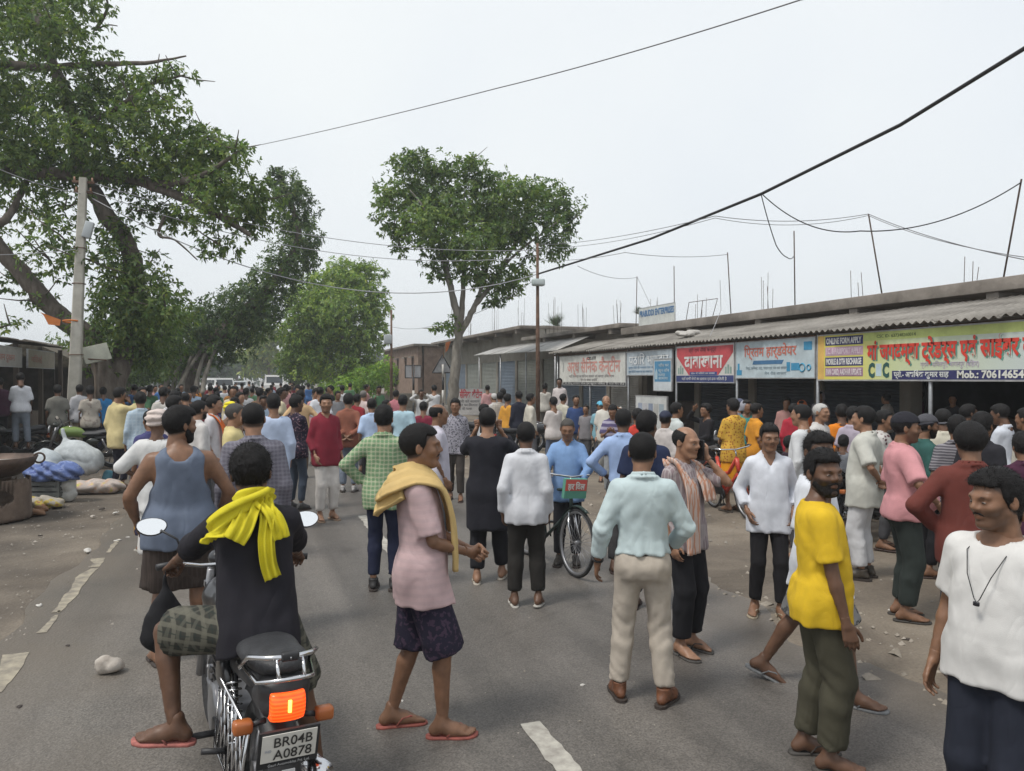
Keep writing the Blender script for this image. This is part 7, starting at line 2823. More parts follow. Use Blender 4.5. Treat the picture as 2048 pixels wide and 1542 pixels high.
def bicycle(label, color=(.02, .02, .022), basket=False, r=.345, ladies=False, fat_=1.0):
 """origin under the rear axle, y forward"""
 e = empty('bicycle', (0, 0, 0), 0, label, 'bicycle')
 wb = 1.08
 fm = mat('cycle_paint_%.2f_%.2f_%.2f' % color, color, .4, noise=.2, nscale=12)
 wheel(e, (0, 0, r), r, .019, 32, .04, ALLOY, .03)
 wheel(e, (0, wb, r), r, .019, 32, .035, ALLOY, .025)
 bb, st, hd, hl = (0, .44, .29), (0, .27, .82), (0, .90, .86), (0, .935, .66)
 b = MB()
 t = .016 * fat_
 b.tube([hl, bb], t * 1.1, 8)
 b.tube([bb, st], t, 8)
 if ladies:
  b.tube([hd, (0, .62, .62), (0, .34, .56)], t, 8)
 else:
  b.tube([hd, (0, .30, .78)], t, 8)
 b.tube([hd, hl], t * 1.2, 8)
 for s in (-1, 1):
  b.tube([bb, (s * .055, 0, r)], t * .6, 6)
  b.tube([(0, .29, .74), (s * .055, 0, r)], t * .6, 6)
 b.build('cycle_frame', fm, e)
 b = MB()
 for s in (-1, 1):
  b.tube([(s * .03, .945, .63), (s * .05, .98, .5), (s * .05, wb, r)], .011, 6)
 b.build('fork', fm if fat_ > 1 else CHROME, e)
 b = MB()
 b.tube([(0, .90, .86), (0, .885, .99)], .012, 8)
 b.tube([(-.27, .72, 1.0), (-.27, .84, 1.02), (-.20, .90, 1.01), (0, .91, .99), (.20, .90, 1.01), (.27, .84, 1.02), (.27, .72, 1.0)], .011, 8)
 b.build('handlebar', CHROME, e)
 for s in (-1, 1):
  b = MB()
  b.tube([(s * .27, .70, 1.0), (s * .27, .80, 1.015)], .016, 8)
  b.build('grip', BPLAS, e)
 def sd(f):
  f.ell((0, .16, .94), (.10, .10, .035), .02)
  f.cone((0, .2, .945), (0, .38, .945), .04, .02, .04)
 solid(sd, (-.15, .02, .86), (.15, .45, 1.02), .016, 'saddle', mat('saddle_leather', (.03, .022, .018), .5), e)
 b = MB()
 b.tube([st, (0, .24, .92)], .013, 8)
 b.build('seat_post', CHROME, e)
 for cy_, a0, a1 in ((0, -.6, 1.9), (wb, -1.5, .5)):
  b = MB()
  rings = []
  for a in np.linspace(a0, a1, 14):
   s = 1 if cy_ else -1
   p = Vector((0, cy_ + s * (r + .028) * math.sin(a), r + (r + .028) * math.cos(a)))
   n_ = (p - Vector((0, cy_, r))).normalized()
   rings.append([p + Vector((-.028, 0, 0)) - n_ * .012, p + n_ * .006, p + Vector((.028, 0, 0)) - n_ * .012, p - n_ * .003])
  b.loft(rings)
  b.build('mudguard', fm, e)
 b = MB()
 for s in (-1, 1):
  b.tube([(s * .06, .14, .76), (s * .07, -.28, .76)], .008, 6)
  b.tube([(s * .07, -.22, .76), (s * .06, 0, r)], .006, 6)
 for k in range(5):
  b.tube([(-.07, .1 - .09 * k, .765), (.07, .1 - .09 * k, .765)], .006, 6)
 b.build('carrier', BLKM, e)
 b = MB()
 b.disc((.05, .44, .29), (1, 0, 0), .09, .006, 24)
 b.tube([(.06, .44, .29), (.065, .50, .14)], .009, 6)
 b.tube([(-.06, .44, .29), (-.065, .38, .44)], .009, 6)
 b.box((.10, .505, .14), (.09, .06, .02))
 b.box((-.10, .375, .44), (.09, .06, .02))
 b.box((.06, .22, .33), (.02, .46, .12), bevel=.009)
 b.build('crank_and_guard', BLKM, e)
 if basket:
  M = plane_frame((.135, 1.0, .78), (-1, 0, 0), (0, .1, 1))
  b = MB()
  panel(b, M, 0, 0, .26, .20, .0, .05)
  bx = b.build('name_board', flat_mat((.10, .30, .22)), e)
  patch(bx, M, .005, .08, .255, .195, .003, (.55, .10, .08))
  text_mesh('हर िदल', .085, flat_mat((.62, .60, .56)), bx, M @ Matrix.Translation((.03, .095, .006)), width=.2, weight=.003)
 return e
# ---- the motorcycle in the foreground
moto = motorcycle('black motorcycle with lit orange tail lamp and plate BR04B A0878, ridden in front', None, (.018, .018, .02), True, False, True)
tail = at(580, 1488, 2.92)
moto.rotation_euler = (0, R(2.5), R(11.0))
MOTO_YAW = 6.0
def moto_pt(x, y, z):
 return moto.matrix_basis @ Vector((x, y, z))
off = Matrix.Rotation(R(11.0), 3, 'Z') @ Vector((0, -.385, 0))
moto.location = (tail.x - off.x - .03, tail.y - off.y, 0)
# ---- other motorcycles
proto = motorcycle('dark motorcycle parked farthest along in the row before the canteen sign', 'motorcycles parked before the shops', (.02, .022, .025))
RED = (.22, .018, .022)
SPOTS = [(None, 985, 905, 70, (.02, .022, .025), None), ('black motorcycle parked nearest the blue-shirted cyclist', 1020, 935, 60, (.015, .015, .018), None),
   ('dark motorcycle with chrome rail parked behind the man on two phones', 955, 918, 75, (.03, .03, .034), None),
   ('dark motorcycle parked behind the floral shirt man', 905, 905, 100, (.05, .05, .055), None),
   ('dark red motorcycle parked under the clinic sign', 1445, 962, -75, RED, None),
   ('black motorcycle with white side flash beside the white trousers man', 1700, 1085, 30, (.02, .02, .022), None),
   ('black motorcycle parked behind the white shirts crowd', 1560, 965, -80, (.02, .02, .025), None),
   ('maroon motorcycle half hidden in the crowd under the trader sign', 1960, 985, -60, (.10, .012, .03), None),
   ('black motorcycle with green flash parked behind the sacks', 225, 935, -80, (.02, .024, .02), (.16, .24, .05)),
   ('black scooter-like motorcycle under the leaning crowd by the stall', 60, 925, -110, (.02, .02, .022), None),
   ('black motorcycle seen end on behind the pink polo man', 1890, 1090, 20, (.02, .02, .022), None)]
for k, (lab, px, py, fc, c_, tank_c) in enumerate(SPOTS):
 o = proto if k == 0 else copy_tree(proto)
 p = ground(px, py)
 yaw = math.degrees(math.atan2(p.x, p.y)) + fc
 o.location = (p.x, p.y, 0)
 o.rotation_euler = (0, R(-7), -R(yaw))
 if lab:
  o['label'] = lab
 for ch in o.children:
  if ch.name.split('.')[0] in ('fuel_tank', 'side_panel', 'front_mudguard', 'headlight'):
   ch.color = tuple(c_) + (1,)
   if tank_c and ch.name.split('.')[0] == 'fuel_tank':
    ch.color = tuple(tank_c) + (1,)
# ---- bicycles
cyc = bicycle('black roadster bicycle with a red and green name board held by the blue shirt man', (.03, .05, .045), True)
fw = ground(1130, 1157)
cyc.location = (fw.x - .02, fw.y + 1.08, 0)
cyc.rotation_euler = (0, R(-4), math.pi + .12)
c2_ = bicycle('red framed bicycle parked across the verge behind the man on the phone', (.55, .06, .035), False, .345, True, 1.7)
p = ground(1497, 1040)
q = ground(1400, 1004)
d = (p - q).normalized()
c2_.rotation_euler = (0, R(6), math.atan2(-d.x, d.y))
c2_.location = p - d * 1.08
c3_ = bicycle('old black bicycle parked beside the man in the white polo shirt', (.025, .025, .028))
p = ground(1180, 925)
c3_.location = (p.x, p.y, 0)
c3_.rotation_euler = (0, R(7), -R(80))
c4_ = bicycle('dark bicycle leaning beside the orange printed shirt man', (.03, .03, .03))
p = ground(1545, 985)
c4_.location = (p.x, p.y, 0)
c4_.rotation_euler = (0, R(7), R(75))
# ---- vehicles far down the road
def far_car(label, px, depth, w, l, hgt, color, yaw, name='jeep', van=False):
 e = empty(name, (0, 0, 0), 0, label, 'vehicle')
 p = ground(px, 757 + 3000 / depth)
 m = mat('car_paint_%.2f%.2f' % (color[0], color[2]), color, .35, coat=.3)
 b = MB()
 zb = .35
 b.box((0, 0, zb + (hgt - zb) * .27), (w, l, (hgt - zb) * .54), bevel=.06)
 b.build('body', m, e)
 b = MB()
 t = hgt
 k = .85
 y0, y1 = (-l * .48, l * .40) if van else (-l * .45, l * .2)
 zl = zb + (hgt - zb) * .52
 b.loft([[Vector((sx * w * .48, sy, zl)) for sx, sy in ((-1, y0), (1, y0), (1, y1), (-1, y1))], [Vector((sx * w * .42, sy, t)) for sx, sy in ((-1, y0 + .1), (1, y0 + .1), (1, y1 - .35), (-1, y1 - .35))]], smooth=False)
 b.build('cabin', m, e)
 gl = mat('car_glass', (.03, .035, .04), .1)
 b = MB()
 b.box((0, (y0 + .055), (zl + t) / 2), (w * .74, .03, (t - zl) * .62), Matrix.Rotation(-.12, 3, 'X'))
 b.build('rear_window', gl, e)
 b = MB()
 b.box((0, (y1 - .17), (zl + t) / 2), (w * .76, .03, (t - zl) * .66), Matrix.Rotation(.40, 3, 'X'))
 b.build('windscreen', gl, e)
 for s in (-1, 1):
  for j in range(3):
   b = MB()
   yy_ = y0 + .35 + j * (y1 - y0 - .5) / 3
   b.box((s * w * .458, yy_ + .3, (zl + t) / 2), (.03, (y1 - y0) / 4.2, (t - zl) * .55))
   b.build('side_window', gl, e)
  for j in (-1, 1):
   b = MB()
   b.disc((s * w * .46, j * l * .3, .35), (1, 0, 0), .35, .2, 16)
   b.build('wheel', TYRE, e)
  b = MB()
  b.box((s * w * .38, -l * .5 - .005, zb + .35), (.16, .04, .14))
  b.build('tail_lamp', mat('red_lens', (.25, .01, .008), .2), e)
  b = MB()
  b.box((s * w * .36, l * .5 + .005, zb + .35), (.2, .04, .16))
  b.build('headlamp', mat('lens_glass', (.55, .56, .57), .1, .3), e)
 e.location = (p.x, p.y, 0)
 e.rotation_euler = (0, 0, yaw)
 return e
far_car('white jeep parked far down the road beneath the leaning tree', 440, 68, 1.8, 4.2, 2.05, (.62, .62, .60), math.pi + .3, 'jeep', True)
far_car('white minibus facing the crowd far down the road', 548, 76, 2.0, 5.0, 2.35, (.58, .57, .55), math.pi, 'minibus', True)
far_car('second white van behind the far crowd', 592, 82, 1.9, 4.6, 2.25, (.55, .55, .55), math.pi - .1, 'van', True)
far_car('silver car glimpsed between heads far down the road', 480, 90, 1.7, 4.0, 1.7, (.45, .47, .48), math.pi, 'car')
# ------------------------------------------------------------------ people
SK = {'d': (.120, .062, .037), 'm': (.200, .104, .060), 'l': (.28, .152, .092), 'f': (.27, .155, .10)}
WHITE, OFFW, CREAM, LBLUE, BLUE, NAVY, BLACK = (.58, .59, .62), (.52, .51, .47), (.52, .46, .33), (.38, .48, .62), (.13, .26, .50), (.022, .026, .05), (.013, .013, .016)
KHAKI, BEIGE, JEANS, GREY, DGREY, OLIVE, MAROON, RUST_, ORANGE = (.30, .26, .19), (.43, .38, .32), (.045, .060, .085), (.22, .22, .23), (.06, .06, .065), (.058, .054, .036), (.16, .020, .028), (.17, .055, .035), (.62, .27, .03)
def P(label, px, d, yh, face, shirt, legs, H=None, z=0.0, group=None, **k):
 """one person: centre pixel, distance along the view, head-top pixel row, heading"""
 lod = 0 if d < 4.8 else 1 if d < 7.6 else 2 if d < 13.3 else 3
 k.setdefault('skin', SK['m'])
 if isinstance(k['skin'], str):
  k['skin'] = SK[k['skin']]
 if H is None:
  H = CAM_H - (yh - HORIZON) * d / F_PX - z
 H = min(1.84, max(1.2, H))
 root, J = make_person('person', lod, shirt=shirt, legs=legs, **k)
 py = HORIZON + F_PX * (CAM_H - z) / d
 place(root, px, py, H, face, z)
 tag(root, label, 'person', group)
 return root, J
def sh(col, kind='shirt', **k):
 q = dict(kind=kind, col=col)
 q['collar'] = 1 if kind in ('shirt', 'half', 'polo') else 0
 if kind == 'half' or kind == 'polo':
  q['sleeve'] = .82
 q.update(k)
 return q
def tr(col=DGREY, **k):
 q = dict(kind='trousers', col=col)
 q.update(k)
 return q
def held(label, name, root, J, hand, size, m, d=(0, .03, .05), cat='phone', rot=(0, 0, 0)):
 """something in a hand: a thing of its own, placed at the palm"""
 bpy.context.view_layer.update()
 w = J['wrist'][hand] + J['fdir'][hand] * .09 + np.array(d)
 p = root.matrix_world @ Vector(w)
 b = MB()
 b.box((0, 0, 0), size, bevel=min(size) * .3)
 o = b.build(name, m)
 o.location = p
 o.rotation_euler = (rot[0], rot[1], root.rotation_euler.z + rot[2])
 return tag(o, label, cat)
PHONE = mat('phone_glass', (.012, .012, .014), .2)
# ---- the rider
rd, J = make_person('person', 0, skin=SK['d'], shirt=sh((.016, .015, .020), 'half', sleeve=1.25, hem=-.15, fit=.020, fold=.009, collar=0, nothigh=1), hair='curly', head=(12, -6, 0), lean=14, side=-2,
     legs=dict(kind='shorts', len=.86, col=(.034, .034, .028), pat='check', c2=(.12, .115, .09), c3=(.022, .03, .026), loose=.022), pelvis=(-.01, .20, .905), la=((-.305, .755, 1.065), (-1, -.5, -.3)), ra=((.305, .755, 1.065), (1, -.6, -.4)),
     lhand='hold', rhand='hold', lf=(-.32, .40, .31, -62), rf=(.34, .36, 0, 20), lknee=(-.7, 1, .5), rknee=(.7, 1, .4), shoe='flip', shoe_col=(.36, .12, .10), thumbs=((.6, .3, .2), (-.6, .3, .2)))
rd.matrix_basis = moto.matrix_basis.copy()
rd.location = moto.location
rd.rotation_euler = moto.rotation_euler
rd.scale = (1.0, 1.0, 1.0)
tag(rd, 'motorcycle rider in black shirt with bright yellow scarf, seen from behind', 'person')
T = J['T']
YELC = fabric((.66, .57, .03), wear=.16)
b_ = [T(.085 * math.cos(a), -.02 + .085 * math.sin(a), .525 - .02 * math.sin(a)) for a in np.linspace(0, 2 * math.pi, 11)]
ribbon('scarf', b_, .085, YELC, rd, .012, .010, 7, side=(0, .1, 1), seed=2)
for k, (pts, w, sd) in enumerate((([T(.05, -.105, .535), T(-.02, -.14, .50), T(-.12, -.155, .46), T(-.19, -.135, .41), T(-.215, -.11, .36)], .115, (.45, 0, 1)),
         ([T(-.02, -.12, .53), T(-.06, -.165, .46), T(-.09, -.175, .40), T(-.12, -.165, .35)], .10, (1, 0, .3)),
         ([T(.03, -.12, .53), T(.03, -.168, .44), T(.015, -.175, .34), T(.02, -.168, .24), T(.04, -.160, .17)], .075, (1, 0, .1)),
         ([T(.0, -.13, .52), T(.045, -.172, .46), T(.07, -.18, .40), T(.085, -.172, .34)], .08, (1, 0, -.3)))):
 ribbon('scarf_tail', pts, w, YELC, rd, .010, .012, 11, side=sd, seed=k + 5)
# black bag hanging on the left of the rider
bpy.context.view_layer.update()
V, F = (lambda f: (f.ell((0, 0, .13), (.095, .06, .13), 0).ell((0, 0, .06), (.11, .065, .07), .05).cone((0, 0, .22), (0, 0, .40), .02, .010, .06).ripple(.016, waves(RNG, 4, .12)).mesh()))(Field((-.25, -.2, -.06), (.25, .2, .46), .012))
o = mesh_np('black_bag', V, F, fabric((.012, .012, .014)))
o.location = moto.matrix_basis @ Vector((-.33, .76, .64))
tag(o, 'limp black carry bag hanging from the rider left hand side', 'bag')
# ---- pink polo with gamcha
r, J = P('man in pale pink polo and dark printed shorts with a yellow cloth over his shoulders', 842, 4.24, 850, 86, sh((.50, .36, .365), 'polo', sleeve=.86, fit=.020, hem=-.20, pat='hstripe', c2=(.47, .345, .35), scale=.9, open=.5),
   dict(kind='shorts', len=1.06, col=(.018, .016, .032), pat='print', c2=(.055, .035, .06), loose=.026), skin='m', hair='short+m', head=(4, 0), la=((.00, .27, 1.03), (-.8, -.8, -.6)), ra=((.07, .26, 1.03), (.8, -.9, -.5)), lhand='hold', rhand='hold',
   rf=(.09, .12, 0, 6), lf=(-.10, -.15, 0, -4), shoe_col=(.30, .085, .065), belly=.02, lean=-1, variant=2)
T = J['T']
GAM = fabric((.56, .40, .17), wear=.16)
ribbon('gamcha', [T(.10, .185, -.02), T(.10, .185, .12), T(.10, .165, .30), T(.115, .105, .465), T(.128, -.02, .528), T(.088, -.145, .492), T(0, -.185, .46), T(-.088, -.145, .492), T(-.128, -.02, .528), T(-.115, .105, .465), T(-.10, .165, .30), T(-.10, .185, .16)], .15, GAM, r, .016, .009, 11,
  side=[(1, -.1, 0), (1, -.1, 0), (1, .1, -.1), (1, .2, -.3), (1, -.1, -.5), (.6, -.6, -.8), (0, -.5, -1), (-.6, -.6, -.8), (-1, -.1, -.5), (-1, .2, -.3), (-1, .1, -.1), (-1, -.1, 0)], seed=3, taper=[.55, 1.5, .55])
ribbon('gamcha_fold', [T(.13, -.10, .46), T(.07, -.19, .40), T(0, -.215, .36), T(-.07, -.19, .40), T(-.13, -.10, .46)], .16, GAM, r, .03, .010, 11, side=[(.5, -.4, -1), (.2, -.4, -1), (0, -.3, -1), (-.2, -.4, -1), (-.5, -.4, -1)], seed=6)
# ---- yellow tee
P('man in bright yellow tee and rolled olive trousers looking back at the viewer', 1640, 3.90, 905, 74, sh((.64, .42, .022), 'tee', sleeve=.80, fit=.014, hem=-.15, fold=.008), tr(OLIVE, loose=.020, len=1.90, fold=.011), skin='d', hair='thick+b', beard=.8, head=(62, -1, 0), twist=8, belly=.035, fat=.012,
 ra=((.24, .06, .87), (.3, -1, 0)), la='hang', rf=(.10, .03, 0, 8), lf=(-.10, -.05, 0, -6), shoe='flip', shoe_col=(.05, .045, .04), variant=1)
# ---- white tee, right edge
r, J = P('man in plain white tee with a black cord necklace at the edge of the view', 1992, 3.02, 945, 204, sh((.60, .59, .57), 'tee', sleeve=.78, fit=.014, hem=-.12, neck=.085, neckz=.44, fold=.008), tr((.016, .019, .030), loose=.018), skin='m', hair='thick+m', beard=.45, head=(24, 4, 2), fat=.014, belly=.02,
   ra=((.25, .03, .88), (.3, -1, 0)), la='hang', variant=3)
T = J['T']
b = MB()
b.tube([T(-.075, -.02, .50), T(-.072, .10, .44), T(-.045, .158, .36), T(-.01, .178, .265), T(0, .18, .25), T(.012, .178, .265), T(.05, .156, .36), T(.078, .10, .45), T(.078, -.02, .50)], .0022, 5)
nk = b.build('necklace', mat('black_cord', (.02, .02, .022), .6), r)
b = MB()
b.box(T(0, .184, .245), (.026, .012, .020), bevel=.005)
b.build('pendant', mat('black_bead', (.015, .015, .018), .25), nk)
# ---- mint shirt, beige trousers
r, J = P('man in pale mint shirt, beige trousers and brown shoes seen from behind', 1285, 4.63, 870, -4, sh((.47, .56, .57), 'shirt', sleeve=1.78, fit=.020, hem=.02, belt=.03, fold=.010, cuff=.05), tr(BEIGE, loose=.012, fold=.010, len=1.95), skin='m', hair='short', head=(14, 6), la=((-.29, .06, .90), (-.6, -1, 0)), ra=((.20, .20, .98), (.8, -.8, 0)),
   shoe='shoe', shoe_col=(.14, .055, .025), lf=(-.15, .06, 0, -10), rf=(.14, -.02, 0, 28), fat=.004)
b = MB()
w_ = Vector(J['wrist'][0])
b.torus(w_ + Vector((0, 0, .015)), Vector(J['fdir'][0]), .032, .009, 16, 6)
b.build('wrist_band', mat('black_band', (.014, .013, .013), .6), r)
# ---- balding man on the phone with striped scarf
r, J = P('balding man with moustache on a phone with a striped scarf, in black trousers', 1368, 5.5, 855, 128, sh((.24, .19, .20), 'half', pat='vstripe', c2=(.36, .32, .32)), tr(BLACK, loose=.018), skin='l', hair='bald+m', head=(-4, 4), la='phone', lhand='hold', ra='hang', shoe_col=(.06, .055, .05), rf=(.10, .05, 0, 10))
held('black mobile phone held to the balding man ear', 'phone', r, J, 0, (.012, .075, .15), PHONE, (.02, .02, -.01))
T = J['T']
STR = fabric((.56, .44, .38), 'vstripe', (.50, .24, .15), None, 1.0)
ribbon('scarf', [T(.10, .175, -.16), T(.10, .170, .0), T(.10, .165, .20), T(.10, .13, .36), T(.095, .03, .485), T(.07, -.06, .51), T(0, -.11, .50), T(-.07, -.06, .51), T(-.10, .04, .48), T(-.105, .13, .36), T(-.11, .165, .22)], .15, STR, r, .010, .010, 9,
  side=[(1, .1, 0)] * 3 + [(1, .1, .1), (.9, .4, .3), (.5, .9, 0), (0, 1, 0), (-.5, .9, 0), (-.9, .4, -.3), (-1, .1, -.1), (-1, 0, 0)], seed=9)
# ---- white shirt walking away, track pants
P('man in white shirt and black track pants with white stripe walking away', 1052, 6.62, 847, 2, sh(WHITE, fit=.018, hem=-.17, sleeve=1.95), tr((.020, .018, .016), loose=.016), skin='d', hair='short', la='hang2', ra='hang', lf=(-.11, -.03, 0, -10), rf=(.12, -.02, .0, 8, 8), shoe_col=(.42, .40, .36), fat=-.002)
# ---- black kurta on two phones
r, J = P('man in black kurta holding phones to both ears, seen from behind', 975, 7.4, 817, 4, sh((.016, .016, .022), 'kurta', hem=-.42, sleeve=1.6, fit=.022, flare=.03), tr(BLACK, loose=.018), skin='l', hair='short', la='phone', ra='phone', lhand='hold', rhand='hold', shoe_col=(.40, .36, .30), lf=(-.10, -.08, 0, -6), rf=(.14, .12, 0, 8), fat=.008)
held('mobile phone at the black kurta man left ear', 'phone', r, J, 0, (.012, .075, .15), PHONE, (.02, .02, -.01))
held('mobile phone at the black kurta man right ear', 'phone', r, J, 1, (.012, .075, .15), PHONE, (-.02, .02, -.01))
# ---- green plaid
P('man in green plaid shirt and navy trousers with hand on hip, seen from behind', 768, 7.1, 805, 10, sh((.19, .29, .15), 'shirt', pat='plaid', c2=(.42, .45, .31), c3=(.12, .24, .15), scale=.72, sleeve=1.9, hem=-.18, fit=.018), tr((.014, .018, .042), loose=.008), skin='l', hair='thick', la=((-.20, .02, 1.02), (-1, -.5, .2)), ra='front', shoe='shoe', shoe_col=(.02, .018, .018), H=1.73)
# ---- cyclist in blue
r, J = P('older man in sky blue shirt standing behind his bicycle looking down', 1135, 8.05, 838, 184, sh((.19, .31, .53), open=.4, hem=-.20, sleeve=1.85, fit=.018, buttons=1), tr((.016, .016, .02)), skin='m', hair='thin+m', hair_tone='salt', head=(-6, 16), la=((-.16, .30, 1.03), (-.9, -.5, -.3)), ra=((.20, .33, 1.03), (.9, -.5, -.3)), lhand='hold', rhand='hold', shoe='shoe', shoe_col=(.03, .025, .02))
# ---- vest man
P('stocky man in washed blue vest and dark checked shorts with head turned right', 362, 5.35, 822, 0, dict(kind='vest', col=(.13, .158, .215), fit=.012, hem=-.17, fold=.006), dict(kind='shorts', len=.98, col=(.040, .030, .026), pat='vstripe', c2=(.055, .042, .036), loose=.040), skin='m', hair='thick+b', beard=.5, head=(58, 2), fat=.034, belly=.03,
 la=((-.27, .10, .94), (-1, -.9, 0)), ra=((.26, .14, .95), (1, -.8, 0)), lf=(-.15, -.04, 0, -12), rf=(.13, .12, 0, 8), shoe='flip', shoe_col=(.04, .03, .025), H=1.79)
P('man in purple printed lungi half hidden behind the vest man', 303, 8.7, 830, -20, sh((.06, .06, .16), 'half'), dict(kind='lungi', hem=.22, col=(.025, .022, .05), pat='camo', c2=(.40, .22, .03)), skin='m', H=1.62, shoe_col=(.3, .28, .24))
# ---- maroon shirt youth
P('young man in maroon shirt and white trousers turning towards the viewer', 652, 10.6, 785, 158, sh((.20, .020, .035), hem=-.20, sleeve=1.7, open=.3), tr((.56, .53, .50), loose=.014), skin='l', hair='thick+m', beard=.4, head=(16, 0), la='hang', ra=((.20, .12, .92), (.4, -1, 0)), rf=(.10, .03, 0, 12), shoe_col=(.22, .15, .10), H=1.76)
P('youth in dark floral shirt and jeans with folded arms', 592, 11.4, 793, 42, sh((.018, .016, .032), 'half', pat='print', c2=(.10, .05, .07), c3=(.26, .22, .25), sleeve=1.3), tr(JEANS, loose=.006), skin='d', hair='thick', head=(18, 4), la='fold', ra='fold', shoe='shoe', shoe_col=(.05, .05, .05))
P('broad man in grey checked shirt seen from behind above the rider', 508, 5.9, 797, -6, sh((.155, .145, .175), pat='plaid', c2=(.20, .195, .23), c3=(.10, .10, .13), scale=.55, fit=.02), tr(DGREY), skin='l', hair='thin', head=(4, 3), fat=.012, H=1.80)
P('older man in pale yellow shirt facing right behind the grey checked man', 470, 8.2, 808, 96, sh((.58, .49, .24), 'half', fit=.018), tr(DGREY), skin='l', hair='thin+m', hair_tone='salt', head=(-6, 2))
P('man in white turban and loose white shirt seen from behind', 316, 7.6, 802, 14, sh((.60, .60, .59), 'kurta', hem=-.26, sleeve=1.05, fit=.034, flare=.03, fold=.010), dict(kind='lungi', hem=.25, col=(.55, .54, .52)), skin='d', hair='none', headgear=('turban', (.56, .48, .44)), la='hip', ra='front', head=(4, 4), H=1.64)
r, J = P('man in pale yellow shirt and black trousers on a phone beside the parked motorcycle', 238, 13.6, 770, 52, sh((.57, .48, .25), hem=-.26, sleeve=1.75, fit=.022), tr((.016, .016, .026), loose=.012), skin='m', hair='thick', ra='phone', la='hang', rhand='hold', head=(10, 10), H=1.82)
held('phone at the pale yellow shirt man ear', 'phone', r, J, 1, (.012, .07, .14), PHONE, (-.02, .02, -.01))
# ---- right-hand crowd, near
P('young man in open white shirt and black trousers with hands in pockets', 1537, 6.35, 850, 168, sh((.60, .62, .67), open=.9, hem=-.19, sleeve=1.75, fit=.016), tr((.013, .012, .014), loose=.008), skin='m', hair='fade+m', head=(-4, 4), ra='pocket', la='pocket', lf=(-.09, .10, 0, -6), rf=(.12, -.02, 0, 20), shoe_col=(.30, .25, .18))
P('man with fade haircut in white tee and camo shorts striding behind the yellow tee man', 1632, 4.75, 862, 96, sh((.60, .62, .66), 'tee', sleeve=.95, fit=.026, hem=-.24), dict(kind='shorts', len=1.0, col=(.16, .16, .16), pat='camo', c2=(.05, .05, .052), c3=(.26, .26, .25), loose=.022), skin='d', hair='fade+m', head=(56, 0), rf=(.10, .24, 0, 4), lf=(-.10, -.34, .03, -8, 22), shoe_col=(.16, .165, .17), ra='hang', H=1.68)
P('tall man in off-white shirt and white trousers with moustache facing left', 1728, 7.5, 815, -72, sh((.50, .50, .45), 'half', hem=-.22, fit=.022, sleeve=.9), tr((.56, .56, .57), loose=.018, fold=.010), skin='l', hair='short+m', la='behind', ra='behind', belly=.03, fat=.008, shoe='shoe', shoe_col=(.05, .04, .03))
P('heavy man in pink polo and black cap with hand on hip', 1806, 6.25, 828, 76, sh((.55, .26, .275), 'polo', sleeve=.92, fit=.020, hem=-.10, pat='hstripe', c2=(.54, .255, .27), scale=.3), tr((.028, .036, .033), loose=.018), skin='m', hair='short+m', beard=.5, headgear=('cap', (.018, .018, .024)), ra=((.24, .20, 1.02), (1, -.6, .1)), la='hang', belly=.13, fat=.022, head=(8, 4), shoe_col=(.04, .035, .03), H=1.70)
P('man in rust brown shirt with thick hair seen from behind near the edge', 1938, 4.95, 850, -8, sh((.135, .036, .028), hem=-.16, sleeve=1.9, fit=.02), tr(DGREY), skin='m', hair='long', head=(-10, 3), la='hip')
P('person in pink striped shirt hidden behind the white tee man', 2004, 3.35, 985, 10, sh((.52, .40, .39), 'half', pat='hstripe', c2=(.44, .22, .22), scale=.4), tr(DGREY), skin='m', H=1.50)
P('bearded man in dark teal shirt and grey cap behind the pink polo man', 1850, 7.6, 832, 60, sh((.030, .095, .085), sleeve=1.8), tr(BLACK), skin='m', hair='short+b', beard=.8, headgear=('cap', (.07, .07, .08)), head=(10, 5))
P('man in spotted white shirt behind the off-white shirt man', 1766, 8.8, 822, 95, sh((.48, .46, .44), 'half', pat='spots', c2=(.10, .04, .05)), tr(DGREY), skin='m', hair='short')
P('man in cream shirt seen from behind beside the thin awning post', 1885, 8.4, 820, -15, sh((.54, .51, .42), sleeve=1.9), tr(BLACK), skin='d', hair='short', la='hang')
P('person in grey striped shirt among the crowd under the trader sign', 1912, 7.3, 834, 5, sh((.09, .085, .10), 'half', pat='hstripe', c2=(.26, .25, .27), scale=.6), tr(BLACK), skin='m', hair='thick')
P('man in black jacket with white inner shirt in the edge crowd', 1962, 7.0, 828, 20, sh((.02, .02, .025)), tr(BLACK), skin='m', hair='thick')
P('man in white tunic facing left under the trader sign', 2003, 9.0, 810, -70, sh((.57, .60, .66), sleeve=1.9, hem=-.3), tr(BLACK), skin='d', hair='short', head=(0, 12), la='front', ra='front')
P('man in cream shirt cut by the edge of the view', 2052, 8.2, 818, -60, sh((.54, .51, .44)), tr(DGREY), skin='m')
P('person in plum shirt with curly hair at the edge of the view', 2046, 6.1, 868, -20, sh((.060, .018, .040), 'half'), tr(DGREY), skin='m', hair='curly')
P('man in white long-sleeved tee with shaved head facing left', 1603, 8.3, 810, -62, sh((.58, .59, .60), 'tee', sleeve=1.95), tr(DGREY), skin='l', hair='thin', head=(-6, 2))
P('elderly bald man in white beside the long-sleeved white tee man', 1640, 9.7, 808, 120, sh((.52, .50, .48), 'half'), tr(OFFW), skin='l', hair='thin', hair_tone='white')
P('boy in orange tee with arms raised behind the crowd', 1683, 10.6, 812, -10, sh((.66, .20, .015), 'tee'), tr(DGREY), skin='d', hair='thick', H=1.62)
P('small child with black hair before the orange tee boy', 1686, 9.4, 868, 10, sh((.16, .17, .19), 'tee'), tr(DGREY), skin='d', hair='thick', H=1.28)
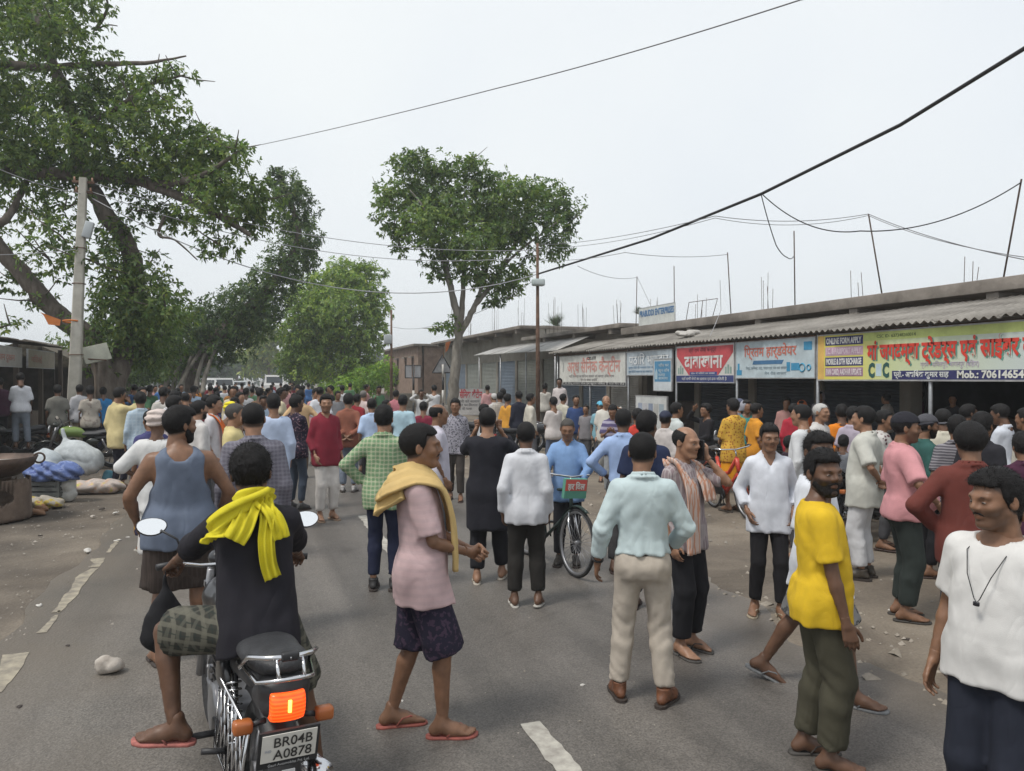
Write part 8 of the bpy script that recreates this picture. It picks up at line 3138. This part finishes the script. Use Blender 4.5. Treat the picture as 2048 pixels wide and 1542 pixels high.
P('boy in dark purple shirt seated low behind the white shirt youth', 1578, 9.0, 872, 40, sh((.035, .022, .035), 'half'), tr(DGREY), skin='d', hair='thick', H=1.30)
# orange printed shirt man
P('man in yellow-orange printed shirt and orange wrap standing by the red bicycle', 1466, 11.3, 803, -38, sh((.60, .36, .055), 'half', pat='spots', c2=(.36, .15, .03), scale=.8, sleeve=.95, hem=-.20, fit=.022), dict(kind='lungi', hem=.42, col=(.64, .28, .015)), skin='m', hair='thick', la='front', ra=((.12, .33, .96), (.7, -.7, -.4)), shoe_col=(.05, .04, .03), H=1.68)
P('woman in black clothes beside the red motorcycle', 1412, 13.0, 812, -120, sh((.014, .013, .016), 'kurta', hem=-.45), tr(BLACK), skin='m', hair='long', la='front', ra='up', H=1.55)
P('woman in teal with a pale headscarf under the hardware sign', 1492, 13.4, 797, 150, sh((.04, .24, .22), 'kurta', hem=-.4), tr(DGREY), skin='m', hair='long', headgear=('veil', (.30, .30, .34)), H=1.60)
P('youth in orange and white shirt beside the dark bicycle', 1512, 11.8, 815, 62, sh((.62, .27, .03), 'half'), tr(OFFW), skin='m', hair='short', H=1.60)
P('person in grey blue cap beside the teal woman', 1478, 14.2, 800, 80, sh((.12, .13, .16)), tr(DGREY), skin='m', headgear=('cap', (.10, .11, .16)), H=1.60)
# ---- middle right
P('man in light blue shirt seen from behind with elbow out beside the mint shirt man', 1246, 7.7, 820, 6, sh((.32, .43, .66), sleeve=1.9, hem=.0), tr((.05, .05, .052)), skin='d', hair='short', la='hip', ra='hang', fat=.004)
P('man in navy tee seen from behind between the blue and mint shirts', 1292, 6.5, 826, 14, sh((.016, .024, .060), 'tee', fit=.018), tr(DGREY), skin='d', hair='thick', head=(10, 4))
P('man in navy cap and pale shirt behind the balding man', 1330, 10.2, 824, 20, sh((.52, .48, .46)), tr(DGREY), skin='m', headgear=('cap', (.03, .035, .06)))
P('person with a red shoulder bag between the blue and navy shirts', 1275, 10.6, 818, 10, sh((.50, .05, .035), 'half'), tr(DGREY), skin='m')
P('man in white and teal shirt facing away under the notice board', 1352, 11.5, 806, 60, sh((.50, .54, .53), 'half', pat='camo', c2=(.10, .42, .36), scale=3), tr(DGREY), skin='m', H=1.62)
P('man in white polo shielding his eyes with a raised hand', 1212, 14.6, 790, 175, sh((.54, .52, .47), 'polo', sleeve=.95), tr((.26, .26, .25)), skin='l', hair='bald', hair_tone='grey', ra='hang', la=((-.05, .19, 1.57), (-1, 0, -.4)), head=(0, 8), belly=.03, H=1.66)
P('man in purple striped polo looking down at his phone', 1226, 12.6, 809, 188, sh((.085, .07, .15), 'polo', pat='hstripe', c2=(.30, .28, .36), scale=2.2), tr((.25, .26, .27)), skin='m', hair='short', la='look', ra='look', lhand='hold', rhand='hold', head=(0, 24), H=1.56)
P('man in white tee seen from behind near the row of motorcycles', 1107, 15.2, 797, -30, sh((.54, .50, .48), 'tee', sleeve=.9, hem=-.14), tr((.11, .13, .18)), skin='m', la='front', ra='front', H=1.62)
P('man in cream shirt seen from behind under the canteen sign', 1126, 18.2, 797, 40, sh((.50, .48, .40), 'half'), tr((.08, .08, .08)), skin='m', H=1.62)
P('man in blue tee facing the road beneath the canteen sign', 1152, 16.8, 795, 170, sh((.035, .065, .17), 'tee'), tr((.10, .10, .11)), skin='m', beard=.3, H=1.62)
P('boy standing beside the blue tee man', 1172, 16.4, 812, 200, sh((.20, .19, .20), 'tee'), tr(DGREY), skin='m', H=1.42)
P('boy with a blue cap behind the parked bicycle', 1200, 16.0, 800, 170, sh((.18, .34, .40), 'tee'), tr(DGREY), skin='m', H=1.5, headgear=('cap', (.12, .40, .55)))
P('man in pinkish white shirt sitting up on the shop plinth under the canteen sign', 1119, 21.5, 765, 190, sh((.52, .47, .46)), tr(DGREY), skin='d', z=.34, H=1.66)
P('man in cream shirt facing right beside the rusty pole', 1061, 16.6, 790, 70, sh((.52, .49, .42), sleeve=1.9), tr((.10, .10, .11)), skin='m', H=1.66)
P('man in dark jacket with white scarf before the blue shutters', 1038, 17.4, 783, -20, sh((.018, .020, .034)), tr(BLACK), skin='m', H=1.70)
P('woman with an orange stole before the blue shutters', 1015, 17.8, 785, 40, sh((.58, .28, .04), 'kurta', hem=-.4), tr(OFFW), skin='m', hair='long', H=1.62)
P('man in beige checked shirt before the pale green shutter', 1000, 18.2, 780, -10, sh((.40, .37, .33), pat='plaid', c2=(.30, .27, .24)), tr(DGREY), skin='m', H=1.66)
P('bald man in pale shirt bending beside the standing board', 988, 19.0, 786, -40, sh((.46, .44, .42)), tr(DGREY), skin='l', hair='thin', hair_tone='white', H=1.62)
P('tall youth behind the orange stole woman', 1006, 20.5, 776, 10, sh((.14, .14, .15)), tr(DGREY), skin='d', H=1.72)
P('man in white shirt sitting among the motorcycles before the standing board', 968, 13.2, 812, 84, sh((.54, .55, .57), sleeve=1.9), tr(DGREY), skin='m', H=1.54)
P('man in black and white leaf print shirt walking towards the viewer', 911, 12.3, 796, 186, sh((.30, .29, .33), 'half', pat='print', c2=(.022, .022, .04), c3=(.50, .50, .52), sleeve=1.2), tr((.045, .038, .034)), skin='m', hair='thick+m', lf=(-.10, .12, 0, -5), rf=(.10, -.12, 0, 5), H=1.66)
P('balding man in white shirt facing right before the leaf print shirt man', 876, 8.6, 805, 80, sh((.53, .51, .58), 'half'), tr(DGREY), skin='m', hair='bald', H=1.70)
P('man in maroon tee with orange bag strap before the road sign', 847, 14.0, 803, 10, sh((.19, .022, .045), 'tee'), tr(DGREY), skin='m', H=1.56)
P('man in pale blue sports tee with dark number seen from behind', 806, 13.2, 787, 12, sh((.38, .53, .60), 'tee', fit=.02), tr(DGREY), skin='m', H=1.70)
P('man in white shirt with both hands at his head near the banded posts', 843, 22.0, 780, 180, sh((.55, .55, .54)), tr(DGREY), skin='d', la='up', ra='up', H=1.66)
P('man in light blue half-sleeved shirt seen from behind beside the plaid shirt man', 744, 12.6, 792, -6, sh((.42, .53, .72), 'half', sleeve=.95), tr((.014, .014, .016)), skin='m', hair='thin', shoe='shoe', shoe_col=(.03, .03, .03), H=1.66)
P('man in brown shirt and faded jeans with hands behind his back', 697, 13.2, 784, 8, sh((.26, .10, .065), 'shirt', sleeve=1.8), tr((.17, .20, .25)), skin='m', hair='thick', la='behind', ra='behind', shoe='shoe', shoe_col=(.35, .34, .33), H=1.72)
P('man in crimson shirt beyond the brown shirt man', 714, 16.0, 785, 30, sh((.24, .02, .03), 'half'), tr(DGREY), skin='m', H=1.66)
P('bearded old man with shaved head behind the light blue shirt', 727, 18.5, 776, 30, sh((.54, .44, .42), 'half'), tr(OFFW), skin='l', hair='thin', hair_tone='grey', H=1.70)
P('man in pink check shirt beyond the sports tee man', 792, 20.0, 779, 20, sh((.46, .17, .20), 'half'), tr(DGREY), skin='m', H=1.68)
P('man in white shirt bowed before the pink check shirt man', 772, 16.5, 800, 100, sh((.54, .52, .46), 'half'), tr(DGREY), skin='m', H=1.52)
P('man in peach shirt with hands on hips seen from behind in the road', 601, 15.0, 770, -6, sh((.56, .38, .21), 'half', sleeve=1.1), tr((.10, .07, .05)), skin='m', la='hip', ra='hip', H=1.76, fat=.01)
P('man in long pale blue kurta seen from behind in the crowd', 548, 9.9, 772, -10, sh((.46, .54, .70), 'kurta', hem=-.42, fit=.024), tr(OFFW), skin='m', hair='thick', H=1.78)
P('man in orange scarf over a white shirt facing right', 428, 10.8, 777, 100, sh((.56, .54, .55), 'half'), tr(DGREY), skin='l', hair='short', head=(-6, 0), H=1.74)
_r = bpy.data.objects[[o.name for o in bpy.data.objects if o.get('label', '').startswith('man in orange scarf')][0]]
ribbon('scarf', [(.09, .16, .92), (.09, .16, 1.15), (.09, .13, 1.32), (.085, .02, 1.45), (.0, -.10, 1.46), (-.085, .02, 1.45), (-.09, .13, 1.3), (-.09, .16, 1.1)], .10, fabric((.62, .14, .03)), _r, .012, .008, 7, side=[(1, 0, 0)] * 3 + [(.9, .4, .2), (0, 1, 0), (-.9, .4, -.2)] + [(-1, 0, 0)] * 2, seed=4)
P('bearded man in white shirt before the orange scarf man', 398, 9.8, 790, 60, sh((.55, .53, .51), sleeve=1.9), tr(DGREY), skin='l', hair='short+b', beard=.8, H=1.70)
P('youth with dark scarf over a pale shirt facing right', 348, 10.6, 774, 70, sh((.52, .46, .46), sleeve=1.9), tr(DGREY), skin='d', hair='thick', H=1.74)
P('man in pale blue checked shirt seen from behind beside the phone man', 282, 12.4, 776, -4, sh((.36, .45, .53), 'shirt', pat='plaid', c2=(.44, .52, .58), sleeve=1.9), tr((.04, .05, .07)), skin='m', hair='thick', H=1.76)
P('person with a bright yellow head cloth in the crowd', 461, 12.2, 790, 10, sh((.20, .12, .08)), tr(DGREY), skin='m', hair='none', headgear=('turban', (.70, .60, .03)), H=1.58)
# ---- by the stall
P('man in white tee and grey jeans leaning into the stall', 42, 16.6, 705, -6, sh((.54, .55, .58), 'tee', sleeve=1.0, hem=-.12), tr((.15, .17, .20), loose=.016), skin='d', hair='thick', z=.45, H=1.68, la='front', ra='hang', head=(0, 20), rf=(.12, -.2, 0, 8))
P('person in dark plum shirt at the stall by the picture edge', 0, 17.4, 720, 0, sh((.05, .018, .036)), tr(BLACK), skin='d', z=.35, H=1.66)
P('man in olive grey shirt seen from behind before the stall', 116, 17.2, 757, 4, sh((.17, .165, .145), 'half'), tr((.10, .07, .05)), skin='d', hair='thick', H=1.74, z=.1, fat=.01)
P('youth in tan printed tee seen from behind right of the concrete pole', 181, 17.0, 750, 2, sh((.40, .36, .31), 'tee', pat='camo', c2=(.28, .24, .21), scale=2), tr(BLACK), skin='d', hair='thick', H=1.74, z=.08)
P('man in white shirt half hidden behind the concrete pole', 160, 18.6, 748, 0, sh((.44, .44, .46)), tr(KHAKI), skin='d', H=1.74, z=.1)
P('man in bright blue tee seen from behind before the huts', 207, 19.5, 757, 0, sh((.035, .19, .42), 'tee'), tr(NAVY), skin='d', hair='thick', H=1.76)
# ---- on the shop plinth in the shade
for k, (px, d, yh, face, c_, z, H_, lab, kw) in enumerate((
  (1572, 15.4, 782, 170, (.40, .22, .20), .0, 1.60, 'young woman in salmon top at the edge of the shop plinth', dict(hair='long')),
  (1603, 15.0, 788, 190, (.62, .16, .05), .0, 1.55, 'woman in bright orange veil before the dark shutter', dict(headgear=('veil', (.60, .15, .05)))),
  (1587, 13.0, 806, 20, (.40, .03, .05), .0, 1.55, 'woman in red sari seen from behind beside the plinth', dict(hair='long')),
  (1640, 15.6, 776, 190, (.30, .28, .30), .3, 1.42, 'woman in grey shawl sitting in the shade by the awning post', dict(headgear=('veil', (.27, .25, .27)))),
  (1735, 16.0, 772, 200, (.10, .10, .13), .3, 1.48, 'person in dark blue shirt in the shade of the trader shop', {}),
  (1772, 14.6, 780, -60, (.50, .47, .44), .3, 1.40, 'youth in white shirt with red scarf sitting in the shop shade', {}),
  (1810, 15.4, 776, 180, (.16, .04, .08), .3, 1.44, 'woman in dark red sari in the shop shade beside the post', dict(hair='long')),
  (1838, 15.0, 778, 170, (.14, .03, .10), .3, 1.44, 'woman in plum sari in the shop shade left of the post', dict(hair='long')),
  (1905, 14.0, 782, 190, (.06, .06, .07), .3, 1.40, 'person in black in the dark shop interior', {}),
  (1705, 9.9, 806, 30, (.42, .37, .44), .0, 1.62, 'youth in lilac shirt behind the off-white shirt man', {}),
  (1935, 9.6, 812, 60, (.15, .17, .16), .0, 1.66, 'man in grey green shirt beyond the rust shirt man', {}))):
 P(lab, px, d, yh, face, sh(c_, 'half' if k % 2 else 'shirt'), tr(DGREY), skin=('m', 'd', 'l')[k % 3], z=z, H=H_, **kw)
# ---- the far crowd: a few figures copied, each with its own shirt colour
ARCH = []
for k, kw in enumerate((dict(), dict(la='front', ra='hang', head=(25, 0)), dict(la='hip', head=(-20, 4)), dict(la='behind', ra='behind'), dict(ra='phone', head=(10, 4)), dict(la='fold', ra='fold', head=(-30, 0)))):
 r, J = make_person('person', 3, skin=SK['mdlmdl'[k]], shirt=sh((.5, .5, .5), ('shirt', 'half', 'half', 'shirt', 'tee', 'half')[k], collar=0), legs=tr((DGREY, (.10, .09, .08), NAVY, (.05, .045, .04), JEANS, (.15, .13, .11))[k]), hair=('short', 'thick', 'short', 'thin', 'thick', 'short')[k], by_object=True, **kw)
 ARCH.append(r)
COLS = [('white', (.56, .56, .57)), ('off-white', (.48, .46, .42)), ('pale blue', (.36, .46, .58)), ('pink', (.50, .28, .28)), ('black', (.018, .018, .02)), ('grey', (.22, .22, .23)), ('brown', (.17, .10, .06)), ('navy', (.03, .04, .09)),
  ('cream', (.52, .46, .32)), ('maroon', (.17, .03, .04)), ('green', (.08, .17, .09)), ('orange', (.55, .24, .06)), ('blue', (.07, .17, .40)), ('white', (.54, .55, .58))]
g = random.Random(99)
CR = []
for d, lo, hi, step in ((13.8, 330, 540, 60), (16.0, 255, 600, 48), (18.5, 260, 640, 42), (22, 225, 640, 34), (26, 235, 620, 30), (31, 250, 620, 28), (38, 330, 630, 26), (48, 390, 610, 24), (60, 420, 590, 24)):
 px = lo + g.uniform(0, step)
 while px < hi:
  CR.append((px + g.uniform(-7, 7), d * g.uniform(.95, 1.06)))
  px += step * g.uniform(.8, 1.25)
for px, d in ((662, 24), (676, 21), (685, 28), (758, 25), (655, 30), (868, 24), (733, 26), (1090, 26), (700, 33), (640, 17.5), (975, 27)):
 CR.append((px, d))
CR.sort()
SEEN = {}
for k, (px, d) in enumerate(CR):
 src = ARCH[k % 6]
 nm, c_ = COLS[g.randrange(len(COLS))]
 o = src if k < 6 else copy_tree(src)
 p = ground(px, HORIZON + 3000 / d)
 zone = 'under the big tree' if px < 340 else 'below the leaning tree' if px < 450 else 'before the far white vehicles' if px < 600 else 'beside the bushy tree' if px < 760 else 'before the shops'
 depth = 'front' if d < 17 else 'middle' if d < 27 else 'rear'
 key = (nm, zone, depth)
 SEEN[key] = SEEN.get(key, 0) + 1
 lab = 'man in %s shirt, crowd %s %s' % (nm, depth, zone)
 if SEEN[key] > 1:
  lab += ', %s from left' % ('second', 'third', 'fourth', 'fifth', 'sixth', 'seventh')[min(5, SEEN[key] - 2)]
 tag(o, lab, 'person', 'people in the crowd along the road')
 base = math.degrees(math.atan2(p.x, p.y))
 o.location = p
 o.rotation_euler = (0, 0, -R(base + g.choice((0, 0, 8, -10, 25, -30, 80, -80, 180, 160))))
 s = g.uniform(1.58, 1.78) / 1.70
 o.scale = (s, s, s)
 for ch in o.children:
  if ch.name.split('.')[0] in ('shirt', 'tee_shirt', 'kurta'):
   ch.color = tuple(c_) + (1,)
# ------------------------------------------------------------------ air
b = MB()
b.box((60, 330, 14.5), (700, 720, 31.2))
hz = b.build('haze', None)
hm = bpy.data.materials.new('haze')
hm.use_nodes = True
hn = hm.node_tree
for n in list(hn.nodes):
 if n.type != 'OUTPUT_MATERIAL':
  hn.nodes.remove(n)
pv = hn.nodes.new('ShaderNodeVolumePrincipled')
pv.inputs['Color'].default_value = (.86, .90, .93, 1)
pv.inputs['Density'].default_value = .0015
pv.inputs['Anisotropy'].default_value = .3
hn.links.new(pv.outputs[0], hn.nodes['Material Output'].inputs['Volume'])
hz.data.materials.append(hm)
tag(hz, 'thin pale haze in the air along the road', 'haze', kind='stuff')
scene.cycles.volume_bounces = 1
